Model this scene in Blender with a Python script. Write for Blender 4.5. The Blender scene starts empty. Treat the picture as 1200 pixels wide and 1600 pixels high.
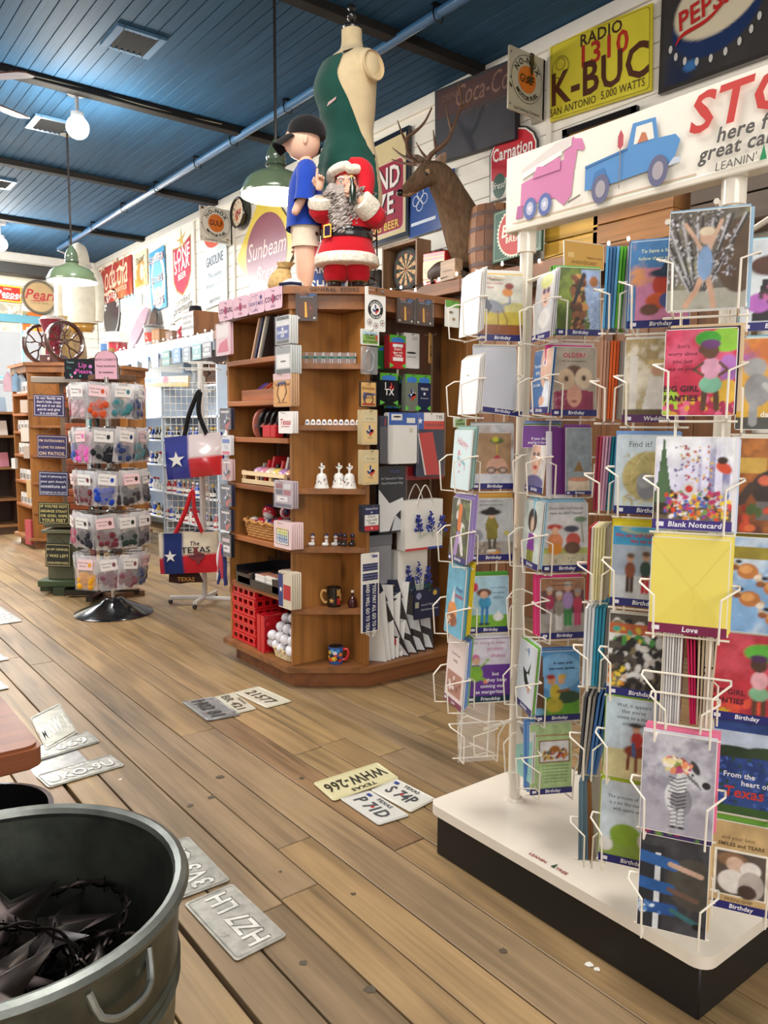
import bpy, math, random, numpy as np
from mathutils import Vector, Matrix
SC = bpy.context.scene
COL = SC.collection
PI = math.pi
# ---------------------------------------------------------------- camera
def cam_axes(yaw, pitch, roll):
    y, p, r = map(math.radians, (yaw, pitch, roll))
    fw = Vector((math.sin(y)*math.cos(p), math.cos(y)*math.cos(p), -math.sin(p)))
    rt = Vector((math.cos(y), -math.sin(y), 0)); up = rt.cross(fw)
    return rt*math.cos(r)+up*math.sin(r), up*math.cos(r)-rt*math.sin(r), fw
cd = bpy.data.cameras.new('camera'); cam = bpy.data.objects.new('camera', cd); COL.objects.link(cam)
R_, U_, F_ = cam_axes(37.78, 6.08, 0.30)
mw = Matrix((R_, U_, -F_)).transposed().to_4x4(); mw.translation = (0, 0, 1.3)
cam.matrix_world = mw
cd.sensor_fit = 'AUTO'; cd.sensor_width = 36; cd.lens = 36*1225/1600; cd.clip_start = .05
SC.camera = cam
# ---------------------------------------------------------------- light
SC.view_settings.view_transform = 'Standard'; SC.view_settings.look = 'None'
SC.view_settings.gamma = 1; SC.view_settings.use_curve_mapping = False
SC.view_settings.exposure = 0.10
wd = bpy.data.worlds.new('world'); SC.world = wd; wd.use_nodes = True
wd.node_tree.nodes['Background'].inputs[0].default_value = (1, .97, .93, 1)
wd.node_tree.nodes['Background'].inputs[1].default_value = .50
def area(name, loc, to, size, power, col=(1, .96, .91)):
    l = bpy.data.lights.new(name, 'AREA'); l.shape = 'RECTANGLE'; l.size, l.size_y = size; l.energy = power; l.color = col
    o = bpy.data.objects.new(name, l); COL.objects.link(o); o.location = loc
    o.rotation_euler = (Vector(to)-Vector(loc)).to_track_quat('-Z', 'Y').to_euler()
    return o
area('shop_front_light', (-.6, -2.6, 2.6), (2.2, 3, 1.2), (3.2, 2), 120)
area('overhead_fill_near', (1.0, 2.2, 3.8), (1.0, 2.2, 0), (1.4, 1.4), 95)  # unseen area light added overhead, simulating a ceiling fixture out of frame
area('overhead_fill_side', (-.6, 6.5, 3.75), (0.6, 6.5, 0), (2, 3), 250, (1, .95, .9))  # another unseen overhead area light, added to brighten the left side
area('overhead_fill_far', (1.0, 10.6, 3.75), (1.4, 10.6, 0), (2, 2), 330, (.95, .97, 1))  # unseen area light added overhead to brighten the far end
area('window_daylight', (3.05, 13.5, 2.0), (2.6, 4, .8), (1.7, 2.8), 300, (.9, .96, 1))
# ---------------------------------------------------------------- colour
def lin(h):
    if not isinstance(h, str): return tuple(h)[:3]
    h = h.lstrip('#')
    if len(h) == 3: h = ''.join(c*2 for c in h)
    o = []
    for i in (0, 2, 4):
        c = int(h[i:i+2], 16)/255
        o.append(c/12.92 if c <= .04045 else ((c+.055)/1.055)**2.4)
    return tuple(o)
# ---------------------------------------------------------------- materials
MATS = {}
def newmat(name):
    m = bpy.data.materials.new(name); m.use_nodes = True; nt = m.node_tree
    return m, nt, nt.nodes['Principled BSDF']
def nd(nt, t, **kw):
    n = nt.nodes.new(t)
    for k, v in kw.items():
        if k.startswith('i_'):
            k = k[2:]; n.inputs[int(k) if k.isdigit() else k].default_value = v
        else: setattr(n, k, v)
    return n
def attr_mat(name, rough=.5, metal=0, spec=.5, coat=0, var=.12, vscale=9, bump=0, bscale=60, sheen=0, stretch=(1, 1, 1), dirt=None, dthr=.58, dscale=5):
    """colour from the mesh's own colour attribute, broken up by noise"""
    m, nt, b = newmat(name); L = nt.links.new
    at = nd(nt, 'ShaderNodeAttribute', attribute_name='Col')
    tc = nd(nt, 'ShaderNodeTexCoord'); mp = nd(nt, 'ShaderNodeMapping'); mp.inputs['Scale'].default_value = stretch
    L(tc.outputs['Object'], mp.inputs['Vector'])
    no = nd(nt, 'ShaderNodeTexNoise', i_Scale=vscale, i_Detail=4.0); L(mp.outputs[0], no.inputs['Vector'])
    mr = nd(nt, 'ShaderNodeMapRange'); mr.inputs['To Min'].default_value = 1-var; mr.inputs['To Max'].default_value = 1+var
    mr.inputs['From Min'].default_value = .25; mr.inputs['From Max'].default_value = .75
    L(no.outputs['Fac'], mr.inputs['Value'])
    mx = nd(nt, 'ShaderNodeVectorMath', operation='SCALE'); L(at.outputs['Color'], mx.inputs[0]); L(mr.outputs[0], mx.inputs['Scale'])
    out = mx.outputs[0]
    if dirt:
        n2 = nd(nt, 'ShaderNodeTexNoise', i_Scale=dscale, i_Detail=7.0, i_Roughness=.65); L(tc.outputs['Object'], n2.inputs['Vector'])
        r2 = nd(nt, 'ShaderNodeMapRange'); r2.inputs['From Min'].default_value = dthr; r2.inputs['From Max'].default_value = dthr+.12
        L(n2.outputs['Fac'], r2.inputs['Value'])
        mm = nd(nt, 'ShaderNodeMix', data_type='RGBA'); mm.inputs[7].default_value = (*lin(dirt), 1)
        L(r2.outputs[0], mm.inputs[0]); L(out, mm.inputs[6]); out = mm.outputs[2]
    L(out, b.inputs['Base Color'])
    b.inputs['Roughness'].default_value = rough; b.inputs['Metallic'].default_value = metal
    b.inputs['Specular IOR Level'].default_value = spec; b.inputs['Coat Weight'].default_value = coat; b.inputs['Coat Roughness'].default_value = .12
    b.inputs['Sheen Weight'].default_value = sheen
    if bump:
        n3 = nd(nt, 'ShaderNodeTexNoise', i_Scale=bscale, i_Detail=3.0); L(mp.outputs[0], n3.inputs['Vector'])
        bp = nd(nt, 'ShaderNodeBump', i_Strength=bump, i_Distance=.004); L(n3.outputs['Fac'], bp.inputs['Height']); L(bp.outputs[0], b.inputs['Normal'])
    MATS[name] = m
    return m
attr_mat('paint', .5, var=.05)
attr_mat('gloss', .18, coat=.4, var=.04)
attr_mat('paper', .6, spec=.3, var=.02)
attr_mat('card', .32, spec=.45, var=.02)
attr_mat('cloth', .95, spec=.1, var=.1, vscale=14, bump=.35, bscale=240, sheen=.15)
attr_mat('metal', .3, metal=1, var=.15, vscale=30)
attr_mat('steel', .42, metal=.9, var=.35, vscale=12, bump=.15, bscale=40)
attr_mat('tin', .33, metal=.45, var=.3, vscale=25, bump=.2, bscale=30, dirt='5d5648', dthr=.62, dscale=18)
attr_mat('enamel', .28, var=.06, dirt='5a3a22', dthr=.70, dscale=6)
attr_mat('rusty', .55, var=.2, dirt='4d2415', dthr=.60, dscale=5)
attr_mat('fur', .9, spec=.15, var=.35, vscale=45, bump=.9, bscale=160, stretch=(1, 1, .35))
attr_mat('hair', .85, spec=.2, var=.3, vscale=60, bump=.8, bscale=120)
attr_mat('skin', .5, spec=.35, var=.06, vscale=20)
attr_mat('horn', .55, var=.3, vscale=30, bump=.5, bscale=70)
attr_mat('wicker', .7, var=.3, vscale=60, bump=.8, bscale=120)
attr_mat('vinyl', .22, coat=.6, var=.05, bump=.25, bscale=14)
def wood_mat(name, axis, rough=.5, coat=0, amp=.35, scale=1.0, fine=.25, bump=.2, rnd=.18):
    m, nt, b = newmat(name); L = nt.links.new
    at = nd(nt, 'ShaderNodeAttribute', attribute_name='Col'); tc = nd(nt, 'ShaderNodeTexCoord'); oi = nd(nt, 'ShaderNodeObjectInfo')
    ad = nd(nt, 'ShaderNodeVectorMath', operation='MULTIPLY_ADD'); ad.inputs[1].default_value = (37, 53, 29)
    cb = nd(nt, 'ShaderNodeCombineXYZ')
    for k in range(3): L(oi.outputs['Random'], cb.inputs[k])
    L(cb.outputs[0], ad.inputs[0]); L(tc.outputs['Object'], ad.inputs[2])
    mp = nd(nt, 'ShaderNodeMapping'); s = [scale*9]*3; s[axis] = scale*.75; mp.inputs['Scale'].default_value = s
    L(ad.outputs[0], mp.inputs['Vector'])
    n1 = nd(nt, 'ShaderNodeTexNoise', i_Scale=.9, i_Detail=2.0, i_Distortion=.4); L(mp.outputs[0], n1.inputs['Vector'])
    mu = nd(nt, 'ShaderNodeMath', operation='MULTIPLY', i_1=16.0); L(n1.outputs['Fac'], mu.inputs[0])
    sn = nd(nt, 'ShaderNodeMath', operation='SINE'); L(mu.outputs[0], sn.inputs[0])
    mp2 = nd(nt, 'ShaderNodeMapping'); s2 = [scale*60]*3; s2[axis] = scale*1.6; mp2.inputs['Scale'].default_value = s2
    L(ad.outputs[0], mp2.inputs['Vector'])
    n2 = nd(nt, 'ShaderNodeTexNoise', i_Scale=1.0, i_Detail=5.0, i_Roughness=.65); L(mp2.outputs[0], n2.inputs['Vector'])
    n4 = nd(nt, 'ShaderNodeTexNoise', i_Scale=2.2, i_Detail=4.0); L(ad.outputs[0], n4.inputs['Vector'])
    def mad(src, a, c):
        q = nd(nt, 'ShaderNodeMath', operation='MULTIPLY_ADD'); L(src, q.inputs[0]); q.inputs[1].default_value = a; q.inputs[2].default_value = c; return q.outputs[0]
    def add(p, q):
        z = nd(nt, 'ShaderNodeMath', operation='ADD'); L(p, z.inputs[0]); L(q, z.inputs[1]); return z.outputs[0]
    tot = add(add(mad(sn.outputs[0], amp*.34, 1.0), mad(n2.outputs['Fac'], fine*2, -fine)), add(mad(n4.outputs['Fac'], amp*1.4, -amp*.7), mad(oi.outputs['Random'], rnd*2, -rnd)))
    if axis != 1 or name == 'wood_y':
        vo = nd(nt, 'ShaderNodeTexVoronoi', i_Scale=3.4); mk = nd(nt, 'ShaderNodeMapping'); k_ = [1.0]*3; k_[axis] = .55; mk.inputs['Scale'].default_value = k_; L(ad.outputs[0], mk.inputs['Vector']); L(mk.outputs[0], vo.inputs['Vector'])
        kn = nd(nt, 'ShaderNodeMapRange'); kn.inputs['From Min'].default_value = .05; kn.inputs['From Max'].default_value = .15; kn.inputs['To Min'].default_value = .42; L(vo.outputs['Distance'], kn.inputs['Value'])
        km = nd(nt, 'ShaderNodeMath', operation='MULTIPLY'); L(tot, km.inputs[0]); L(kn.outputs[0], km.inputs[1]); tot = km.outputs[0]
    vs = nd(nt, 'ShaderNodeVectorMath', operation='SCALE'); L(at.outputs['Color'], vs.inputs[0]); L(tot, vs.inputs['Scale'])
    L(vs.outputs[0], b.inputs['Base Color']); b.inputs['Roughness'].default_value = rough
    b.inputs['Coat Weight'].default_value = coat; b.inputs['Coat Roughness'].default_value = .2
    if bump:
        bp = nd(nt, 'ShaderNodeBump', i_Strength=bump, i_Distance=.003); L(n2.outputs['Fac'], bp.inputs['Height']); L(bp.outputs[0], b.inputs['Normal'])
    MATS[name] = m
for k, a in enumerate('xyz'): wood_mat('wood_'+a, k, .5, .08, amp=.62, fine=.34)
wood_mat('floorwood', 1, .42, 0, amp=.62, scale=1.15, fine=.5, bump=.4, rnd=.10)
wood_mat('ceilwood', 1, .72, 0, amp=.2, scale=1, fine=.35, bump=.6, rnd=.07); MATS['ceilwood'].node_tree.nodes['Principled BSDF'].inputs['Specular IOR Level'].default_value = .25
wood_mat('wallwood', 1, .5, 0, amp=.04, scale=1, fine=.05, bump=.2, rnd=.03)
def clear_mat(name, tint=(1, 1, 1), op=.12, rough=.08, fr_=.45):
    m, nt, b = newmat(name); L = nt.links.new
    tr = nd(nt, 'ShaderNodeBsdfTransparent'); tr.inputs[0].default_value = (*tint, 1)
    mix = nd(nt, 'ShaderNodeMixShader'); fr = nd(nt, 'ShaderNodeFresnel', i_IOR=1.45)
    ma = nd(nt, 'ShaderNodeMath', operation='MULTIPLY_ADD', use_clamp=True); L(fr.outputs[0], ma.inputs[0]); ma.inputs[1].default_value = fr_; ma.inputs[2].default_value = op
    b.inputs['Roughness'].default_value = rough; b.inputs['Base Color'].default_value = (.9, .9, .92, 1)
    no = nd(nt, 'ShaderNodeTexNoise', i_Scale=40.0, i_Detail=2.0); bp = nd(nt, 'ShaderNodeBump', i_Strength=.5, i_Distance=.004)
    tc = nd(nt, 'ShaderNodeTexCoord'); L(tc.outputs['Object'], no.inputs['Vector']); L(no.outputs['Fac'], bp.inputs['Height']); L(bp.outputs[0], b.inputs['Normal'])
    L(ma.outputs[0], mix.inputs[0]); L(tr.outputs[0], mix.inputs[1]); L(b.outputs[0], mix.inputs[2])
    L(mix.outputs[0], nt.nodes['Material Output'].inputs[0]); MATS[name] = m
clear_mat('clear', op=0, fr_=.2); clear_mat('frost', op=.14, rough=.15); clear_mat('glass', op=.05, rough=.03)
def glow_mat(name, col, st):
    m, nt, b = newmat(name); b.inputs['Emission Color'].default_value = (*col, 1); b.inputs['Emission Strength'].default_value = st; MATS[name] = m
glow_mat('bulb', (1, .93, .8), 18); glow_mat('fairy', (1, .93, .8), 9); glow_mat('globe', (1, .95, .85), 22)
# ---------------------------------------------------------------- glyphs of the built-in font, as meshes
GLY = {}
def make_glyphs():
    chars = ''.join(chr(i) for i in range(33, 127))+'’'
    tmp = []
    for bold in (0, 1):
        for ch in chars:
            for s in (ch, '|'+ch+'|'):
                c = bpy.data.curves.new('g', 'FONT'); c.body = s; c.size = 1; c.resolution_u = 2; c.offset = .022*bold
                o = bpy.data.objects.new('g', c); COL.objects.link(o); tmp.append((bold, ch, s, o, c))
    dg = bpy.context.evaluated_depsgraph_get(); bar = {}
    c = bpy.data.curves.new('g', 'FONT'); c.body = '||'; o = bpy.data.objects.new('g', c); COL.objects.link(o); tmp.append((2, '', '||', o, c))
    dg.update()
    def width(o):
        e = o.evaluated_get(dg); me = e.to_mesh(); n = len(me.vertices); a = np.zeros(n*3); me.vertices.foreach_get('co', a); a = a.reshape(-1, 3)
        F = [tuple(p.vertices) for p in me.polygons]; e.to_mesh_clear(); return a, F
    a, _ = width(o); w0 = np.ptp(a[:, 0])
    for bold, ch, s, ob_, c in tmp:
        if bold == 2: continue
        a, F = width(ob_)
        if s == ch: GLY[(bold, ch)] = [a, F, 0]
        else: GLY[(bold, ch)][2] = np.ptp(a[:, 0])-w0-(.044 if bold else 0)+(.03 if bold else 0)
    for *_, ob_, c in tmp: bpy.data.objects.remove(ob_); bpy.data.curves.remove(c)
make_glyphs()
# ---------------------------------------------------------------- pictures painted on a grid of vertices (flat print)
def fbm(x, y, seed, sc):
    r = np.random.RandomState(seed); o = np.zeros_like(x)
    for k in range(4):
        g = r.rand(40, 40); f = sc*2**k
        u = (x*f+seed*1.7) % 39; v = (y*f+seed*.9) % 39; i = u.astype(int); j = v.astype(int); a = u-i; b = v-j
        a = a*a*(3-2*a); b = b*b*(3-2*b)
        o += ((g[i, j]*(1-a)+g[i+1, j]*a)*(1-b)+(g[i, j+1]*(1-a)+g[i+1, j+1]*a)*b-.5)/1.7**k
    return o
def paint(nx, ny, asp, ops):
    """asp = height / width; x runs 0..1, y runs 0..asp upwards"""
    x, y = np.meshgrid(np.linspace(0, 1, nx+1), np.linspace(0, asp, ny+1)); c = np.ones(x.shape+(3,)); aa = .8/nx
    def put(mask, col, op=1.0): c[:] = c*(1-mask[..., None]*op)+np.array(lin(col))*mask[..., None]*op
    for o in ops:
        k = o[0]
        if k == 'f': c[:] = lin(o[1])
        elif k == 'r': put(((x >= o[1]) & (x <= o[3]) & (y >= o[2]) & (y <= o[4])).astype(float), o[5])
        elif k == 'e':
            cx, cy, rx, ry, col = o[1:6]; an = math.radians(o[6]) if len(o) > 6 else 0
            dx, dy = x-cx, y-cy; u = dx*math.cos(an)+dy*math.sin(an); v = dy*math.cos(an)-dx*math.sin(an)
            d = np.sqrt((u/rx)**2+(v/ry)**2); put(np.clip((1-d)*min(rx, ry)/aa/1.4+.5, 0, 1), col)
        elif k == 'p':
            P = np.array(o[1], float); ins = np.zeros(x.shape, bool)
            for (x0, y0), (x1, y1) in zip(P, np.roll(P, -1, 0)):
                if y0 != y1: ins ^= ((y0 > y) != (y1 > y)) & (x < (x1-x0)*(y-y0)/(y1-y0)+x0)
            put(ins.astype(float), o[2])
        elif k == 'l':
            P = o[1]; d = np.full(x.shape, 9.)
            for (x0, y0), (x1, y1) in zip(P[:-1], P[1:]):
                q = (x1-x0)**2+(y1-y0)**2+1e-9; t = np.clip(((x-x0)*(x1-x0)+(y-y0)*(y1-y0))/q, 0, 1)
                d = np.minimum(d, np.hypot(x-x0-t*(x1-x0), y-y0-t*(y1-y0)))
            put(np.clip((o[2]/2-d)/aa+.5, 0, 1), o[3])
        elif k == 's':
            seed, n, x0, y0, x1, y1, r0, cols = o[1:9]; r = random.Random(seed); sq = o[9] if len(o) > 9 else .7
            for _ in range(n):
                a, b_, q = r.uniform(x0, x1), r.uniform(y0, y1), r0*r.uniform(.5, 1.2); an = r.uniform(0, PI)
                dx, dy = x-a, y-b_; u = dx*math.cos(an)+dy*math.sin(an); v = dy*math.cos(an)-dx*math.sin(an)
                put(np.clip((1-np.sqrt((u/q)**2+(v/(q*sq))**2))*q*sq/aa+.5, 0, 1), r.choice(cols))
        elif k == 'n': c[:] = np.clip(c*(1+o[3]*2*fbm(x, y, o[1], o[2])[..., None]), 0, 1)
        elif k == 'c': put(np.clip(fbm(x, y, o[1], o[2])*o[5]+o[4], 0, 1), o[3])     # cloudy patches
        elif k == 'g':                                                            # printed two-tone
            t = np.clip(y/asp, 0, 1)[..., None]; c[:] = np.array(lin(o[1]))*(1-t)+np.array(lin(o[2]))*t
    return c
# ---------------------------------------------------------------- mesh builder
class M:
    def __init__(s, mat='paint', col='#cccccc'):
        s.V = []; s.L = []; s.S = []; s.C = []; s.MI = []; s.n = 0; s.T = None; s.mat = mat; s.col = col; s.z = 0; s.dz = .0004
    def at(s, loc=(0, 0, 0), rot=(0, 0, 0), sc=1):
        s.T = np.array(Matrix.LocRotScale(Vector(loc), __import__('mathutils').Euler(rot), Vector((sc,)*3 if not hasattr(sc, '__len__') else sc))); s.z = 0; return s
    def frame(s, o, ex, ey):
        """local x -> ex, y -> ey, z -> out of the face; ex, ey need not be unit"""
        ex, ey = np.array(ex, float), np.array(ey, float); ez = np.cross(ex, ey); ez /= np.linalg.norm(ez)
        T = np.eye(4); T[:3, 0], T[:3, 1], T[:3, 2], T[:3, 3] = ex, ey, ez, o; s.T = T; s.z = 0; return s
    def quad(s, bl, br, tl, w=1., h=1.):
        bl, br, tl = map(np.array, (bl, br, tl)); return s.frame(bl, (br-bl)/w, (tl-bl)/h)
    def __call__(s, mat=None, col=None):
        if mat: s.mat = mat
        if col: s.col = col
        return s
    def add(s, V, F, col=None, cc=None):
        V = np.asarray(V, float).reshape(-1, 3)
        if s.T is not None: V = V@s.T[:3, :3].T+s.T[:3, 3]
        if isinstance(F, np.ndarray): L = F.ravel(); S = np.full(len(F), F.shape[1])
        else: L = np.fromiter((i for f in F for i in f), int); S = np.array([len(f) for f in F], int)
        c = np.tile(lin(col or s.col), (len(L), 1)) if cc is None else np.asarray(cc)[L]
        s.V.append(V); s.L.append(L+s.n); s.S.append(S); s.C.append(c); s.MI.append((s.mat, len(S))); s.n += len(V); return s
    def box(s, c, d, col=None, rz=0, b=0):
        x, y, z = [q/2 for q in d]
        if b <= 0:
            V = np.array([(i*x, j*y, k*z) for i in (-1, 1) for j in (-1, 1) for k in (-1, 1)], float)
            F = [(0, 1, 3, 2), (4, 6, 7, 5), (0, 4, 5, 1), (2, 3, 7, 6), (0, 2, 6, 4), (1, 5, 7, 3)]
        else:
            b = min(b, x*.9, y*.9, z*.9); V = []; idx = {}
            for i in (-1, 1):
                for j in (-1, 1):
                    for k in (-1, 1):
                        for a in range(3):
                            p = [i*(x-b), j*(y-b), k*(z-b)]; p[a] = (i*x, j*y, k*z)[a]; idx[(i, j, k, a)] = len(V); V.append(p)
            F = []
            for a in range(3):
                u, w = (a+1) % 3, (a+2) % 3
                for q in (-1, 1):
                    f = []
                    for (e, g) in ((-1, -1), (1, -1), (1, 1), (-1, 1)):
                        t = [0, 0, 0]; t[a] = q; t[u] = e; t[w] = g; f.append(idx[(*t, a)])
                    F.append(f if q > 0 else f[::-1])
                for e in (-1, 1):
                    for g in (-1, 1):
                        t0 = [0, 0, 0]; t0[u] = e; t0[w] = g; t0[a] = -1; t1 = list(t0); t1[a] = 1
                        f = [idx[(*t0, u)], idx[(*t1, u)], idx[(*t1, w)], idx[(*t0, w)]]; F.append(f if e*g < 0 else f[::-1])
            for i in (-1, 1):
                for j in (-1, 1):
                    for k in (-1, 1):
                        f = [idx[(i, j, k, a)] for a in range(3)]; F.append(f if i*j*k > 0 else f[::-1])
            V = np.array(V, float)
        if rz: cs, sn = math.cos(rz), math.sin(rz); V = V@np.array([[cs, sn, 0], [-sn, cs, 0], [0, 0, 1]])
        return s.add(V+np.array(c, float), F, col)
    def lathe(s, prof, n=16, c=(0, 0, 0), col=None, cols=None, sx=1, sy=1, cap=True):
        """prof = [(r, z)] from the bottom up"""
        a = np.arange(n)*2*PI/n; V = []; F = []; k = len(prof)
        for r, z in prof: V += [(c[0]+r*sx*q, c[1]+r*sy*w, c[2]+z) for q, w in zip(np.cos(a), np.sin(a))]
        for i in range(k-1): F += [(i*n+j, i*n+(j+1) % n, (i+1)*n+(j+1) % n, (i+1)*n+j) for j in range(n)]
        if cap and prof[0][0] > 1e-4: F.append(tuple(range(n))[::-1])
        if cap and prof[-1][0] > 1e-4: F.append(tuple((k-1)*n+j for j in range(n)))
        cc = None
        if cols: cc = np.repeat([lin(q) for q in cols], n, 0)
        return s.add(V, F, col, cc)
    def cyl(s, c, r, h, n=12, col=None, r2=None): return s.lathe([(r, 0), (r if r2 is None else r2, h)], n, c, col)
    def ball(s, c, r, n=10, m=6, col=None, sc=(1, 1, 1)):
        return s.lathe([(max(r*math.sin(PI*i/m), 1e-5), -r*math.cos(PI*i/m)*sc[2]) for i in range(m+1)], n, c, col, sx=sc[0], sy=sc[1], cap=False)
    def tube(s, P, r, n=6, col=None, closed=False, cap=True, flat=1):
        P = np.array(P, float); k = len(P); rr = np.broadcast_to(np.array(r, float), (k,))
        if closed: T = np.roll(P, -1, 0)-np.roll(P, 1, 0)
        else:
            T = np.empty_like(P); T[1:-1] = P[2:]-P[:-2]; T[0] = P[1]-P[0]; T[-1] = P[-1]-P[-2]
        T /= np.linalg.norm(T, axis=1)[:, None]+1e-12
        u = np.cross(T[0], (0, 0, 1));  u = u if np.linalg.norm(u) > .1 else np.cross(T[0], (0, 1, 0)); V = []
        a = np.arange(n)*2*PI/n
        for i in range(k):
            u = u-T[i]*(u@T[i]); u /= np.linalg.norm(u)+1e-12; w = np.cross(T[i], u)
            V += [P[i]+rr[i]*(np.cos(q)*u+np.sin(q)*w*flat) for q in a]
        m = k if closed else k-1
        F = [(i*n+j, i*n+(j+1) % n, ((i+1) % k)*n+(j+1) % n, ((i+1) % k)*n+j) for i in range(m) for j in range(n)]
        if not closed and cap: F += [tuple(range(n))[::-1], tuple((k-1)*n+j for j in range(n))]
        return s.add(V, F, col)
    def prism(s, P, h, z0=0, col=None, side=None):
        """outline P (counter-clockwise, local xy) extruded from z0 by h"""
        n = len(P); V = [(x, y, z0) for x, y in P]+[(x, y, z0+h) for x, y in P]
        s.add(V, [tuple(range(n))[::-1]]+[(i, (i+1) % n, n+(i+1) % n, n+i) for i in range(n)], side or col)
        return s.add([(x, y, z0+h) for x, y in P], [tuple(range(n))], col)
    def _z(s): s.z += s.dz; return s.z
    def poly(s, P, col=None): z = s._z(); return s.add([(x, y, z) for x, y in P], [tuple(range(len(P)))], col)
    def rect(s, x, y, w, h, col=None): return s.poly([(x, y), (x+w, y), (x+w, y+h), (x, y+h)], col)
    def ell(s, x, y, rx, ry=None, col=None, n=24):
        ry = ry or rx; return s.poly([(x+rx*math.cos(2*PI*i/n), y+ry*math.sin(2*PI*i/n)) for i in range(n)], col)
    def ring(s, x, y, r0, r1, col=None, n=32):
        z = s._z(); V = []
        for i in range(n):
            c, q = math.cos(2*PI*i/n), math.sin(2*PI*i/n); V += [(x+r0*c, y+r0*q, z), (x+r1*c, y+r1*q, z)]
        return s.add(V, [(2*i, 2*i+1, (2*i+3) % (2*n), (2*i+2) % (2*n)) for i in range(n)], col)
    def star(s, x, y, r, col=None, rot=0, k=.39): return s.poly(star_pts(x, y, r, rot, k), col)
    def text(s, t, x, y, size, col='#222', al='c', b=0, sh=0, sx=1., arc=None, rot=0):
        """one line of print; arc=(cx, cy, r, mid_angle, sign) bends it round a circle"""
        wd_ = sum(GLY[(b, c)][2] if (b, c) in GLY else .3 for c in t)*size*sx; pen = {'c': -wd_/2, 'l': 0, 'r': -wd_}[al]; z = s._z()
        cr, sr = math.cos(rot), math.sin(rot)
        for c in t:
            if (b, c) not in GLY: pen += .3*size*sx; continue
            a, F, w = GLY[(b, c)]; X = (a[:, 0]+a[:, 1]*sh)*size*sx; Y = a[:, 1]*size
            if arc:
                cx, cy, r, mid, sg = arc; th = math.radians(mid)-sg*(pen+w*size*sx/2)/r; X = X-w*size*sx/2
                if sg > 0: px, py, q = cx+r*math.cos(th), cy+r*math.sin(th), th-PI/2
                else: px, py, q = cx+r*math.cos(th), cy+r*math.sin(th), th+PI/2
                V = np.stack([px+X*math.cos(q)-Y*math.sin(q), py+X*math.sin(q)+Y*math.cos(q), np.full(len(a), z)], 1)
            else:
                X = X+pen; V = np.stack([x+X*cr-Y*sr, y+X*sr+Y*cr, np.full(len(a), z)], 1)
            if len(a): s.add(V, F, col)
            pen += w*size*sx
        return s
    def pic(s, x, y, w, h, nx, ops, ny=None):
        ny = ny or max(1, round(nx*h/w)); c = paint(nx, ny, h/w, ops).reshape(-1, 3); z = s._z()
        X, Y = np.meshgrid(np.linspace(x, x+w, nx+1), np.linspace(y, y+h, ny+1)); i = np.arange((nx+1)*(ny+1)).reshape(ny+1, nx+1)
        F = np.stack([i[:-1, :-1], i[:-1, 1:], i[1:, 1:], i[1:, :-1]], -1).reshape(-1, 4)
        return s.add(np.stack([X.ravel(), Y.ravel(), np.full(X.size, z)], 1), F, cc=c)
    def grid(s, fn, nu, nv, col=None, cfn=None, wrap=False):
        """surface fn(u, v), u and v in 0..1"""
        V = np.array([fn(i/nu, j/nv) for j in range(nv+1) for i in range(nu+1)]); i = np.arange((nu+1)*(nv+1)).reshape(nv+1, nu+1)
        F = np.stack([i[:-1, :-1], i[:-1, 1:], i[1:, 1:], i[1:, :-1]], -1).reshape(-1, 4)
        cc = np.array([lin(cfn(i/nu, j/nv)) for j in range(nv+1) for i in range(nu+1)]) if cfn else None
        return s.add(V, F, col, cc)
    def build(s, name, parent=None, label=None, cat=None, group=None, kind=None, loc=None, rot=None, smooth=True):
        me = bpy.data.meshes.new(name); V = np.concatenate(s.V); L = np.concatenate(s.L); S = np.concatenate(s.S); Cc = np.concatenate(s.C)
        me.vertices.add(len(V)); me.vertices.foreach_set('co', V.ravel()); me.loops.add(len(L)); me.loops.foreach_set('vertex_index', L)
        me.polygons.add(len(S)); me.polygons.foreach_set('loop_start', np.concatenate([[0], np.cumsum(S)[:-1]])); me.polygons.foreach_set('loop_total', S)
        names = []; mi = []
        for n, k in s.MI:
            if n not in names: names.append(n); me.materials.append(MATS[n])
            mi += [names.index(n)]*k
        me.polygons.foreach_set('material_index', mi); me.update(calc_edges=True)
        at = me.color_attributes.new('Col', 'BYTE_COLOR', 'CORNER'); at.data.foreach_set('color', np.concatenate([Cc, np.ones((len(Cc), 1))], 1).ravel().astype(np.float32))
        if smooth: me.polygons.foreach_set('use_smooth', [True]*len(S)); me.set_sharp_from_angle(angle=.7)
        me.validate()
        o = bpy.data.objects.new(name, me); COL.objects.link(o)
        if loc is not None: o.location = loc
        if rot is not None: o.rotation_euler = rot
        o.parent = parent
        return tag(o, label, cat, group, kind)
def star_pts(x, y, r, rot=0, k=.39):
    return [(x+(r if i % 2 == 0 else r*k)*math.cos(PI/2+rot+i*PI/5), y+(r if i % 2 == 0 else r*k)*math.sin(PI/2+rot+i*PI/5)) for i in range(10)]
def tag(o, label=None, cat=None, group=None, kind=None):
    for k, v in (('label', label), ('category', cat), ('group', group), ('kind', kind)):
        if v: o[k] = v
    return o
def thing(name, label, cat, loc=(0, 0, 0), rz=0, group=None):
    o = bpy.data.objects.new(name, None); COL.objects.link(o); o.location = loc; o.rotation_euler = (0, 0, rz); o.empty_display_size = .05
    return tag(o, label, cat, group)
def dup(root, loc=None, rz=None, label=None, group=None, parent=None):
    r = root.copy(); COL.objects.link(r)
    if parent: r.parent = parent
    if loc is not None: r.location = loc
    if rz is not None: r.rotation_euler = (0, 0, rz) if not hasattr(rz, '__len__') else rz
    if label: r['label'] = label
    if group: r['group'] = group
    for ch in list(root.children): dup(ch, parent=r)
    return r
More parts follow.
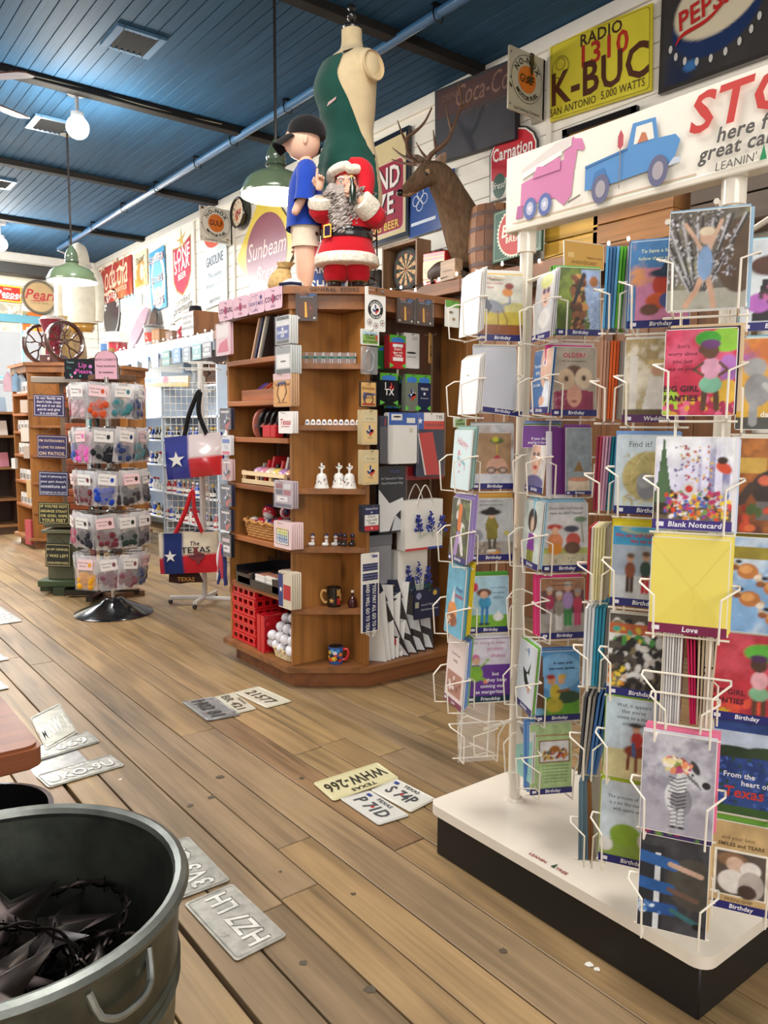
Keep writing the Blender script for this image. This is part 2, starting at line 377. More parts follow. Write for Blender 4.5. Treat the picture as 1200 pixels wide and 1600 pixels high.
def rrect(w, h, r, n=4, x0=0, y0=0):
    P = []
    for cx, cy, a in ((w-r, r, -PI/2), (w-r, h-r, 0), (r, h-r, PI/2), (r, r, PI)):
        P += [(x0+cx+r*math.cos(a+PI/2*i/n), y0+cy+r*math.sin(a+PI/2*i/n)) for i in range(n+1)]
    return P
def bez(P, n=24):
    """smooth curve through the points (Catmull-Rom)"""
    P = [np.array(p, float) for p in P]; P = [2*P[0]-P[1]]+P+[2*P[-1]-P[-2]]; out = []; m = len(P)-3
    for k in range(n+1):
        t = k/n*m; i = min(int(t), m-1); t -= i; a, b, c, d = P[i:i+4]
        out.append(.5*(2*b+(c-a)*t+(2*a-5*b+4*c-d)*t*t+(3*b-a-3*c+d)*t**3))
    return out
rnd = random.Random(7)
XW = 4.18; ZC = 3.872; YB = 12.84
# ================================================================ THE SETTING
def struct(name, m, parent=None, **k): return m.build(name, parent, kind=None if parent else 'structure', **k)
fl = struct('floor', M('paint', '#2a2119').box((1.5, 6, -.07), (6.2, 14.4, .08)))
xs = [-1.60]
for x in (-1.47, -1.34, -1.21, -1.08, -.95, -.82, -.69, -.56, -.43, -.30, -.16, -.03, .10, .23, .365, .495, .625, .757, .886, 1.030, 1.158, 1.283, 1.442, 1.565, 1.70, 1.83, 1.965, 2.10, 2.235, 2.37, 2.50, 2.635, 2.77, 2.90, 3.03, 3.165, 3.30, 3.43, 3.565, 3.70, 3.83, 3.965, 4.10, 4.22): xs.append(x)
forced = {1.030: [1.792], 1.442: [1.80], 2.10: [2.46], .625: [2.1], 1.283: [3.05], 1.565: [2.6]}
ftones = ['#8f7652', '#8a7356', '#977c55', '#826c50', '#927753', '#896c4d']
for x0, x1 in zip(xs[:-1], xs[1:]):
    ys = [-1.0]; fs = forced.get(x0, [])
    while ys[-1] < 12.6: ys.append(ys[-1]+rnd.uniform(2.6, 4.6))
    if fs: ys = [y for y in ys if abs(y-fs[0]) > 1.1]; ys = sorted(ys+fs)
    ys[-1] = 12.9; g = .0022+(.010 if x0 in (.757,) else .0018 if x0 in (.886, 1.03, .625) else 0)
    for y0, y1 in zip(ys[:-1], ys[1:]):
        if y1-y0 < .05: continue
        t = rnd.choice(ftones)
        m = M('floorwood', t).box(((x0+g+x1-.002)/2, (y0+y1)/2, -.014+rnd.uniform(-.0008, .0008)), (x1-.002-x0-g, y1-y0-.004, .028), b=.0022)
        m.build('plank', fl)
def spots(name, lst, col):
    for k, (p, r) in enumerate(lst):
        m = M('paint', col); n = 10; q = random.Random(k+len(name))
        m.at((p[0], p[1], .0010)).prism([(r*q.uniform(.6, 1.15)*math.cos(2*PI*i/n), r*q.uniform(.5, 1)*math.sin(2*PI*i/n)) for i in range(n)], .0006); m.build(name, fl)
spots('gum_spot', [((1.242, 2.595, 0.000), .020), ((1.144, 2.464, 0.000), .017), ((1.059, 2.452, 0.000), .014), ((1.017, 1.358, 0.000), .017), ((0.944, 1.530, 0.000), .012), ((1.101, 1.910, 0.000), .006), ((1.365, 1.265, 0.000), .013), ((1.207, 1.689, 0.000), .008), ((1.479, 2.403, 0.000), .012)], '#54493b')
spots('paper_scrap', [((1.494, 1.102, 0.000), .012), ((1.497, 1.080, 0.000), .009), ((0.938, 2.798, 0.000), .008)], '#e8e4da')
ce = struct('ceiling', M('paint', '#1c2a38').box((1.4, 6, ZC+.06), (6.0, 14.2, .06)))
x = -1.55
while x < 4.2:
    for y0, y1 in ((-1, 4.2), (4.2, 8.5), (8.5, 12.84)):
        m = M('ceilwood', '#29506f').box((x+.044, (y0+y1)/2, ZC+.012+rnd.uniform(0, .001)), (.0865, y1-y0-.002, .024), b=.0035); m.build('board', ce)
    x += .088
for k, y in enumerate((2.1, 4.25, 6.38, 8.50, 10.74)):
    struct('trim_%d' % (k+1), M('ceilwood', '#23211f').box((1.3, y, ZC-.028), (5.7, .10, .056), b=.006))
m = M('paint', '#d9c9a8').tube([(.0+i*.35, 6.335-.004*(i % 2), ZC-.03-.008*math.sin(i*1.9)) for i in range(10)], .004); m.build('cable', bpy.data.objects['trim_3'])
pipe = thing('ceiling_pipe', 'long blue painted pipe running under the ceiling boards towards the back wall', 'pipe', (3.36, 6, 3.82))
pipe['kind'] = 'structure'; del pipe['label'], pipe['category']; pipe.name = 'trim_pipe'
M('gloss', '#3f6a92').tube([(0, -6.5, 0), (0, 5.9, 0)], .032, 10).build('pipe', pipe)
for y in (2.9, 3.82, 4.7, 5.60, 6.52, 7.27, 8.27, 9.27, 10.35, 11.3):
    M('metal', '#3a3f45').tube([(0, y-6, .05), (0, y-6, .0), (.04, y-6, -.01), (.03, y-6, -.05), (-.03, y-6, -.045), (-.042, y-6, 0), (-.03, y-6, .045)], .006, 5).box((0, y-6, .045), (.09, .03, .008)).build('hanger', pipe)
m = M('gloss', '#cfd8dd').tube([(3.36, 11.95, 3.80), (3.6, 12.2, 3.80), (4.0, 12.6, 3.79), (4.1, 12.7, 3.72), (4.1, 12.7, 3.5)], .014, 6); struct('trim_6', m)
wr = struct('wall_right', M('paint', '#b9b4a8').box((XW+.06, 6, 1.93), (.08, 14.2, 3.9)))
z = .02; k = 0
while z < 3.86:
    for y0, y1 in ((-1, 3.62), (3.62, 8.124), (8.124, 9.165), (9.165, 12.84)):
        M('wallwood', '#efe9dc').box((XW+.012, (y0+y1)/2, z+.0685), (.024, y1-y0-.003, .1375), b=.003).build('board', wr)
    z += .1405
for k, y in enumerate((3.62, 8.124, 9.165)): struct('trim_%d' % (k+7), M('paint', '#e6dfd0').box((XW-.010, y, 3.0), (.02, .045, 1.7), b=.003))
struct('trim_10', M('gloss', '#f4f0e6').box((XW-.016, 5.9, 3.822), (.034, 13.8, .095), b=.008))
wb = struct('wall_back', M('paint', '#c9c4b8').box((.2, YB+.07, 3.42), (7.9, .08, .92)).box((3.86, YB+.07, 1.48), (.64, .08, 2.97)).box((-.55, YB+.07, 1.48), (6.3, .08, 2.97)).box((3.07, YB+.07, .5), (.96, .08, 1.0)))
z = .02
while z < 3.86:
    for x0, x1 in (((-1.6, 2.56), (3.56, 4.17)) if 1.0 < z < 2.92 else ((-1.6, 4.17),)):
        M('wallwood', '#e9e2d0').box(((x0+x1)/2, YB+.012, z+.0685), (x1-x0, .024, .1375), b=.003).build('board', wb)
    z += .1405
struct('trim_11', M('gloss', '#f4f0e6').box((1.3, YB-.016, 3.80), (5.7, .034, .13), b=.008))
struct('trim_12', M('paint', '#3d3c3a').box((1.0, YB-.14, 3.595), (5.3, .26, .165), b=.01))
w = struct('window_1', M('gloss', '#5f97a6').box((2.61, YB-.02, 1.95), (.10, .07, 1.98), b=.008).box((3.50, YB-.02, 1.95), (.10, .07, 1.98), b=.008).box((3.05, YB-.02, 2.90), (1.06, .08, .12), b=.008).box((3.05, YB-.03, .98), (1.1, .10, .07), b=.008))
M('gloss', '#7fb0bb').box((3.05, YB+.02, 2.02), (.82, .04, .05)).box((3.05, YB+.02, 2.47), (.03, .03, .85)).box((3.05, YB+.02, 1.5), (.03, .03, .95)).build('sash', w)
for zz in (1.5, 2.45):
    for xx in (2.85, 3.26): M('glass').box((xx, YB+.025, zz), (.38, .006, .85)).build('pane', w)
def vent(x, y, lab):
    t = thing('air_vent', lab, 'vent', (x, y, ZC-.01))
    M('gloss', '#5b7f9e').box((-.14, 0, 0), (.05, .34, .02)).box((.14, 0, 0), (.05, .34, .02)).box((0, -.155, 0), (.24, .03, .02)).box((0, .155, 0), (.24, .03, .02)).build('frame', t)
    M('cloth', '#101214').box((0, 0, .005), (.24, .29, .004)).build('backing', t)
    for i in range(6): M('cloth', '#1c1e21').at((-.1+i*.04, 0, -.006), (0, .6, 0)).box((0, 0, 0), (.034, .28, .003)).build('slat', t)
vent(2.06, 5.42, 'dark louvred air vent in the blue ceiling, nearest the camera')
vent(2.03, 7.30, 'louvred air vent in the ceiling beside the bright bulb')
vent(2.02, 9.32, 'small far air vent at the left edge of the ceiling')
t = thing('ceiling_fan', 'brown ceiling fan whose one blade shows at the left edge', 'fan', (.93, 5.83, 3.45))
M('gloss', '#4a2a1c').lathe([(.02, .16), (.02, .42)], 10).build('rod', t)
M('gloss', '#5a3424').lathe([(.02, -.10), (.10, -.08), (.13, 0), (.12, .09), (.03, .14)], 20).build('motor', t)
for k in range(5):
    a = .44+k*2*PI/5; M('wood_x', '#5e2c1c').at((0, 0, 0), (.2, 0, a)).prism([(.13, -.04), (.20, -.075), (.62, -.08), (.66, -.05), (.66, .05), (.62, .08), (.20, .075), (.13, .04)], .008).build('blade', t)
# ---------------------------------------------------------------- lamps
def pendant(x, y, z, r, lab, watts, rod=ZC):
    t = thing('pendant_lamp', lab, 'lamp', (x, y, z))
    M('gloss', '#2a2422').tube([(0, 0, .30), (0, 0, rod-z)], .009, 8).build('rod', t)
    M('gloss', '#2a2422').lathe([(.06, rod-z-.03), (.055, rod-z)], 16).build('canopy', t)
    M('gloss', '#4d5c4a').lathe([(.058, .155), (.052, .165), (.062, .175), (.060, .19), (.054, .20), (.058, .215), (.054, .235), (.05, .25), (.036, .28), (.02, .305), (.012, .32)], 18).build('socket', t)
    s = M('gloss', '#66775c').lathe([(r, 0), (r*1.01, .012), (r*.97, .035), (r*.86, .085), (r*.70, .115), (r*.30, .150), (.05, .165)], 36, cap=False).build('shade', t)
    M('gloss', '#f4f2ea').lathe([(.045, .158), (r*.30, .146), (r*.69, .111), (r*.845, .082), (r*.955, .034), (r*.985, .004)], 36, cap=False).build('shade_lining', s)
    M('bulb').ball((0, 0, .07), .045, 14, 8, sc=(1, 1, 1.2)).build('bulb', t)
    l = bpy.data.lights.new('pendant_light', 'POINT'); l.energy = watts; l.color = (1, .93, .82); l.shadow_soft_size = .06
    o = bpy.data.objects.new('pendant_light', l); COL.objects.link(o); o.location = (0, 0, .01); o.parent = t
pendant(2.40, 4.14, 2.64, .205, 'green enamel pendant lamp hanging by the boy mannequin, lit', 42)
pendant(2.19, 7.386, 2.585, .215, 'green enamel pendant lamp above the spinning bag rack, lit', 55)
def globe(x, y, z, lab, watts, drop):
    t = thing('ceiling_light', lab, 'lamp', (x, y, z))
    M('gloss', '#c9ccd0').lathe([(.07, drop-.03), (.08, drop)], 16).tube([(0, 0, .1), (0, 0, drop-.02)], .015, 8).lathe([(.05, .075), (.05, .11)], 12).build('fitting', t)
    M('globe').ball((0, 0, 0), .085, 16, 10).build('bulb', t)
    l = bpy.data.lights.new('globe_light', 'POINT'); l.energy = watts; l.color = (1, .95, .85); l.shadow_soft_size = .1
    o = bpy.data.objects.new('globe_light', l); COL.objects.link(o); o.location = (0, 0, -.15); o.parent = t
globe(2.00, 6.47, 3.60, 'bright bare globe light hanging from the blue ceiling', 90, ZC-3.6)
globe(2.42, 11.1, 3.60, 'far bright globe light at the left edge', 80, ZC-3.6)
# ================================================================ LOW LEFT CORNER
def plate(nm, bl, br, tl, base, ink, big, small, lab, mat='tin', grp=None, z=.002, extra=0):
    t = thing('license_plate', lab, 'license plate', tuple(bl), 0, grp); b = np.array(bl)
    m = M(mat, base).quad(np.array(bl)-b, np.array(br)-b, np.array(tl)-b, .305, .155).prism(rrect(.305, .155, .012), .0022, z)
    m.z = z+.0022; m.build('sheet', t)
    m = M(mat, ink).quad(np.array(bl)-b, np.array(br)-b, np.array(tl)-b, .305, .155); m.z = z+.0035
    k = min(.95, .27/(.088*sum(GLY[(1, c)][2] if (1, c) in GLY else .3 for c in big))); (m.text(big, .1555, .036, .088, b=1, sx=k, col='#77756d') if mat == 'tin' else 0); m.text(big, .1525, .040, .088, b=1, sx=k, col=ink)  # tin plates: dark offset copy under lighter letters paints embossing shade and highlight
    if small: m.text(small, .1525, .122, .028, b=1, sx=1.3, col=ink)
    P = rrect(.289, .139, .010, x0=.008, y0=.008); m2 = [(x, y, z+.0028) for x, y in P]
    m.tube(m2, .0022, 4, closed=True, col=base)
    if extra: m.poly([(.145, .07), (.153, .082), (.161, .07), (.153, .058)], '#c22a25'); m.rect(.03, .115, .03, .018, '#27408f')
    m.build('lettering', t)
plate('c', (1.781, 2.332, 0.002), (1.484, 2.332, 0.002), (1.762, 2.171, 0.002), '#d5cda2', '#3c3a30', 'WHW-266', 'TEXAS', 'cream license plate with upside down lettering near the card rack', 'enamel', z=.003)
plate('c', (1.619, 2.160, 0.002), (1.630, 1.947, 0.002), (1.752, 2.179, 0.002), '#d6d3c8', '#4a4c50', 'S 74P', 'TEXAS', 'white license plate half under the card rack platform corner', 'enamel', extra=1)
plate('c', (1.494, 2.172, 0.002), (1.491, 1.944, 0.002), (1.616, 2.160, 0.002), '#cfcdc6', '#4a4c50', 'P 71D', 'TEXAS', 'white license plate lowest of the three near the card rack', 'enamel', extra=1)
plate('d', (1.710, 3.406, 0.002), (1.732, 3.118, 0.002), (1.852, 3.414, 0.002), '#d2cdb9', '#57533f', '21577', '', 'cream license plate nearest the wooden octagonal cabinet', 'enamel')
plate('d', (1.602, 3.405, 0.002), (1.583, 3.137, 0.002), (1.710, 3.406, 0.002), '#cac6b3', '#5a5644', 'BR 421', 'TEXAS', 'middle license plate of the three before the octagonal cabinet', 'enamel')
plate('d', (1.450, 3.431, 0.002), (1.443, 3.134, 0.002), (1.604, 3.409, 0.002), '#9a9a98', '#4c4c4c', 'H02 81', '', 'grey worn license plate left of the middle one before the cabinet')
plate('b', (0.706, 2.876, 0.002), (0.991, 2.900, 0.002), (0.694, 3.010, 0.002), '#b9b8b0', '#e6e5de', 'UKO-9U', 'TEXAS', 'silver license plate embossed UKO beside the bench corner', z=.001)
plate('b', (0.988, 3.047, 0.002), (0.694, 3.010, 0.002), (0.991, 3.191, 0.002), '#a7a7a5', '#dededb', '74 · F4', '', 'silver license plate embossed 74 upside down beside the bench')
plate('b', (0.680, 3.137, 0.002), (0.990, 3.188, 0.002), (0.676, 3.282, 0.002), '#aeada6', '#e2e2dc', '21 669', '', 'silver license plate partly hidden under the bench corner', z=.001)
plate('b', (0.787, 3.223, 0.002), (0.945, 3.341, 0.002), (0.828, 3.642, 0.002), '#aaa99d', '#deddd2', 'MNW 1', '', 'crumpled silver license plate beyond the bench corner', z=.003)
plate('a', (0.963, 1.638, 0.002), (0.957, 1.934, 0.002), (0.813, 1.629, 0.002), '#bdbbb2', '#efeee6', 'HZ7 LH', '', 'silver license plate with red dot right of the tub', z=.002, extra=0)
plate('a', (0.961, 1.951, 0.002), (0.965, 2.254, 0.002), (0.804, 1.953, 0.002), '#b3b1a8', '#e4e3dc', '3V3 CN', 'TRAILER', 'silver trailer license plate just behind the tub rim')
plate('l', (0.872, 5.528, 0.002), (1.243, 5.545, 0.002), (0.848, 6.086, 0.002), '#b9b9b6', '#ebebe8', 'NNW 40', '', 'farthest silver license plate at the left edge')
plate('l', (0.696, 4.668, 0.002), (0.968, 4.656, 0.002), (0.653, 5.000, 0.002), '#b9b9b6', '#ebebe8', 'T14 LL', '', 'silver license plate at the left edge, second of three')
plate('l', (0.637, 4.131, 0.002), (0.851, 4.134, 0.002), (0.611, 4.463, 0.002), '#b9b9b6', '#ebebe8', 'P17 DU', '', 'silver license plate at the left edge nearest the bench')
t = thing('wash_tub', 'round galvanised steel tub filled with dark metal stars', 'tub', (.283, 1.55, 0))
R = .335
M('steel', '#62675f').lathe([(.0001, .012), (R*.88, .012), (R*.9, .0), (R*.925, .02), (R*.955, .18), (R*.965, .215), (R*.985, .222), (R*.965, .229), (R*.967, .243), (R*.987, .25), (R*.968, .257), (R*.985, .36), (R*.99, .415), (R*.975, .415), (R*.965, .36), (R*.945, .24), (R*.925, .19), (R*.90, .03), (.0001, .03)], 56, cap=False).build('body', t)
a = np.arange(56)*2*PI/56
M('steel', '#747873').tube([(R*math.cos(q), R*math.sin(q), .417) for q in a], .0155, 8, closed=True).build('rim', t)
for sgn in (1, -1):
    c0 = math.radians(-67 if sgn > 0 else 113); P = []
    for k in range(13):
        u = -1+k/6; q = c0+u*.2; dz = .315-.035*(1-abs(u)**3); rr = R*.985+.02*(1-u**4)
        P.append((rr*math.cos(q), rr*math.sin(q), dz+.045))
    P = [(R*.98*math.cos(c0-.2), R*.98*math.sin(c0-.2), .385)]+P[1:-1]+[(R*.98*math.cos(c0+.2), R*.98*math.sin(c0+.2), .385)]
    M('steel', '#9a9d99').tube(bez(P, 20), .007, 7).build('handle', t)
def barn_star(name, c, r, rot, lab, ring=True, grp='barbed wire stars in the tub'):
    t = thing(name, lab, 'metal star', c, 0, grp); t.rotation_euler = rot
    P = star_pts(0, 0, r); V = [(x, y, 0) for x, y in P]+[(0, 0, r*.3)]
    M('metal', '#2b2625').add(V, [(i, (i+1) % 10, 10) for i in range(10)]).build('star', t, smooth=False)
    if ring:
        m = M('metal', '#231e1d')
        for ph in (0, PI):
            m.tube([((r*1.12+.006*math.cos(9*q+ph))*math.cos(q), (r*1.12+.006*math.cos(9*q+ph))*math.sin(q), .006*math.sin(9*q+ph)) for q in np.arange(64)*2*PI/64], .0035, 4, closed=True)
        for k in range(14):
            q = k*2*PI/14; p = np.array((r*1.12*math.cos(q), r*1.12*math.sin(q), 0)); d = np.array((math.cos(q+.6), math.sin(q+.6), .5))*.016; m.tube([p-d, p+d], .0018, 4)
        m.build('wire_ring', t)
B = (.283, 1.55)
for k, (dx, dy, z, r, rx, ry, rz, ring) in enumerate([(-.02, -.05, .235, .10, .15, -.1, .3, 1), (.09, -.03, .25, .085, -.3, .3, 1.1, 0), (-.16, .03, .24, .1, .2, .3, .8, 1), (.03, .13, .225, .13, .5, 0, .2, 0), (-.06, -.16, .27, .13, .25, -.1, .1, 1), (-.08, .17, .2, .12, .1, .2, 2, 1), (.13, .10, .19, .11, -.1, -.2, .5, 1), (.14, -.12, .2, .1, .1, -.1, .9, 1), (-.2, -.1, .2, .08, 0, .3, .6, 0), (0, 0, .16, .14, .1, 0, .2, 1)]):
    barn_star('barbed_wire_star' if ring else 'metal_star', (B[0]+dx, B[1]+dy, z+.05), r*1.12, (rx, ry, rz), 'dark metal star '+('in a barbed wire ring, ' if ring else 'without a ring, ')+('left of centre in the tub', 'right side of the tub', 'by the left rim of the tub', 'at the back of the tub', 'big, nearest the camera in the tub', 'back left of the tub', 'low at the right rim of the tub', 'low at the front right of the tub', 'small, front left of the tub', 'half buried in the middle of the tub')[k], ring, 'stars in the tub')
for k, (dx, dy, z, r, rx, ry) in enumerate([(-.09, .02, .10, .15, .1, .2), (.1, .06, .1, .15, -.1, .1), (.0, -.1, .1, .15, 0, .1), (0, .08, .05, .17, 0, 0)]):
    barn_star('barbed_wire_star', (B[0]+dx, B[1]+dy, z), r, (rx, ry, k), 'dark ringed star at the bottom of the tub, '+('left', 'right', 'front', 'deepest')[k], True, 'stars in the tub')
t = thing('bucket', 'black bucket behind the tub, under the bench corner', 'bucket', (.375, 2.275, 0))
M('gloss', '#17181a').lathe([(.0001, 0), (.15, 0), (.182, .25), (.19, .255), (.176, .257), (.145, .012), (.0001, .012)], 36, cap=False).build('body', t)
M('metal', '#8d9190').tube([(-.19, -.02, .235), (-.14, -.14, .275), (-.02, -.2, .285), (.10, -.16, .275)], .005, 6).build('handle', t)
t = thing('bench', 'low red brown wooden table with rounded corner at left', 'table', (-.45, 1.978+.65, 0))
P = rrect(1.0, 1.35, .035, 5, x0=-.05-.5+.47+.45-.50+.04, y0=-.65)
xr = max(p[0] for p in P); dx = 0.478+.45-xr
m = M('wood_x', '#744024').at((dx, 0, 0)).prism(P, .045, .470)
cx = np.mean([p[0] for p in P]); m.prism([(cx+(x-cx)*.985, y*.985) for x, y in P], .008, .515); m.prism([(cx+(x-cx)*.985, y*.985) for x, y in P], .008, .463); m.build('tabletop', t)
m = M('wood_x', '#5f2f1a').box((dx+.0, .0, .435), (.84, 1.2, .07), b=.008); m.build('apron', t)
for sx_ in (-.34, .34):
    for sy_ in (-.52, .52): M('wood_z', '#5f2f1a').lathe([(.03, 0), (.035, .05), (.028, .1), (.045, .25), (.05, .36), (.045, .40)], 14, (dx+sx_, sy_, 0)).build('leg', t)
# ================================================================ SIGNS ON THE WALLS
def sgn(label, bl, br, tl, base, mat='enamel', thk=.014, P=None, rim=None, name='metal_sign'):
    """flat sign: local x 0..1, y 0..asp; returns the open mesh, the caller prints on it and builds it"""
    w = np.linalg.norm(np.array(br)-bl); h = np.linalg.norm(np.array(tl)-bl); m = M(mat, base).quad(bl, br, tl, 1, h/w); m.asp = h/w; m.lab = label; m.nm = name
    A = h/w; P = P or [(0, 0), (1, 0), (1, A), (0, A)]; m.prism(P, thk, 0, base, rim or base); m.z = thk+.0004; m.dz = .0007
    return m
def done(m, cat='sign', group=None): return m.build(m.nm, None, m.lab, cat, group)
def swash(m, P, w0, col, n=14):
    """a tapering brush stroke"""
    Q = bez(P, n); L = []; Rr = []
    for i, q in enumerate(Q):
        a = np.array(Q[min(i+1, n)])-np.array(Q[max(i-1, 0)]); a = a/np.linalg.norm(a); k = w0*(.25+.75*math.sin(PI*i/n)); L.append((q[0]-a[1]*k/2, q[1]+a[0]*k/2)); Rr.append((q[0]+a[1]*k/2, q[1]-a[0]*k/2))
    z = m._z(); V = [(x, y, z) for p in zip(L, Rr) for x, y in p]; m.add(V, [(2*i+1, 2*i+3, 2*i+2, 2*i) for i in range(n)], col)
m = sgn('rusty red soda sign with white script high in the wall corner', (4.168, 12.783, 3.172), (4.168, 11.239, 3.190), (4.168, 12.789, 3.715), '#a8322c', 'rusty', P=None); A = m.asp
m.pic(0, 0, 1, A, 40, [('f', '#a8322c'), ('c', 3, 2.2, '#c79355', -.1, 2.2), ('c', 8, 4, '#7d2a22', -.3, 2)])
m.text('Coca', .32, A*.36, .36, '#e8c9ab', sh=.28, sx=.62, b=0).text('Cola', .66, A*.36, .40, '#e8c9ab', sh=.28, sx=.62)
swash(m, [(.18, A*.30), (.30, A*.26), (.42, A*.30), (.50, A*.27)], .035, '#e8c9ab'); swash(m, [(.60, A*.75), (.70, A*.80), (.80, A*.72), (.86, A*.80)], .04, '#e8c9ab')
m.text('IN BOTTLES', .72, A*.20, .055, '#e8c9ab', b=1); done(m)
m = sgn('cream and orange beer sign beside the rusty red soda sign', (4.168, 11.123, 3.237), (4.168, 10.665, 3.245), (4.168, 11.123, 3.712), '#e9d9b5'); A = m.asp
m.pic(.03, .03, .94, A-.06, 24, [('f', '#efe0bc'), ('r', 0, 0, 1, .25*A, '#e0a956'), ('e', .55, .75*A*.55, .42, .36*A, '#c98f45'), ('e', .6, .42*A, .14, .25*A, '#efe2c6'), ('c', 5, 3, '#f3e6c4', -.1, 2)])
m.text('Shiner', .5, A*.70, .27, '#33291f', sh=.1, sx=.95, rot=.12, b=1); done(m)
m = sgn('tall light blue sign with outlined white lettering beside the shield sign', (4.168, 10.532, 2.845), (4.168, 10.024, 2.870), (4.168, 10.580, 3.630), '#5aa6cf'); A = m.asp
m.ell(.55, A*.48, .46, A*.47, '#eef4f5').ell(.52, A*.55, .34, A*.30, '#7fbede').ell(.5, A*.25, .30, A*.13, '#d8e2ea').rect(.46, A*.16, .06, A*.16, '#e8d27a')
for t_, y, s in (('GINGER', .80, .26), ('JONES', .46, .25), ('KICKS', .09, .26)): m.text(t_, .52, A*y-.008, s, '#6d2740', b=1, sx=1.05).text(t_, .51, A*y, s*.98, '#f6f6f2', b=0, sx=1.0)
done(m)
m = sgn('small faded green and white sign under the rusty red soda sign', (4.168, 11.727, 2.990), (4.168, 10.897, 2.985), (4.168, 11.739, 3.163), '#dfeee8'); A = m.asp
m.rect(.02, .02, .96, A-.04, '#b9d9d6').rect(.04, .04, .92, A-.08, '#e6f1ec').text('COOK', .5, A*.55, .2, '#9cc6c4', b=1).text('BAKE', .58, A*.12, .2, '#9cc6c4', b=1); done(m)
m = sgn('round dark sign with white lettering behind the red tin', (4.168, 12.542, 2.517), (4.168, 11.819, 2.556), (4.168, 12.511, 2.838), '#2d2c33', P=[(.5+.5*math.cos(i*PI/14), .65+.65*math.sin(i*PI/14)) for i in range(28)]); A = m.asp
m.ring(.5, .65, .47, .5, '#e9e6df').text('WESTERN', 0, 0, .2, '#f0eee6', b=1, arc=(.5, .62, .36, 90, 1)); done(m)
m = sgn('tall white beer sign with a pink shield and gold star', (4.168, 9.859, 2.649), (4.168, 9.151, 2.738), (4.168, 9.865, 3.769), '#f2f0e6', thk=.01); A = m.asp
m.poly([(.10, A*.80), (.5, A*.76), (.9, A*.82), (.88, A*.42), (.75, A*.30), (.5, A*.22), (.25, A*.30), (.12, A*.42)], '#b8944d'); m.poly([(.13, A*.78), (.5, A*.745), (.87, A*.80), (.85, A*.43), (.73, A*.315), (.5, A*.24), (.27, A*.315), (.15, A*.43)], '#c93a55')
m.star(.5, A*.83, .22, '#d9b862', .1, .22).text('LONE', .5, A*.62, .30, '#fbf7f0', b=1, sx=.85).text('STAR', .5, A*.50, .30, '#fbf7f0', b=1, sx=.88).text('BEER', .5, A*.41, .15, '#fbf7f0', b=1)
m.text('certified', .5, A*.135, .19, '#8a8a86').text('premium', .5, A*.05, .22, '#5b5b58', sh=.2); done(m)
m = sgn('white gasoline panel sign with a red disc behind the flanged sign', (4.168, 8.882, 2.700), (4.168, 8.293, 2.733), (4.168, 8.873, 3.691), '#dfe9e8'); A = m.asp
m.ell(.5, A*.83, .46, A*.165, '#df5b3d').text('GULF', .5, A*.80, .42, '#3566c0', b=1, sx=.75).text('GASOLINE', .5, A*.47, .26, '#2d3560', sx=.62).text('This pump', .5, A*.33, .14, '#5c7696').text('Knocks knock', .5, A*.22, .13, '#5c7696').text('approved', .5, A*.05, .13, '#3f4a58'); done(m)
def flange(label, y, x0, x1, z0, z1, side, dark):
    w, h = x1-x0, z1-z0
    m = M('enamel', '#b9b09c' if dark else '#d9d3c6').frame((x0, y, z0), (w, 0, 0), (0, 0, w)); A = h/w; m.prism(rrect(1, A, .02, 2), .012, -.012); m.z = .001; m.dz = .0007; m.lab = label; m.nm = 'flange_sign'
    m.ring(.5, A*.56, .425, .435, '#23211f').ell(.5, A*.56, .245, .245, '#d4702a').text('GULF', .5, A*.56-.07, .21, '#1f1d1c', b=1, sx=.78)
    m.text('NO-NOX', 0, 0, .155, '#1f1d1c', b=1, arc=(.5, A*.56, .285, 92, 1)).text('MOTOR FUEL', 0, 0, .115, '#1f1d1c', b=1, arc=(.5, A*.56, .385, 270, -1))
    m.text('Gulf Refining Company', .5, .035, .078, '#2a2826', sh=.1)
    for q in ((.04, .1), (.04, A*.5), (.04, A*.9), (.96, .1), (.96, A*.5), (.96, A*.9)): m.ell(q[0], q[1], .013, .02, '#2a2019', 8)
    if dark: m.poly([(.55, A), (.66, A), (.64, A*.70), (.60, A*.62), (.56, A*.72)], '#3a2619').poly([(0, .42*A), (.07, .36*A), (.05, .33*A), (0, .37*A)], '#2a1d15').poly([(.45, .58*A), (.60, .64*A), (.62, .54*A), (.52, .50*A)], '#4a3020')
    else: m.poly([(.04, A*.99), (.14, A*.95), (.1, A*.90), (.03, A*.93)], '#4a2c1c').ell(.84, .12, .05, .03, '#a07c4a')
    m.at().box((x1-.004, y+.05, (z0+z1)/2), (.02, .10, h*.98), '#a8a294'); done(m)
flange('white enamel flanged fuel sign sticking out beside the round clock', 8.159, 3.78, 4.165, 3.322, 3.69, 1, 0)
flange('rust-stained flanged fuel sign sticking out beside the yellow radio sign', 3.667, 3.826, 4.165, 3.335, 3.72, 1, 1)
c = (4.168, 7.882, 3.604); t = thing('round_clock', 'round wall clock with a thick black rim beside the diamond sign', 'clock', (c[0]-.01, c[1], c[2]))
m = M('gloss', '#1d1b1a').frame((0, 0, 0), (0, -1, 0), (0, 0, 1)); m.lathe([(.16, 0), (.165, .02), (.163, .07), (.150, .082), (.142, .078), (.138, .055), (.0001, .055)], 32, cap=False).build('case', t)
m = M('paper', '#e8d2b4').frame((0, 0, 0), (0, -1, 0), (0, 0, 1)); m.z = .056; m.ell(0, 0, .137, col='#e8d2b4', n=32)
for k in range(12): a = PI/2-k*PI/6; m.text(str(k or 12), .108*math.cos(a), .108*math.sin(a)-.012, .034, '#2c2320', b=1)
m.text('JAX', 0, -.02, .075, '#c23a35', b=1, sh=.2).ell(-.03, -.05, .025, .03, '#c76a4a').build('dial', t)
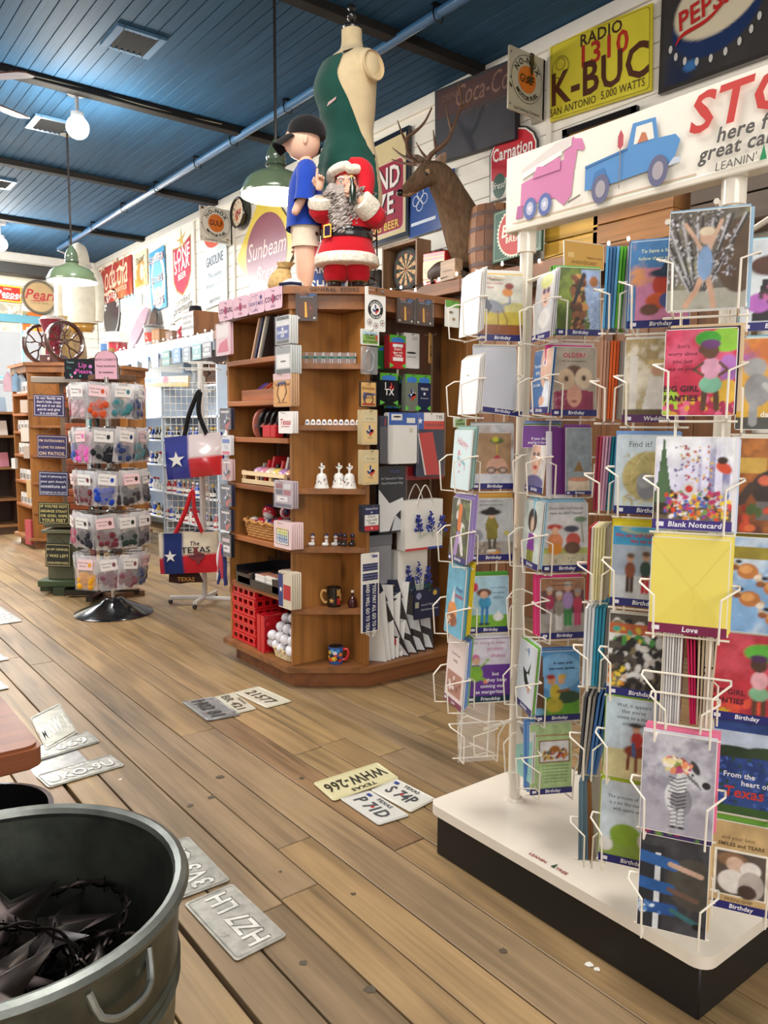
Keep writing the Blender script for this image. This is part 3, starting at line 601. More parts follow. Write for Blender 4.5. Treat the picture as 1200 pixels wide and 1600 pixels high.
m = M('paint', '#1d1b1a').frame((0, 0, .0), (0, -1, 0), (0, 0, 1)); m.z = .0605; m.poly([(0, .006), (.07, -.02), (0, -.006)]).poly([(-.006, 0), (.05, -.075), (.006, 0)]).ell(0, 0, .008); m.build('hands', t)
bl = (4.168, 8.031, 3.136); y0, z0 = bl[1], bl[2]; hw = .66
m = M('enamel', '#e3c64a').frame((XW-.012, y0-hw, z0), (0, -1, 0), (0, 0, 1)); m.lab = 'yellow diamond bread sign with a maroon disc behind the boy mannequin'; m.nm = 'metal_sign'
P = []
for k in range(4):
    a = PI/2+k*PI/2; P += [(hw*math.cos(a)-.05*math.cos(a+PI/4)*s-.02*math.cos(a), hw*math.sin(a)-.05*math.sin(a+PI/4)*s-.02*math.sin(a)) for s in (-0.0,)] and [(hw*math.cos(a)*.94+.045*math.cos(a-PI/2), hw*math.sin(a)*.94+.045*math.sin(a-PI/2)), (hw*math.cos(a)*.985, hw*math.sin(a)*.985), (hw*math.cos(a)*.94+.045*math.cos(a+PI/2), hw*math.sin(a)*.94+.045*math.sin(a+PI/2))]
m.prism(P, .02, 0, '#e3c64a', '#6b5a48'); m.z = .021; m.dz = .0008
m.ell(0, -.03, .43, .40, '#8d4b57', 40).text('Sunbeam', 0, -.07, .26, '#e9c9c0', sh=.28, sx=.86).text('Bread', .02, -.30, .22, '#e9c9c0', sh=.28, sx=.9); done(m)
m = sgn('dark framed cream and red beer sign behind the dress form', (4.168, 5.842, 2.834), (4.168, 5.042, 2.847), (4.168, 5.844, 3.686), '#1f2430', 'gloss', .03); A = m.asp
m.rect(.04, .05, .92, A-.10, '#d9c79a'); m.poly(rrect(.86, A*.66, .06, 4, .07, .09), '#e2c9c0').poly(rrect(.84, A*.645, .06, 4, .08, .10), '#a03a4a')
m.text('GRAND', .90, A*.50, .30, '#3a2a2c', al='r', b=1, sx=.8).text('GRAND', .88, A*.505, .30, '#efe6e0', al='r', b=1, sx=.8).text('PRIZE', .80, A*.26, .30, '#3a2a2c', al='r', b=1, sx=.8).text('PRIZE', .78, A*.265, .30, '#efe6e0', al='r', b=1, sx=.8)
m.text('TEXAS BEER', .86, A*.115, .11, '#e8c766', al='r', b=1); done(m)
m = sgn('glossy blue sign with a white flower outline behind the deer head', (4.168, 5.049, 2.828), (4.168, 4.555, 2.838), (4.168, 5.023, 3.236), '#2a4f97', 'gloss'); A = m.asp
for k in range(4): a = k*PI/2; m.ring(.24+.10*math.cos(a), A*.66+.09*math.sin(a), .07, .085, '#d9e2ee', 16)
m.rect(.05, A*.2, .6, .05, '#dfe8f5').text('BLUE', .8, A*.70, .22, '#dfe8f5', b=1); done(m)
m = sgn('dark brown faded soda panel between deer antlers and flanged sign', (4.168, 4.695, 3.316), (4.168, 3.879, 3.272), (4.168, 4.712, 3.845), '#2a2830', 'rusty', .05); A = m.asp
m.pic(.03, .03, .94, A-.06, 44, [('f', '#2b2a33'), ('r', 0, A*.58, 1, A, '#43221f'), ('c', 12, 3, '#33262a', -.1, 2), ('r', 0, .10, 1, .108, '#4b4a50')])
m.text('Coca-Cola', .66, A*.66, .26, '#7d5a4a', sh=.28, sx=.7).text('DRINK', .22, A*.80, .08, '#6d4d40').text('GOOD WITH FOOD', .62, A*.50, .07, '#55453f'); done(m)
m = sgn('yellow radio station sign with brown and red lettering', (4.168, 3.601, 3.306), (4.168, 2.843, 3.264), (4.168, 3.618, 3.790), '#d2c22f'); A = m.asp
m.poly(rrect(.965, A-.03, .03, 3, .0175, .015), '#8c8430').poly(rrect(.955, A-.04, .03, 3, .0225, .02), '#d8cb3a')
m.text('RADIO', .53, A*.82, .13, '#4a3426', b=1).text('1310', .55, A*.56, .24, '#b93428', b=1, sx=1.0).text('K-BUC', .50, A*.20, .37, '#54301f', b=1, sx=.86).text('SAN ANTONIO', .245, A*.06, .09, '#4a3426', sx=.78).text('5,000 WATTS', .74, A*.075, .09, '#4a3426', sx=.78)
m.ring(.12, A*.70, .045, .05, '#6d6230', 20).ring(.12, A*.66, .085, .09, '#6d6230', 20); done(m)
m = sgn('dark soda sign picturing a white bottle cap, top right', (4.168, 2.786, 3.217), (4.168, 2.038, 3.208), (4.168, 2.789, 3.876), '#3a3531', 'gloss', .03); A = m.asp
m.pic(.03, .03, .94, A-.06, 60, [('f', '#3e3a38'), ('c', 2, 2, '#1f2a4a', .2, 1.5), ('c', 9, 3, '#4a443e', -.2, 2), ('e', .45, .42, .37, .29, '#24345c', 12), ('e', .46, .52, .37, .25, '#d9cdb0', 12), ('c', 6, 2.2, '#6b3d33', -.35, 2.5), ('p', [(.2, .66), (.75, .80), (.7, .95), (.3, .95)], '#b8332c'), ('e', .25, .10, .06, .04, '#3f6fa8')])
for k in range(9): a = math.radians(196+k*18); m.ell(.44+.36*math.cos(a), .36+.24*math.sin(a), .016, .03, '#c9c6c0', 8)
m.text('PEPSI', .36, .43, .19, '#bf2f2a', b=1, sx=.9, rot=.18, sh=.1); swash(m, [(.14, .30), (.20, .36), (.40, .40), (.58, .52)], .03, '#bf2f2a'); done(m)
m = sgn('white sign with rounded black and red border, mostly behind the rack header', (4.168, 2.729, 2.971), (4.168, 1.961, 2.958), (4.168, 2.736, 3.110), '#e4e1dc', 'enamel', .03, P=None); A = m.asp
m.poly([(.03, 0), (.03, A-.08), (.08, A-.03), (1, A-.03), (1, 0)], '#1f1c1b').poly([(.06, 0), (.06, A-.10), (.10, A-.075), (1, A-.075), (1, 0)], '#e4e1dc').poly([(.07, 0), (.07, A-.11), (.11, A-.09), (1, A-.09), (1, 0)], '#c0392b').poly([(.08, 0), (.08, A-.14), (1, A-.12), (1, 0)], '#e4e1dc'); done(m)
t = thing('framed_picture', 'black picture frame with tan mat under the yellow radio sign', 'picture')
bl, br, tl = np.array((4.168, 3.471, 2.989)), np.array((4.168, 2.916, 2.976)), np.array((4.168, 3.485, 3.219))
A = np.linalg.norm(tl-bl)/np.linalg.norm(br-bl); m = M('gloss', '#1c1716').quad(bl, br, tl, 1, A)
for (x, y, w, h) in ((0, 0, 1, .07), (0, A-.07, 1, .07), (0, 0, .07, A), (.93, 0, .07, A)): m.prism([(x, y), (x+w, y), (x+w, y+h), (x, y+h)], .03)
m.build('frame', t); m = M('paper', '#b98f57').quad(bl, br, tl, 1, A); m.prism([(.02, .02), (.98, .02), (.98, A-.02), (.02, A-.02)], .012); m.build('mat', t)
bl = np.array((4.168, 4.144, 2.909)); br = np.array((4.168, 3.695, 2.900)); tl = np.array((4.168, 4.151, 3.158)); P = [(0, 0), (1, 0), (1, .72), (.93, .86), (.78, .98), (.5, 1.06), (.22, .98), (.07, .86), (0, .72)]
m = sgn('red and white scalloped milk sign with a bottle behind the rack header', bl, br, tl, '#2a2422', P=P, rim='#3a3230')
c = .5; q = lambda s: [(c+(x-c)*s, .5+(y-.5)*s) for x, y in P]
m.poly(q(.955), '#ece6da').poly([p for p in q(.91)], '#c3222f').poly([(.05, .05), (.95, .05), (.95, .32), (.05, .32)], '#ece6da').ell(.22, .22, .14, .19, '#1f4a34').text('fresh', .22, .18, .15, '#e8e6dc', sh=.3)
m.poly([(.40, .05), (.40, .28), (.50, .45), (.50, .52), (.64, .52), (.64, .45), (.74, .28), (.74, .05)], '#e3d79a').text('MILK', .57, .14, .12, '#22304a', b=1).text('Carnation', .5, .60, .27, '#f2ece4', sh=.05, sx=.72, b=1); done(m)
bl, br, tl = (3.785, 3.718, 2.369), (3.785, 3.308, 2.388), (3.785, 3.715, 2.687)
m = sgn('dark green bread sign with a red serrated disc on the shelf', bl, br, tl, '#1f5240', thk=.02); A = m.asp
m.rect(.03, .03, .94, A-.06, '#c9d2b8').rect(.036, .036, .928, A-.072, '#1f5240')
m.poly([(.48+(.40 if i % 2 else .37)*math.cos(i*PI/40), A*.52+(.40 if i % 2 else .37)*math.sin(i*PI/40)) for i in range(80)], '#e6dcc6').ell(.48, A*.52, .355, col='#b8312f', n=40)
m.text('FRESH', .48, A*.68, .10, '#f0e6d4', b=1).text('Bond', .47, A*.45, .26, '#f0e6d4', b=1, sh=.15).text('BREAD', .48, A*.32, .125, '#f0e6d4', b=1); done(m)
# ---- back wall
m = sgn('red and yellow soda sign with white script on the back wall', (2.565, 12.820, 3.142), (3.044, 12.820, 3.134), (2.576, 12.820, 3.380), '#e0b23a'); A = m.asp
m.rect(.04, .05, .92, A-.1, '#c9342b'); [m.rect(.04, .05+i*(A-.1)/3, .92, .006, '#e0564a') for i in (1, 2)]; m.text('Pepper', .66, A*.30, .27, '#f5efe6', b=1, sh=.15, sx=.9).text('Dr', .22, A*.36, .27, '#f5efe6', b=1, sh=.15).rect(.45, A*.20, .46, .03, '#f5efe6').text('DRINK', .6, A*.72, .08, '#f5efe6'); done(m)
c = (3.302, 12.820, 3.245); t = thing('round_sign', 'round tan beer button sign with red script on the back wall', 'sign', c)
M('gloss', '#6e6656').frame((0, 0, 0), (1, 0, 0), (0, 0, 1)).lathe([(.245, -.01), (.255, .03), (.24, .055), (.225, .05), (.215, .035), (.0001, .035)], 32, cap=False).build('rim', t)
m = M('enamel', '#b59a70').frame((0, 0, 0), (1, 0, 0), (0, 0, 1)); m.z = .036; m.ell(0, 0, .216, col='#b59a70', n=32); m.text('Pearl', 0, -.03, .20, '#a83a3c', sh=.3, b=1); swash(m, [(-.14, -.06), (0, -.05), (.15, -.03)], .02, '#a83a3c'); m.text('LAGER BEER', 0, -.10, .045, '#7a6a4c'); m.build('face', t)
m = sgn('pale map poster on the back wall over the window', (2.632, 12.820, 2.707), (3.009, 12.820, 2.708), (2.649, 12.820, 3.113), '#b3aa98', 'paper'); A = m.asp
m.pic(.02, .02, .96, A-.04, 34, [('f', '#c2b8a4'), ('c', 4, 2.6, '#9c9484', 0, 3), ('c', 7, 5, '#d8cfba', -.1, 3), ('l', [(.2, .2), (.5, .6), (.8, .7), (.95, .4)], .02, '#6b6558'), ('e', .3, .6, .2, .14, '#d9b48a')]); done(m)
m = sgn('orange sign picturing a bottle on the back wall', (3.046, 12.820, 2.739), (3.328, 12.820, 2.733), (3.057, 12.820, 3.023), '#d9682c'); A = m.asp
m.pic(0, 0, 1, A, 30, [('f', '#dd6a2c'), ('p', [(0, A), (.28, A), (.1, .6*A), (0, .5*A)], '#8e8a6a'), ('l', [(.22, .8*A), (.40, .5*A)], .10, '#6b4a2a'), ('l', [(.36, .55*A), (.62, .12*A)], .2, '#d9a42c'), ('e', .5, .33*A, .08, .08, '#f0ddb0'), ('e', .25, .12, .08, .05, '#efe6d4')]); done(m)
m = sgn('narrow red sign with a white disc partly behind the sweatshirt', (3.555, 12.820, 3.060), (3.870, 12.820, 3.050), (3.549, 12.820, 3.424), '#b9442f'); A = m.asp
m.rect(0, 0, .06, A, '#e9e2d2').ell(.36, A*.5, .18, .2, '#e9e2d2').ell(.36, A*.5, .12, .13, '#b9442f'); done(m)
# ================================================================ HIGH SHELF ALONG THE RIGHT WALL
SZ = 2.33
t = thing('plank_shelf', 'long high plank shelf along the right wall carrying antiques', 'shelf', (3.98, 6.8, SZ))
for k, (y0, y1, c) in enumerate(((2.6, 4.05, '#7a4f30'), (4.05, 6.0, '#84583a'), (6.0, 7.9, '#6f4a30'), (7.9, 9.6, '#b9c6d6'), (9.6, 11.4, '#b5c2d2'))):
    M('wood_y' if k < 3 else 'paint', c).at((-3.98, -6.8, -SZ)).box((3.99, (y0+y1)/2, SZ-.016), (.36, y1-y0-.004, .03), b=.003).build('plank', t)
    M('wood_y' if k < 3 else 'gloss', c).at((-3.98, -6.8, -SZ)).box((3.80, (y0+y1)/2, SZ-(.045 if k < 3 else .10)), (.022, y1-y0-.004, .09 if k < 3 else .20), b=.003).build('fascia', t)
for y in (3.0, 4.6, 6.2, 7.85, 9.3, 11.2):
    M('wood_z' if y < 7 else 'paint', '#5b3a24' if y < 7 else '#a9bdd3').at((-3.98, -6.8, -SZ)).box((4.1, y, SZ-.45), (.10, .05, .84)).box((3.97, y, SZ-.10), (.3, .05, .12)).build('bracket', t)
t = thing('string_light', 'string of warm fairy lights along the high shelf edge', 'string lights', (3.79, 6.8, SZ))
P = []; rl = random.Random(4); bulbs = []
y = 2.7
while y < 11.3:
    z = .012+.02*rl.random()-.03*(rl.random() > .6); P.append((-.012*rl.random(), y-6.8, z)); bulbs.append(P[-1]); y += rl.uniform(.11, .2)
M('gloss', '#3b3a30').tube(P, .003, 4).build('wire', t)
b0 = None
for q in bulbs:
    if b0 is None: b0 = M('fairy').ball((0, 0, 0), .0085, 6, 5, sc=(1, 1, 1.5)).build('bulb', t); b0.location = q
    else: o = b0.copy(); COL.objects.link(o); o.location = q
def plaque(c, w, h, col, lines, lab, grp=None, ink='#e9eee8', ex=(0, -1, 0), border=None, hang=True, name='slogan_plaque', tilt=0, sc=None):
    t = thing(name, lab, 'plaque', c, 0, grp); m = M('paint', col).frame((0, 0, 0), ex, (0, 0, 1))
    ct, st = math.cos(tilt), math.sin(tilt); R = np.eye(4); R[:2, :2] = [[ct, -st], [st, ct]]; m.T = m.T@R
    m.prism([(-w/2, -h), (w/2, -h), (w/2, 0), (-w/2, 0)], .008); m.z = .0085
    if border: m.rect(-w*.47, -h*.95, w*.94, h*.90, border); m.rect(-w*.455, -h*.93, w*.91, h*.86, col)
    n = len(lines); 
    for i, l in enumerate(lines):
        wd_ = sum(GLY[(1, c_)][2] if (1, c_) in GLY else .3 for c_ in l); s = min(h*.86/n*.95, w*.86/max(wd_, .1)); m.text(l, 0, -h*(.07+.86*(i+.78)/n), s, ink, b=1)
    m.build('board', t)
    if hang: M('metal', '#55504a').frame((0, 0, 0), ex, (0, 0, 1)).tube([(-w*.3, 0, .004), (0, w*.25, .004), (w*.3, 0, .004)], .0015, 4).build('hanger', t)
for k, (px, py, col, ls) in enumerate([(211, 570, '#7fa3b5', ['GOOD', 'FOOD']), (227.5, 564, '#7d98b3', ['HOWDY', "Y'ALL"]), (243, 559, '#8b93ad', ['HOME', 'SWEET']), (260, 555, '#6d9a93', ['TEXAS', 'IS HOME']), (276.5, 551, '#6f93b8', ['LOVE', 'Y\'ALL', 'MORE']), (292, 549, '#7f8a92', ['BLESS', 'THIS', 'MESS']), (308, 545, '#7ea4a8', ['COWBOY', 'UP', 'DARLIN']), (324, 541.5, '#858189', ['GATHER', 'HERE', 'FRIENDS'])]):
    P = [(3.775, 10.182, 2.108), (3.775, 9.812, 2.134), (3.775, 9.483, 2.152), (3.775, 9.142, 2.160), (3.775, 8.829, 2.167), (3.775, 8.550, 2.162), (3.775, 8.275, 2.170), (3.775, 8.013, 2.174)]
    plaque((P[k][0], P[k][1], P[k][2]+.05), .22, .17, col, ls, 'small slogan plaque number %s from the left hanging on the pale blue shelf edge' % ('one two three four five six seven eight'.split()[k]), 'small plaques on the shelf edge')
def crate(label, c, d, rz, col, tone='#5a3a22', name='wooden_crate', n=3, txt=None):
    t = thing(name, label, 'crate', c, rz); w, l, h = d
    M('wood_z', tone).box((0, 0, .006), (w*.96, l*.96, .012)).build('bottom', t)
    for k in range(n):
        z = h*(k+.5)/n; hh = h/n-.008
        for s in (-1, 1): M('wood_y', col).box((s*(w/2-.006), 0, z), (.012, l, hh), b=.002).build('slat', t)
        for s in (-1, 1): M('wood_x', col).box((0, s*(l/2-.006), z), (w-.026, .012, hh), b=.002).build('slat', t)
    if txt: m = M('paint', '#3a2a1e').frame((-w/2-.001, 0, h*.42), (0, -1, 0), (0, 0, 1)); m.text(txt, 0, 0, h*.25, '#3a2a1e', b=1); m.build('stencil', t)
    return t
def can(label, c, prof, cols, name='tin_can', cat='tin', mat='gloss', n=24, txt=None, parts=None):
    t = thing(name, label, cat, c); M(mat).lathe(prof, n, cols=cols, cap=False).build('body', t)
    if txt: r, z, s, col = txt[1:5]; m = M('paper', col).frame((0, 0, 0), (0, -1, 0), (0, 0, 1)); m.z = 0; m.text(txt[0], 0, z, s, col, b=1); V = m.V[-1]; a = -V[:, 1]/r; V[:, 0] = -r*1.01*np.cos(a); V[:, 1] = -r*1.01*np.sin(a); m.build('label_print', t)
    return t
def on(p, dz=0): return (p[0], p[1], SZ+dz)
can('red and white coffee canister with white lid at the far shelf end', on((3.950, 11.335, 2.457)), [(.001, 0), (.13, .0), (.14, .16), (.14, .165), (.175, .17), (.165, .30), (.15, .31), (.001, .31)], ['#a3323a', '#a3323a', '#9c2c34', '#efe8dc', '#efe8dc', '#e6dfd2', '#e6dfd2', '#e6dfd2'], 'coffee_canister', 'canister')
can('blue banded round tin at the far left of the shelf', on((3.950, 11.635, 2.435)), [(.001, 0), (.16, 0), (.16, .06), (.16, .065), (.16, .16), (.15, .165), (.001, .165)], ['#d9d3c8', '#d9d3c8', '#d9d3c8', '#4a6d97', '#4a6d97', '#c9c3b8', '#c9c3b8'])
p = (3.950, 10.682, 2.405); t = thing('oval_board', 'pinkish grey oval board wrapped in plastic leaning on the shelf', 'board', (p[0]-.04, p[1], SZ))
m = M('vinyl', '#b99aa4').frame((0, 0, 0), (.12, -1, 0), (.42, 0, 1)); m.prism([(.15*math.sin(a), .30-.30*math.cos(a)) for a in np.arange(32)*2*PI/32], .03); m.build('body', t)
p = (3.950, 10.330, 2.395); t = thing('oval_board', 'dark oval board standing behind the pinkish one', 'board', (p[0]+.1, p[1], SZ)); M('gloss', '#3a3336').frame((0, 0, 0), (0, -1, 0), (.15, 0, 1)).prism([(.13*math.sin(a), .28-.28*math.cos(a)) for a in np.arange(28)*2*PI/28], .02).build('body', t)
can('grey metal can with a red label on the far shelf', on((3.950, 9.956, 2.332)), [(.001, 0), (.125, 0), (.128, .05), (.128, .055), (.128, .17), (.128, .175), (.128, .235), (.135, .24), (.14, .26), (.12, .27), (.001, .27)], ['#9a9c9a', '#9a9c9a', '#9a9c9a', '#b8483f', '#b8483f', '#9a9c9a', '#9a9c9a', '#77797a', '#77797a', '#6a6c6d', '#6a6c6d'], mat='gloss', txt=('STILL', .128, .09, .06, '#f0e6da'))
for lab, px, py, d, rz, col in (('plain wooden box beside the grey can on the shelf', 251, 537, (.15, .16, .19), .25, '#a5764c'), ('small two tone box beside the glass jar on the shelf', 271, 535, (.12, .17, .13), .1, '#8a6a58')):
    p = on([(3.950, 9.742, 2.356), (3.950, 9.338, 2.339)][0 if px == 251 else 1]); t = thing('wooden_box', lab, 'box', p, rz); M('wood_z', col).box((0, 0, d[2]/2), d, b=.004).build('body', t); M('wood_y', col).box((0, 0, d[2]+.005), (d[0]+.01, d[1]+.01, .012), b=.002).build('lid', t)
t = thing('glass_jar', 'small clear glass jar on top of the two tone box', 'jar', (p[0], p[1], p[2]+.141)); M('glass').lathe([(.001, 0), (.04, 0), (.045, .06), (.03, .08)], 14, cap=False).build('body', t); M('metal', '#aaa59a').lathe([(.032, .078), (.032, .095), (.001, .097)], 14).build('lid', t)
can('red glass jug beside the lettered box on the shelf', on((3.950, 9.031, 2.351)), [(.001, 0), (.07, 0), (.078, .05), (.075, .12), (.045, .15), (.04, .18), (.001, .18)], ['#b5424a']*7, 'jug', 'jug')
p = on((3.950, 8.565, 2.355)); t = thing('lettered_box', 'large wooden box with white lettered face on the shelf', 'box', p, 0)
m = M('wood_z', '#8c5a38').box((0, 0, .14), (.30, .34, .28), b=.004); m.build('body', t)
m = M('paper', '#c9c6c2').frame((-.152, .16, .01), (0, -1, 0), (0, 0, 1)); m.prism([(0, 0), (.32, 0), (.32, .26), (0, .26)], .003); m.z = .0035
for k, s in enumerate(('LARGEST NUT', 'ROASTERS', 'HOME ROASTED')): m.text(s, .16, .19-.06*k, .045, '#6f6e74', b=0)
m.build('face_print', t)
t = thing('hat', 'dark felt hat lying on the lettered box', 'hat', (p[0], p[1]+.12, SZ+.281)); M('cloth', '#26262b').lathe([(.13, 0), (.14, .006), (.085, .012), (.08, .05), (.07, .085), (.001, .08)], 20, cap=False, sx=.9).build('body', t)
p = on((3.950, 5.222, 2.428)); can('dull grey metal pail with a wire handle by the dartboard crate', p, [(.001, 0), (.10, 0), (.125, .22), (.13, .225), (.115, .22), (.09, .012), (.001, .012)], ['#5f6264']*7, 'pail', 'pail', 'steel')
M('metal', '#55585a').tube([(p[0]-.125, p[1], SZ+.2), (p[0]-.1, p[1]+.08, SZ+.27), (p[0], p[1]+.11, SZ+.29), (p[0]+.1, p[1]+.06, SZ+.27), (p[0]+.125, p[1], SZ+.2)], .004, 5).build('handle', bpy.data.objects['pail']).matrix_parent_inverse = Matrix.Translation((-p[0], -p[1], -SZ))
p = on((3.930, 4.811, 2.405))
t = thing('dartboard_cabinet', 'wooden box frame holding a dartboard on the shelf', 'cabinet', p, .0)
for y_, z_, d in ((.205, .19, (.14, .02, .38)), (-.205, .19, (.14, .02, .38)), (0, .01, (.14, .39, .02)), (0, .37, (.14, .39, .02))): M('wood_z', '#8b6a4c').box((.0, y_, z_), d, b=.003).build('board', t)
M('wood_z', '#4a3626').box((.06, 0, .19), (.015, .39, .34)).build('back', t)
t = thing('dartboard', 'round dartboard with cream and black wedges in the wooden box', 'dartboard', (p[0]-.0, p[1], SZ+.19))
m = M('paper', '#1d1b19').frame((.03, 0, 0), (0, -1, 0), (0, 0, 1)); m.lathe([(.165, 0), (.165, .03), (.001, .03)], 32); m.build('body', t)
m = M('paper').frame((.03, 0, 0), (0, -1, 0), (0, 0, 1)); m.z = .0305
for k in range(20):
    a0, a1 = (k-.5)*PI/10, (k+.5)*PI/10; c1 = '#c9a878' if k % 2 else '#1d1a18'; c2 = '#9c3a2a' if k % 2 else '#3c5a3a'
    for r0, r1, c in ((.012, .072, c1), (.072, .080, c2), (.080, .118, c1), (.118, .126, c2)): m.add([(r*math.cos(a), r*math.sin(a), .031) for r, a in ((r0, a0), (r1, a0), (r1, a1), (r0, a1))], [(0, 1, 2, 3)], c)
m.z = .0315; m.ring(0, 0, .135, .137, '#8a8580').ell(0, 0, .012, col='#9c3a2a').build('face', t)
crate('dusky purple slatted crate behind the deer chest', (4.06, 4.623, SZ), (.16, .30, .30), 0, '#5a4048', n=3)
p = on((3.880, 4.369, 2.361)); t = thing('gasoline_tin', 'red and yellow gasoline tin on the shelf', 'tin', p, .2)
m = M('gloss', '#c5302a').box((0, 0, .115), (.13, .20, .23), b=.006); m.build('body', t)
m = M('gloss').frame((-.0655, .10, 0), (0, -1, 0), (0, 0, 1)); m.z = .001; m.rect(.004, .05, .19, .12, '#e8b52c').text('GASOLINE', .1, .085, .05, '#b8221e', b=1, sx=.72).rect(.004, .19, .19, .006, '#e8b52c').rect(.004, .03, .19, .006, '#e8b52c'); m.build('label_print', t)
M('gloss', '#a8241e').lathe([(.02, .23), (.02, .255), (.001, .258)], 12, (.03, .06, 0)).build('cap', t)
p = on((3.820, 4.187, 2.346)); t = thing('wooden_box', 'small pale wooden box in front of the gasoline tin', 'box', (p[0]-.005, p[1]-.02, p[2]), -.1); M('wood_y', '#a08468').box((0, 0, .07), (.07, .17, .14), b=.003).build('body', t)
m = M('paint').frame((-.0355, 0, 0), (0, -1, 0), (0, 0, 1)); m.z = .001; m.text('Fredericksburg', 0, .06, .02, '#5f4a3a', sh=.2); m.build('stencil', t)
p = on((3.970, 3.911, 2.376)); t = thing('barrel', 'weathered wooden nail keg with flaking paint on the shelf', 'barrel', p)
R = .175
for k in range(16):
    a0 = k*2*PI/16+.01; a1 = (k+1)*2*PI/16-.01; V = []; F = []
    for j in range(7):
        z = .46*j/6; r = R*(.90+.10*math.sin(PI*j/6))
        for a, rr in ((a0, r), (a1, r), (a1, r-.014), (a0, r-.014)): V.append((rr*math.cos(a), rr*math.sin(a), z))
    for j in range(6): F += [(4*j+i, 4*j+(i+1) % 4, 4*j+4+(i+1) % 4, 4*j+4+i) for i in range(4)]
    F += [(3, 2, 1, 0), (24, 25, 26, 27)]; M('rusty', rnd.choice(['#8b5a34', '#7d4f30', '#946540', '#6e4a34'])).add(V, F).build('stave', t)
for z in (.07, .17, .30, .40): M('rusty', '#5a4038').lathe([(R*(.905+.10*math.sin(PI*z/.46))+.001, z-.014), (R*(.905+.10*math.sin(PI*(z+.02)/.46))+.001, z+.014)], 32, cap=False).build('hoop', t)
M('wood_x', '#6b4a30').cyl((0, 0, .43), R*.88, .012, 24).build('lid', t)
p = on((3.800, 4.284, 2.273), .002); t = thing('armadillo_figure', 'dark leathery armadillo figure lying on the shelf edge by the lights', 'figurine', (p[0]+.05, p[1], p[2]))
m = M('horn', '#3d2c22').tube(bez([(0, .17, .02), (0, .10, .075), (0, .0, .095), (0, -.09, .07), (0, -.15, .03)], 14), [.012, .03, .045, .055, .06, .064, .066, .066, .064, .06, .054, .045, .035, .028, .018], 12); m.build('shell', t)
m = M('horn', '#31241c').tube(bez([(0, -.14, .04), (-.01, -.20, .05), (-.02, -.26, .03)], 8), [.026, .026, .024, .02, .017, .014, .011, .009, .006], 8); m.build('head', t)
M('horn', '#31241c').tube(bez([(0, .16, .02), (-.01, .25, .015), (-.03, .33, .04)], 8), [.013, .012, .011, .01, .009, .007, .006, .004, .003], 6).build('tail', t)
for y_ in (-.08, .08):
    for x_ in (-.035, .035): M('horn', '#31241c').tube([(x_, y_, .06), (x_*1.3, y_, .03), (x_*1.4, y_-.015, .003)], [.016, .012, .013], 6).build('leg', t)
crate('yellow painted wooden crate behind the card rack header', (4.0, 3.217-.05, SZ), (.28, .40, .24), 0, '#c79a3a', n=2)
crate('tan wooden crate behind the card rack, right of the yellow one', (4.0, 2.769-.03, SZ), (.28, .52, .30), 0, '#b07a48', n=2)
crate('dark wooden crate at the right end of the high shelf', (4.0, 2.251-.1, SZ), (.28, .46, .40), 0, '#5a4c40', n=3)
# ---------------------------------------------------------------- mounted stag head
t = thing('stag_head', 'mounted brown stag head with branching antlers on the wall', 'stag head', (XW-.03, 4.410, 2.85)); o0 = np.array(t.location)
N = [np.array(q) for q in ((4.040, 4.168, 2.565), (3.950, 4.149, 2.655), (3.900, 4.183, 2.776), (3.800, 4.170, 2.894), (3.720, 4.188, 3.002), (3.640, 4.210, 3.026), (3.570, 4.241, 2.974), (3.510, 4.277, 2.921), (3.480, 4.302, 2.904))]
Q = bez(N, 32); rs = np.interp(np.linspace(0, 8, 33), range(9), [.185, .165, .140, .112, .100, .084, .062, .045, .030])
M('fur', '#705944').tube([q-o0 for q in Q], rs, 20, flat=1).build('neck_and_head', t)
M('fur', '#57422f').tube([q-o0+np.array((0, 0, -.03-.05*math.sin(PI*min(1, k/12)))) for k, q in enumerate(Q[:15])], [r*.72 for r in rs[:15]], 14).build('mane', t)
n = N[8]-o0; d = (N[8]-N[6]); d /= np.linalg.norm(d); M('gloss', '#17110e').ball(n+d*.02, .027, 10, 7, sc=(1, 1, .9)).build('nose', t)
M('fur', '#a88a6a').tube([N[6]-o0+np.array((0, 0, -.035)), N[7]-o0+np.array((0, 0, -.025)), n+np.array((0, 0, -.018))], [.03, .03, .018], 10).build('jaw', t)
e = np.array((3.565, 4.169, 3.006))-o0; M('gloss', '#120d0a').ball(e+np.array((.012, -.0, .0)), .017, 10, 7).build('eye', t); M('fur', '#b09070').ball(e+np.array((.022, 0, .012)), .024, 10, 6).build('eyelid', t)
def ear(b, tip, wid):
    b, tip = np.array(b)-o0, np.array(tip)-o0; ax = tip-b; L = np.linalg.norm(ax); ax /= L; sd = np.cross(ax, (-.6, -.75, .1)); sd /= np.linalg.norm(sd); nn = np.cross(sd, ax)
    m = M('fur', '#66503c'); f = lambda u, v: b+ax*L*v+sd*(u-.5)*2*wid*math.sin(PI*min(1, (.12+.88*v)))**.8+nn*(.035*(1-(2*u-1)**2))*math.sin(PI*(.15+.8*v))
    m.grid(f, 8, 10); m.grid(lambda u, v: f(1-u, v)+nn*.004, 8, 10, '#a98b76'); m.build('ear', t)
ear((3.700, 4.207, 3.079), (3.730, 4.144, 3.170), .038); ear((3.800, 4.445, 3.175), (3.860, 4.647, 3.302), .038)
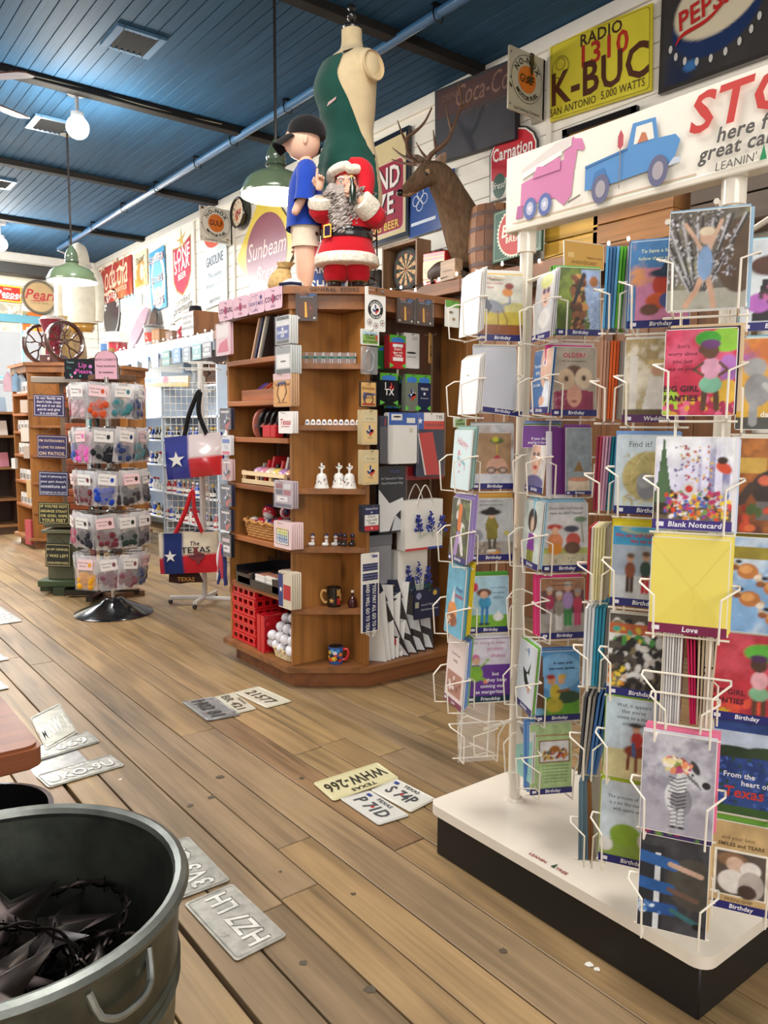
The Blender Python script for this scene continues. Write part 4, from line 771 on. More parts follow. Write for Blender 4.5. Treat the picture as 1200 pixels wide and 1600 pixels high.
def antler(beam, tines):
    m = M('horn', '#6a4a34'); k = len(beam); B_ = bez([np.array(b)-o0 for b in beam], 26); m.tube(B_, np.linspace(.021, .006, 27), 9); m.ball(np.array(beam[0])-o0, .03, 10, 6)
    for i, tip in tines: q = B_[int(i*26)]; tp = np.array(tip)-o0; m.tube(bez([q, q*.45+tp*.55+np.array((0, 0, -.012)), tp], 8), np.linspace(.014, .003, 9), 7)
    m.build('antler', t)
antler([(3.680, 4.278, 3.118), (3.680, 4.252, 3.162), (3.700, 4.196, 3.198), (3.720, 4.115, 3.243), (3.750, 4.074, 3.362), (3.780, 4.053, 3.477), (3.780, 4.080, 3.608)], [(.10, (3.620, 4.332, 3.263)), (.33, (3.680, 4.222, 3.326)), (.58, (3.700, 4.117, 3.453)), (.80, (3.840, 3.993, 3.514))])
antler([(3.720, 4.372, 3.141), (3.740, 4.474, 3.188), (3.780, 4.610, 3.302), (3.800, 4.643, 3.418), (3.820, 4.573, 3.448), (3.850, 4.509, 3.503), (3.860, 4.445, 3.583)], [(.10, (3.660, 4.653, 3.239)), (.22, (3.720, 4.722, 3.351)), (.45, (3.800, 4.764, 3.575)), (.58, (3.820, 4.653, 3.480))])
# ================================================================ OCTAGONAL WOODEN CABINET
OA, OB = (1.975, 3.30), (2.28, 3.07)
OCT = [(1.975, 3.30), (2.28, 3.07), (2.95, 3.07), (3.255, 3.30), (3.255, 3.97), (2.95, 4.20), (2.28, 4.20), (1.975, 3.97)]
def grow(P, k):
    c = np.mean(P, 0); return [tuple(c+(np.array(p)-c)*(1+k)) for p in P]
cab = thing('octagonal_cabinet', 'tall octagonal brown wooden display cabinet with open bays in the middle of the shop', 'cabinet', (2.615, 3.635, 0)); cab['label'] = 'tall octagonal brown wooden display cabinet, the nearer one, with mannequins on top'
oc = (-2.615, -3.635, 0)
def cm(mat, col): return M(mat, col).at(oc)
WD = '#99652f'
cm('wood_x', '#7d4a26').prism(grow(OCT, -.05), .09).build('plinth', cab)
cm('wood_x', '#8b5a30').prism(grow(OCT, .05), .027, .09).build('deck', cab)
cm('wood_y', '#80502a').prism(grow(OCT, .0), .07, 1.865).build('cornice', cab)
cm('wood_x', '#8f5a30').prism(grow(OCT, .045), .034, 1.932).build('top_board', cab)
m = M('paint', '#3c2312').frame(np.array((2.0, 3.28, 1.90))+np.array(oc)+np.array((-.019, -.025, 0)), (.8, -.6, 0), (0, 0, 1)); m.z = .006; m.text('GENERAL  STORE', .19, .043, .022, '#3c2312', b=1, sx=1.3); m.build('carved_lettering', cab)
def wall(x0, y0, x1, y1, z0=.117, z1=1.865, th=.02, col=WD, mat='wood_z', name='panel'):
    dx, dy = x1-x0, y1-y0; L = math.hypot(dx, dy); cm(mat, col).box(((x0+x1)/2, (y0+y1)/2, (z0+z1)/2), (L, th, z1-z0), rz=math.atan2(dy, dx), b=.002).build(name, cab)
for x0, y0, x1, y1 in ((1.985, 3.305, 2.28, 3.305), (2.285, 3.075, 2.285, 3.30), (1.985, 3.965, 2.28, 3.965), (2.285, 3.97, 2.285, 4.19), (2.945, 3.075, 2.945, 3.30), (2.95, 3.305, 3.245, 3.305), (2.95, 3.965, 3.245, 3.965), (2.945, 3.97, 2.945, 4.19)): wall(x0, y0, x1, y1)
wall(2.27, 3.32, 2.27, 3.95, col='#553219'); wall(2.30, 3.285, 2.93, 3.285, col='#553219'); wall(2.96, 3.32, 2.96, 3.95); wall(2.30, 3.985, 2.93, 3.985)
for sx_, sy_ in ((0, 0),):
    for z in (1.655, 1.44, 1.25, 1.0, .715, .455): cm('wood_y', '#9a5c30').box((2.115, 3.635, z-.013), (.28, .636, .026), b=.002).build('shelf', cab)
    for z in (1.61, 1.315, 1.005, .715, .405):
        P = [(1.982, 3.296), (2.272, 3.076), (2.272, 3.292)]; cm('wood_x', '#8a5830').prism(P, .026, z-.026).build('corner_shelf', cab)
        P = [(1.982, 3.974), (2.272, 3.978), (2.272, 4.192)]; cm('wood_x', '#8a5830').prism(P, .026, z-.026).build('corner_shelf', cab)
for y in (3.40, 3.66, 3.90): cm('metal', '#b9b4a8').box((2.257, y, 1.0), (.006, .014, 1.6)).build('shelf_standard', cab)
for x in (2.40, 2.62, 2.86): cm('metal', '#b9b4a8').box((x, 3.273, 1.0), (.014, .006, 1.6)).build('shelf_standard', cab)
# ---- hanging packs, laid out on a vertical plane
LX, RX, NX = (0, -1, 0), (1, 0, 0), (.8, -.6, 0)
def flatpack(name, label, cat, r, ex, back, draw=None, thk=.008, group=None, mat='card', bag=False, n=1, parts=None, tilt=0, behind=None):
    """r = (top centre xyz, width, height); draw(mesh, w, h) prints on the front"""
    (c, w, h) = r; ez = np.cross(ex, (0, 0, 1)); t = thing(name, label, cat, c, 0, group)
    def fr(mt, col):
        m = M(mt, col).frame((0, 0, 0), ex, (0, 0, 1))
        if tilt: q = Matrix.Rotation(tilt, 4, 'Z'); m.T = m.T@np.array(q)
        return m
    m = fr(mat, back); m.prism(rrect(w, h, min(w, h)*.05, 2, -w/2, -h), thk); m.z = thk+.0003; m.dz = .0003
    if draw: draw(m, w, h)
    m.build('card', t)
    if bag: m = fr('clear', '#ffffff'); m.prism(rrect(w*1.04, h*1.02, .004, 2, -w*.52, -h*1.01), .006, thk+.004); m.build('sleeve', t)
    fr('metal', '#a9a6a0').tube([(0, -.008, -.03), (0, -.008, .028), (0, .002, .033)], .0018, 5).build('hook', t)
    for k in range(1, n):
        o = thing(name, (behind or label)+', '+('first', 'second', 'third', 'fourth', 'fifth')[k-1]+' back', cat, tuple(np.array(c)-ez*(thk+.0035)*k+np.array(ex)*.0015*k), 0, (group or behind or label)[:60]+(' stack' if not group else '')); m = fr(mat, back); m.prism(rrect(w, h, min(w, h)*.05, 2, -w/2, -h), thk); m.build('card', o)
    return t
TX = [(.0, .30), (.22, .30), (.22, .02), (.30, -.02), (.33, .0)]
TEXAS = [(-.12, .5), (.10, .5), (.10, .22), (.22, .18), (.40, .14), (.46, .12), (.48, -.08), (.40, -.22), (.22, -.34), (.14, -.55), (.02, -.5), (-.06, -.32), (-.16, -.24), (-.24, -.30), (-.34, -.18), (-.48, 0), (-.12, 0)]
def texas(m, x, y, s, blue='#2b3d78', white='#e9e4da', red='#c23a33'):
    m.poly([(x+a*s, y+b*s) for a, b in TEXAS], red); m.poly([(x+a*s, y+b*s) for a, b in TEXAS if b > -.06 or a < -.2][:9]+[(x+.47*s, y-.0*s), (x-.12*s, y-.0*s)], white)
    m.poly([(x-.12*s, y+.5*s), (x-.12*s, y), (x-.48*s, y), (x-.34*s, y-.18*s), (x-.24*s, y-.30*s), (x-.10*s, y-.26*s), (x+.06*s, y-.05*s), (x+.06*s, y+.5*s)], blue); m.star(x-.1*s, y-.02*s, .12*s, '#fff')
def d_lines(lines, top='#20386f', ink='#fff', y=.55, s=.16):
    def f(m, w, h):
        m.rect(-w*.42, -h*.86, w*.84, h*.52, top)
        for i, l in enumerate(lines): m.text(l, 0, -h*(y+i*.14), w*s, ink, b=1)
    return f
for k, (nm, ink, nx) in enumerate((('COWBOY', '#6b3555', 0), ('DON\'T MESS', '#7f6a9a', 1), ('LONE STAR', '#a33a52', 2), ('COWGIRL', '#6b3555', 3))):
    y = 3.385+k*.168; t = thing('novelty_plate', 'pink novelty license plate reading %s on the cabinet top edge' % nm, 'license plate', (1.945, y, 1.868), 0, 'pink novelty plates on the cabinet')
    m = M('gloss', '#e9c3d2').frame((0, 0, 0), LX, (0, 0, 1)); m.prism(rrect(.16, .105, .012, 3, -.08, 0), .004); m.z = .0045; m.text(nm, 0, .040, .034 if k in (0, 3) else .024, ink, b=1).text('U.S.A.', 0, .012, .016, ink, b=1).text('Texas', 0, .085, .014, ink)
    if k == 1: m.ring(-.03, .05, .036, .038, '#8a76a3', 20).star(.05, .075, .016, '#3b3f8a')
    else: m.ell(0, .052, .012, .022, '#a8456a')
    m.build('plate', t)
def d_navy(m, w, h): m.rect(-w*.44, -h*.14, w*.88, h*.12, '#2c2c30'); m.rect(-w*.44, -h*.34, w*.88, h*.10, '#e6e4e0'); m.rect(-w*.44, -h*.82, w*.88, h*.46, '#27449c'); m.star(0, -h*.46, w*.10, '#fff').text('Lonestar', 0, -h*.62, w*.2, '#fff', b=1).text('AIR', 0, -h*.75, w*.16, '#fff', b=1).rect(-w*.44, -h*.97, w*.88, h*.12, '#333439')
flatpack('hanging_pack', 'navy and white hanging pack, topmost on the cabinet post', 'package', ((1.955, 3.307, 1.830), 0.131, 0.133), LX, '#d9d9d6', d_navy, n=4, bag=True, behind='grey edge of a card pack behind the navy and white pack')
def d_white(m, w, h): m.rect(-w*.46, -h*.28, w*.92, h*.26, '#8e9390'); m.rect(-w*.40, -h*.78, w*.80, h*.46, '#f0eee9').ell(0, -h*.55, w*.2, h*.03, '#38383a').rect(-w*.46, -h*.98, w*.92, h*.16, '#34393b')
flatpack('hanging_pack', 'white faced hanging pack second down the cabinet post', 'package', ((1.955, 3.304, 1.691), 0.143, 0.135), LX, '#c9ccc9', d_white, n=5, bag=True, behind='grey edge of a card pack behind the white faced pack')
def d_patch(m, w, h):
    m.rect(-w*.5, -h*.2, w, h*.2, '#e2bfc0'); m.pic(-w*.42, -h*.97, w*.84, h*.72, 26, [('f', '#d79a5a'), ('r', .04, .04, .96, .96*1.4, '#dca56a'), ('l', [(.25, .75), (.72, .78)], .12, '#5b5f86'), ('l', [(.72, .75), (.80, .45), (.55, .15)], .07, '#4a2c20'), ('l', [(.28, .72), (.18, .4), (.35, .12)], .07, '#4a2c20'), ('e', .5, .42, .2, .2, '#e2b27a')]); m.text('Texas Britches', 0, -h*.38, w*.13, '#4a2417', b=1).text('Don\'t mess with me', 0, -h*.90, w*.07, '#4a2417')
flatpack('patch_pack', 'brown pistol patch pack with pink header on the cabinet post', 'package', ((1.955, 3.318, 1.562), 0.168, 0.160), LX, '#c9a07a', d_patch, n=4, behind='grey edge of a patch pack behind the pistol patch')
flatpack('notepad', 'white hanging notepad with red script on the cabinet post', 'notepad', ((1.955, 3.290, 1.379), 0.131, 0.105), LX, '#f1ece8', lambda m, w, h: m.text('Texas', 0, -h*.60, w*.3, '#c23a4c', sh=.2, b=1).rect(-w*.3, -h*.70, w*.6, h*.03, '#c23a4c'), n=3, behind='white edge of a notepad behind the red script one')
def d_keys(m, w, h):
    for i, c in enumerate(('#8a2a3a', '#d9d6d8', '#3a3a58', '#a33a4a')): m.rect(-w*.42+(i % 2)*w*.44, -h*(.30 if i < 2 else .52), w*.38, h*.18, c)
    m.rect(-w*.35, -h*.78, w*.6, h*.2, '#efecec').ell(-w*.05, -h*.68, w*.12, h*.02, '#333').rect(-w*.45, -h*.97, w*.9, h*.12, '#2a2f55')
flatpack('hanging_pack', 'red and blue keychain pack in clear sleeve on the cabinet post', 'package', ((1.955, 3.314, 1.045), 0.171, 0.133), LX, '#b9a8b0', d_keys, bag=True, n=3, behind='edge of a keychain pack behind the red and blue one')
def d_note(m, w, h):
    m.rect(-w*.36, -h*.86, w*.72, h*.58, '#5b4a58').rect(-w*.33, -h*.84, w*.66, h*.54, '#e8e6da')
    for i, c in enumerate(('#d9c84a', '#b9c65a', '#7a9ac0', '#6a7fc0')): m.text('TEXAS', 0, -h*(.42+i*.12), w*.2, c, b=1)
flatpack('notepad', 'pale pink notepad bundle with rainbow lettering on the cabinet post', 'notepad', ((1.955, 3.327, 0.842), 0.166, 0.132), LX, '#ecd0d0', d_note, n=6, behind='white edge of a notepad behind the rainbow lettered one')
flatpack('postcard', 'red and blue Texas shaped postcard bundle on the cabinet post', 'card', ((1.955, 3.308, 0.596), 0.123, 0.184), LX, '#d9cdb8', lambda m, w, h: (m.rect(-w*.5, -h*.97, w*.36, h*.9, '#2f3c7a'), m.rect(-w*.1, -h*.75, w*.55, h*.4, '#b83038'), m.star(-w*.3, -h*.5, w*.13, '#fff')), n=5, behind='red edge of a postcard behind the Texas shaped one')
def d_tx(m, w, h): m.rect(-w*.45, -h*.97, w*.9, h*.9, '#2a2c44'); texas(m, w*.05, -h*.6, w*.75); m.rect(-w*.35, -h*.22, w*.7, h*.1, '#dcd6d8')
FP = [('pink hanging pack at the top of the far cabinet post', ((1.955, 3.940, 1.860), 0.167, 0.171), '#e9c6ce', lambda m, w, h: m.rect(-w*.4, -h*.45, w*.8, h*.4, '#f0e6e6').poly([(-w*.4, -h*.9), (w*.4, -h*.9), (w*.3, -h*.5), (-w*.2, -h*.62)], '#d85a78')),
 ('dark Texas flag keychain pack, upper, on the far cabinet post', ((1.955, 3.926, 1.405), 0.138, 0.115), '#3a3a4a', d_tx), ('blue and white hanging tag on the far cabinet post', ((1.955, 3.923, 1.259), 0.107, 0.108), '#e3e3e6', lambda m, w, h: m.rect(-w*.4, -h*.4, w*.8, h*.2, '#3a6ac0').rect(-w*.4, -h*.97, w*.8, h*.16, '#d8556a').text('TX', 0, -h*.7, w*.3, '#9aa4c0')),
 ('pinkish card with a Texas shape on the far cabinet post', ((1.955, 3.916, 1.130), 0.115, 0.117), '#c9a8a8', lambda m, w, h: (m.rect(-w*.35, -h*.2, w*.7, h*.08, '#efe6e6'), texas(m, 0, -h*.6, w*.8, '#6a6a8a', '#d9c6c6', '#b85a5a'))),
 ('dark Texas flag keychain pack, third down the far post', ((1.955, 3.933, 0.989), 0.140, 0.116), '#33344a', d_tx), ('dark Texas flag keychain pack, fourth down the far post', ((1.955, 3.941, 0.854), 0.133, 0.120), '#33344a', d_tx),
 ('black magnet pack with two white labels on the far post', ((1.955, 3.942, 0.715), 0.125, 0.127), '#26262c', lambda m, w, h: m.rect(-w*.35, -h*.36, w*.7, h*.16, '#d9c0c6').rect(-w*.38, -h*.80, w*.76, h*.3, '#e9e4e6').ell(0, -h*.64, w*.2, h*.03, '#222'))]
for lab, r, c, d in FP: flatpack('hanging_pack', lab, 'package', r, LX, c, d, bag=True, n=2, behind='pack edge behind the '+' '.join(lab.replace(',', '').split(' on ')[0].split()[:8]))
t = thing('bandana_bunch', 'bunch of red white and blue ribbon hanging at the far cabinet corner', 'ribbon', (1.95, 4.0, .66)); m = M('cloth', '#b23a48')
for k in range(9): m.tube(bez([(0, .02*math.sin(k), 0), (-.01*math.cos(k), .03*math.sin(k*2), -.10), (.02*math.sin(k*3), .045*math.cos(k*1.7), -.2-.02*(k % 3))], 8), [.006, .009, .011, .012, .013, .013, .012, .01, .007], 6, ('#b23a48', '#d9d2d8', '#33386a')[k % 3])
m.build('ribbon', t)
# ---- goods on the left bay shelves
def lean(name, lab, cat, c, w, h, thk, col, lines, ex=LX, back=.28, ink='#6b4a4a', mat='paper'):
    t = thing(name, lab, cat, c); m = M(mat, col).frame((0, 0, 0), ex, np.array((0, 0, 1.))-np.cross(ex, (0, 0, 1))*back); m.prism([(-w/2, 0), (w/2, 0), (w/2, h), (-w/2, h)], thk); m.z = thk+.0004
    for i, l in enumerate(lines): m.text(l, 0, h*(.78-.17*i), h*.12, ink, b=1)
    return m.build('board', t)
for k in range(4):
    t = thing('slogan_board', ['tan slogan board leaning frontmost on the top left shelf', 'dark edged slogan board second in the leaning row', 'cream slogan board third in the leaning row', 'dark board at the back of the leaning row'][k], 'plaque', (2.06, 3.60-.035*k, 1.657))
    ang = .42; m = M('paint', ['#c9a184', '#2a2a4a', '#d9cdb8', '#2d2622'][k]).frame((0, .10, 0), (1, 0, 0), (0, -math.sin(ang), math.cos(ang))); m.prism([(-.075, 0), (.11, 0), (.11, .22), (-.075, .22)], .012); m.z = .0125
    if k == 0:
        for i, l in enumerate(('YOU HAVE', 'TO GO TO', 'TEXAS')): m.text(l, .017, .16-.05*i, .03, '#7a3a2c', b=1)
    m.build('board', t)
t = thing('gift_basket', 'small red handled Texas flag bag on the top left shelf', 'bag', (2.05, 3.425, 1.657)); m = M('cloth', '#b23a4a').box((0, 0, .035), (.05, .075, .07), b=.006); m.rect
m.build('body', t); m = M('paint', '#2f3c7a').frame((-.026, .036, .002), LX, (0, 0, 1)); m.rect(0, 0, .028, .066, '#2f3c7a').star(.014, .034, .011, '#fff').rect(.03, .036, .04, .03, '#e6e0dc'); m.build('flag_print', t)
M('gloss', '#c22f35').tube(bez([(0, .03, .07), (0, .015, .13), (0, 0, .145), (0, -.015, .13), (0, -.03, .07)], 10), .006, 6).build('handle', t)
t = thing('pen_tray', 'low wooden tray holding pens on the second left shelf', 'tray', (2.08, 3.66, 1.442)); M('wood_y', '#a5623a').box((-.06, .0, .03), (.012, .40, .055)).box((.06, 0, .03), (.012, .40, .055)).box((0, .2, .03), (.12, .012, .055)).box((0, -.2, .03), (.12, .012, .075)).box((0, 0, .004), (.12, .4, .008)).box((0, -.02, .03), (.12, .008, .06)).build('body', t)
for k, (y, c) in enumerate(((3.80, '#6a4a9a'), (3.77, '#8a6ab0'), (3.73, '#d9763a'), (3.70, '#c22f2f'), (3.67, '#e09a4a'), (3.60, '#1f1c1c'), (3.57, '#d9cfc0'), (3.54, '#222'), (3.51, '#b89a9a'))):
    t = thing('souvenir_pen', ['purple pen lying in the wooden tray', 'lilac pen in the wooden tray', 'orange pen in the wooden tray', 'red pen in the wooden tray', 'tan pen in the wooden tray', 'black pen nearest the tray divider', 'cream pen at the right of the tray', 'black pen at the right of the tray', 'dusty pink pen at the right of the tray'][k], 'pen', (2.07, y, 1.465), 0, 'pens in the wooden tray')
    M('gloss', c).tube([(-.02, .07, -.01), (0, 0, .03), (.02, -.07, .07)], .007, 6).build('body', t)
for k in range(5):
    t = thing('flip_flop', ['pink patterned flip flop at the left of the black row', 'black flip flop first in the row', 'black flip flop second in the row', 'black flip flop third in the row', 'black flip flop last in the row'][k], 'shoe', (2.06, 3.78-.062*k, 1.253), 0, 'flip flops on the third left shelf')
    m = M('paint', '#d98a78' if k == 0 else '#191718').frame((0, 0, 0), (1, 0, .0), (0, -.45, 1)); m.prism([(.045*math.cos(a)*(1+.25*math.sin(a)), .075+.075*math.sin(a)) for a in np.arange(18)*2*PI/18], .016); m.build('sole', t)
    m = M('paint', '#7d6a80' if k == 0 else '#d58f7f').frame((0, 0, 0), (1, 0, 0), (0, -.45, 1)); m.tube([(-.035, .06, .018), (0, .11, .035), (.035, .06, .018)], .006, 5).build('strap', t)
t = thing('red_box', 'bright red small box in front of the flip flops', 'box', (2.01, 3.52, 1.252), 0); M('gloss', '#cf2631').box((0, 0, .031), (.05, .13, .062), b=.003).build('body', t); M('gloss', '#a81e28').box((-.026, -.015, .031), (.002, .003, .06)).build('seam', t)
for k in range(7):
    t = thing('red_wallet', ['grey edged', 'red', 'black banded red', 'dark', 'tall red', 'white tipped', 'last red'][k]+' souvenir pouch standing on the fourth left shelf', 'pouch', (2.12, 3.78-.048*k, 1.003), 0, 'red pouches on the fourth left shelf')
    m = M('vinyl', ['#b8b4b0', '#cf2b30', '#c92c33', '#26222a', '#cf2f36', '#d9d2cf', '#b82630'][k]).frame((0, 0, 0), (1, 0, 0), (0, -.35, 1)); m.prism([(-.05, 0), (.05, 0), (.045, .11+.02*(k % 3)), (-.045, .11+.02*(k % 3))], .018).build('body', t)
t = thing('slatted_tray', 'pale slatted wooden tray of candy bags on the fourth left shelf', 'tray', (2.0, 3.60, 1.002))
for z in (.015, .058): M('wood_y', '#dcc39a').box((-.01, 0, z), (.008, .44, .022)).build('slat', t); M('wood_y', '#dcc39a').box((.11, 0, z), (.008, .44, .022)).build('slat', t)
for y in (-.215, -.07, .075, .215): M('wood_z', '#d3b88c').box((0, y, .036), (.012, .018, .07)).build('post', t)
M('wood_y', '#cdb183').box((.05, 0, .006), (.12, .43, .008)).build('bottom', t)
for k in range(6):
    t = thing('candy_bag', ['lilac', 'pink', 'cream', 'yellow', 'violet', 'peach'][k]+' wrapped candy bag in the slatted tray', 'candy', (2.04, 3.70-.065*k, 1.02), 0, 'candy bags in the slatted tray'); M('vinyl', ['#c9a0c0', '#d98aa0', '#e3cdb8', '#e6cf6a', '#b88ac0', '#e0a888'][k]).ball((0, 0, .05), .042, 10, 6, sc=(1, 1, .6)).build('body', t)
def basket(lab, c, w, l, h, col, rz=0):
    t = thing('wicker_basket', lab, 'basket', c, rz); N_ = 40
    def rr(a, k): ca, sa = math.cos(a), math.sin(a); n = (abs(ca)**4+abs(sa)**4)**-.25; return (w/2*k*ca*n, l/2*k*sa*n)
    for i in range(6):
        z = h*(i+.5)/6; k = .88+.12*(i+.5)/6; M('wicker', col).tube([(*rr(j*2*PI/N_, k*(1+.012*(-1)**(j+i))), z) for j in range(N_)], h/11, 5, closed=True).build('weave', t)
    M('wicker', col).tube([(*rr(j*2*PI/N_, 1.03), h+.008*math.sin(j*2.5)) for j in range(N_)], h/9, 6, closed=True).build('rim', t); M('wicker', col).prism([rr(j*2*PI/N_, .86) for j in range(N_)], .006).build('bottom', t); return t
basket('orange brown wicker basket of toy balls on the fifth left shelf', (2.10, 3.66, .717), .22, .40, .085, '#b8803f')
for k, (dx, dy, dz) in enumerate([(-.05, .14, .06), (-.05, .05, .065), (-.05, -.04, .065), (-.06, -.12, .06), (.04, .10, .07), (.04, .0, .07), (.03, -.1, .07), (0, .06, .13), (.02, -.09, .14)]):
    t = thing('toy_ball', 'red white and blue toy ball, '+['leftmost at the front', 'second at the front', 'third at the front', 'rightmost at the front', 'left in the back row', 'middle of the back row', 'right of the back row', 'with white top, highest on the pile', 'red striped, upper right'][k]+' of the basket', 'ball', (2.10+dx, 3.66+dy, .717+dz), 0, 'toy balls in the wicker basket')
    m = M('gloss', '#fff'); m.lathe([(max(.041*math.sin(PI*i/10), 1e-4), -.041*math.cos(PI*i/10)) for i in range(11)], 16, cols=['#e9e4de']*3+['#27305e']*2+['#c22d3a']*3+['#ece8e2']*3 if k != 8 else ['#c22d3a', '#ddd', '#c22d3a', '#ddd', '#c22d3a', '#27305e', '#c22d3a', '#ddd', '#c22d3a', '#27305e', '#27305e'], cap=False); m.T = None; o = m.build('body', t); o.rotation_euler = (k, .4*k, .7*k)
basket('small pale wicker basket beside the orange brown one', (2.07, 3.40, .717), .12, .10, .07, '#cfae78')
t = thing('card_display_box', 'black card display box with stacks of white cards on the sixth left shelf', 'display box', (2.06, 3.62, .457)); m = M('gloss', '#17171a')
m.box((0, 0, .004), (.20, .46, .008)).box((-.098, .15, .035), (.006, .16, .055)).box((-.098, -.02, .025), (.006, .46, .035)).box((-.098, -.2, .04), (.006, .07, .075)).box((.098, 0, .065), (.006, .46, .125)).box((0, .228, .05), (.2, .006, .095)).box((0, -.228, .05), (.2, .006, .095)).box((0, .06, .04), (.2, .006, .075)).build('tray', t)
for k, (x, y, h) in enumerate([(-.04, .17, .035), (-.04, .10, .03), (-.045, -.01, .07), (-.045, -.13, .075), (.045, -.13, .10), (.045, -.01, .05)]):
    t = thing('souvenir_card_stack', ['low white card stack at the left of the black box', 'low white card stack second in the black box', 'white card stack in the middle of the black box', 'tall white card stack at the right of the black box', 'tallest white card stack at the back right', 'white card stack at the back middle'][k], 'card stack', (2.06+x, 3.62+y, .466), 0, 'card stacks in the black box'); m = M('paper', '#e9e4dc')
    for i in range(int(h/.008)): m.box((rnd.uniform(-.002, .002), rnd.uniform(-.002, .002), .004+i*.008), (.085, .095, .0074))
    m.box((0, 0, int(h/.008)*.008+.001), (.07, .075, .002), '#a8705a'); m.build('cards', t)
t = thing('picture_book', 'green and yellow picture book leaning at the back of the sixth left shelf', 'book', (2.20, 3.44, .457)); m = M('card', '#3f7a3a').frame((0, 0, 0), LX, (.2, 0, 1)); m.prism([(-.09, 0), (.09, 0), (.09, .20), (-.09, .20)], .015); m.z = .0155; m.pic(-.09, 0, .18, .2, 24, [('f', '#c9b78a'), ('r', 0, 0, 1, .3, '#4a8a3a'), ('e', .25, .4, .2, .18, '#dd8a3a'), ('e', .65, .75, .3, .25, '#8a7f78'), ('r', 0, 0, 1, .06, '#e0cf3a')]); m.build('book', t)
for k in range(6):
    t = thing('red_crate', 'bright red plastic mini crate, '+['bottom', 'second', 'third', 'fourth', 'fifth', 'topmost'][k]+' of the stack on the cabinet deck', 'crate', (2.09+.004*(k % 2), 3.83, .118+.052*k), 0, 'red plastic crates on the deck')
    m = M('gloss', '#d81f28'); m.box((0, 0, .003), (.20, .26, .006))
    for s in (-1, 1):
        for z in (.008, .045): m.box((s*.10, 0, z), (.008, .28, .012)); m.box((0, s*.13, z), (.21, .008, .012))
        for j in range(5): m.box((s*.10, -.12+.06*j, .027), (.006, .018, .03)); m.box((-.09+.045*j, s*.13, .027), (.016, .006, .03))
    m.build('body', t)
for k in range(2):
    t = thing('red_crate', ['red crate standing on end in front of the stack', 'red crate on end behind the front one'][k], 'crate', (2.04+.0*k, 3.645-.04*k, .118), 0, 'red crates on end'); m = M('gloss', '#d0202a')
    m.box((0, 0, .10), (.13, .008, .20))
    for s in (-1, 1): m.box((s*.063, -.016, .10), (.006, .03, .2)); m.box((0, -.016, .10+s*.097), (.13, .03, .006))
    for a in (-.035, .03):
        for b in (.05, .1, .15): m.box((a, -.012, b), (.025, .02, .022))
    m.build('body', t)
basket('low cream wicker tray of golf balls on the cabinet deck', (2.07, 3.43, .118), .16, .22, .05, '#dcc79a')
gb = None; pos = [(-.03, .09, .05), (-.035, .045, .05), (-.04, 0, .045), (-.03, -.05, .05), (-.04, .07, .09), (-.03, .025, .092), (-.035, -.02, .09), (.01, .08, .06), (.01, .03, .06), (.01, -.02, .06), (.01, -.07, .06), (-.01, .05, .13), (-.01, 0, .13), (-.01, -.05, .13), (.03, .07, .16), (.03, .02, .17), (.03, -.03, .17), (.03, -.075, .165), (-.045, -.075, .05), (-.03, -.065, .095)]
for i, d in enumerate(pos):
    p = (2.055+d[0]*1.2, 3.445+d[1]*1.35, .118+d[2]*1.12)
    if gb is None: gb = tag(M('gloss', '#eceaf0').ball((0, 0, 0), .0275, 14, 9).build('golf_ball'), 'white golf ball in the clear bags on the wicker tray', 'ball', 'golf balls on the wicker tray'); gb.location = p
    else: dup(gb, p)
for k, z in enumerate((.10, .17)): tag(M('clear').at((2.065, 3.43, .118+z)).ball((0, 0, -.02), .10, 14, 8, sc=(.8, 1.05, .45)).build('plastic_bag'), ['lower clear plastic bag of golf balls', 'upper clear plastic bag of golf balls'][k], 'bag')
# ---- corner niche goods
def along(k, off=.03): return (OA[0]+.305*k+.6*off, OA[1]-.23*k+.8*off)
for k in range(7):
    x, y = along(.16+.105*k, .06); t = thing('shot_glass', 'clear shot glass with a green band, number %s from the left on the niche shelf' % 'one two three four five six seven'.split()[k], 'glass', (x, y, 1.611), 0, 'shot glasses in the niche')
    M('glass').lathe([(.001, .003), (.017, .003), (.022, .055), (.024, .055), (.0185, 0), (.001, 0)], 16, cap=False).build('body', t); M('gloss', '#4f7a6e').lathe([(.0215, .026), (.0225, .036)], 16, cap=False).build('band', t)
for k in range(11):
    x, y = along(.08 if k == 0 else .18+.072*k-.03, .035); t = thing('thimble', 'white souvenir thimble, number %d from the left in the niche row' % (k+1), 'thimble', (x, y, 1.316), 0, 'thimbles in the niche'); m = M('gloss', '#eceae6').lathe([(.0135, 0), (.013, .004), (.0105, .02), (.007, .026), (.001, .027)], 14, cap=False); m.build('body', t)
    M('paint', ('#8a4a5a', '#4a5a8a', '#6a6a6a')[k % 3]).frame((0, 0, .008), NX, (0, 0, 1)).prism([(-.005, 0), (.005, 0), (.005, .008), (-.005, .008)], .001, .0122).build('print', t)
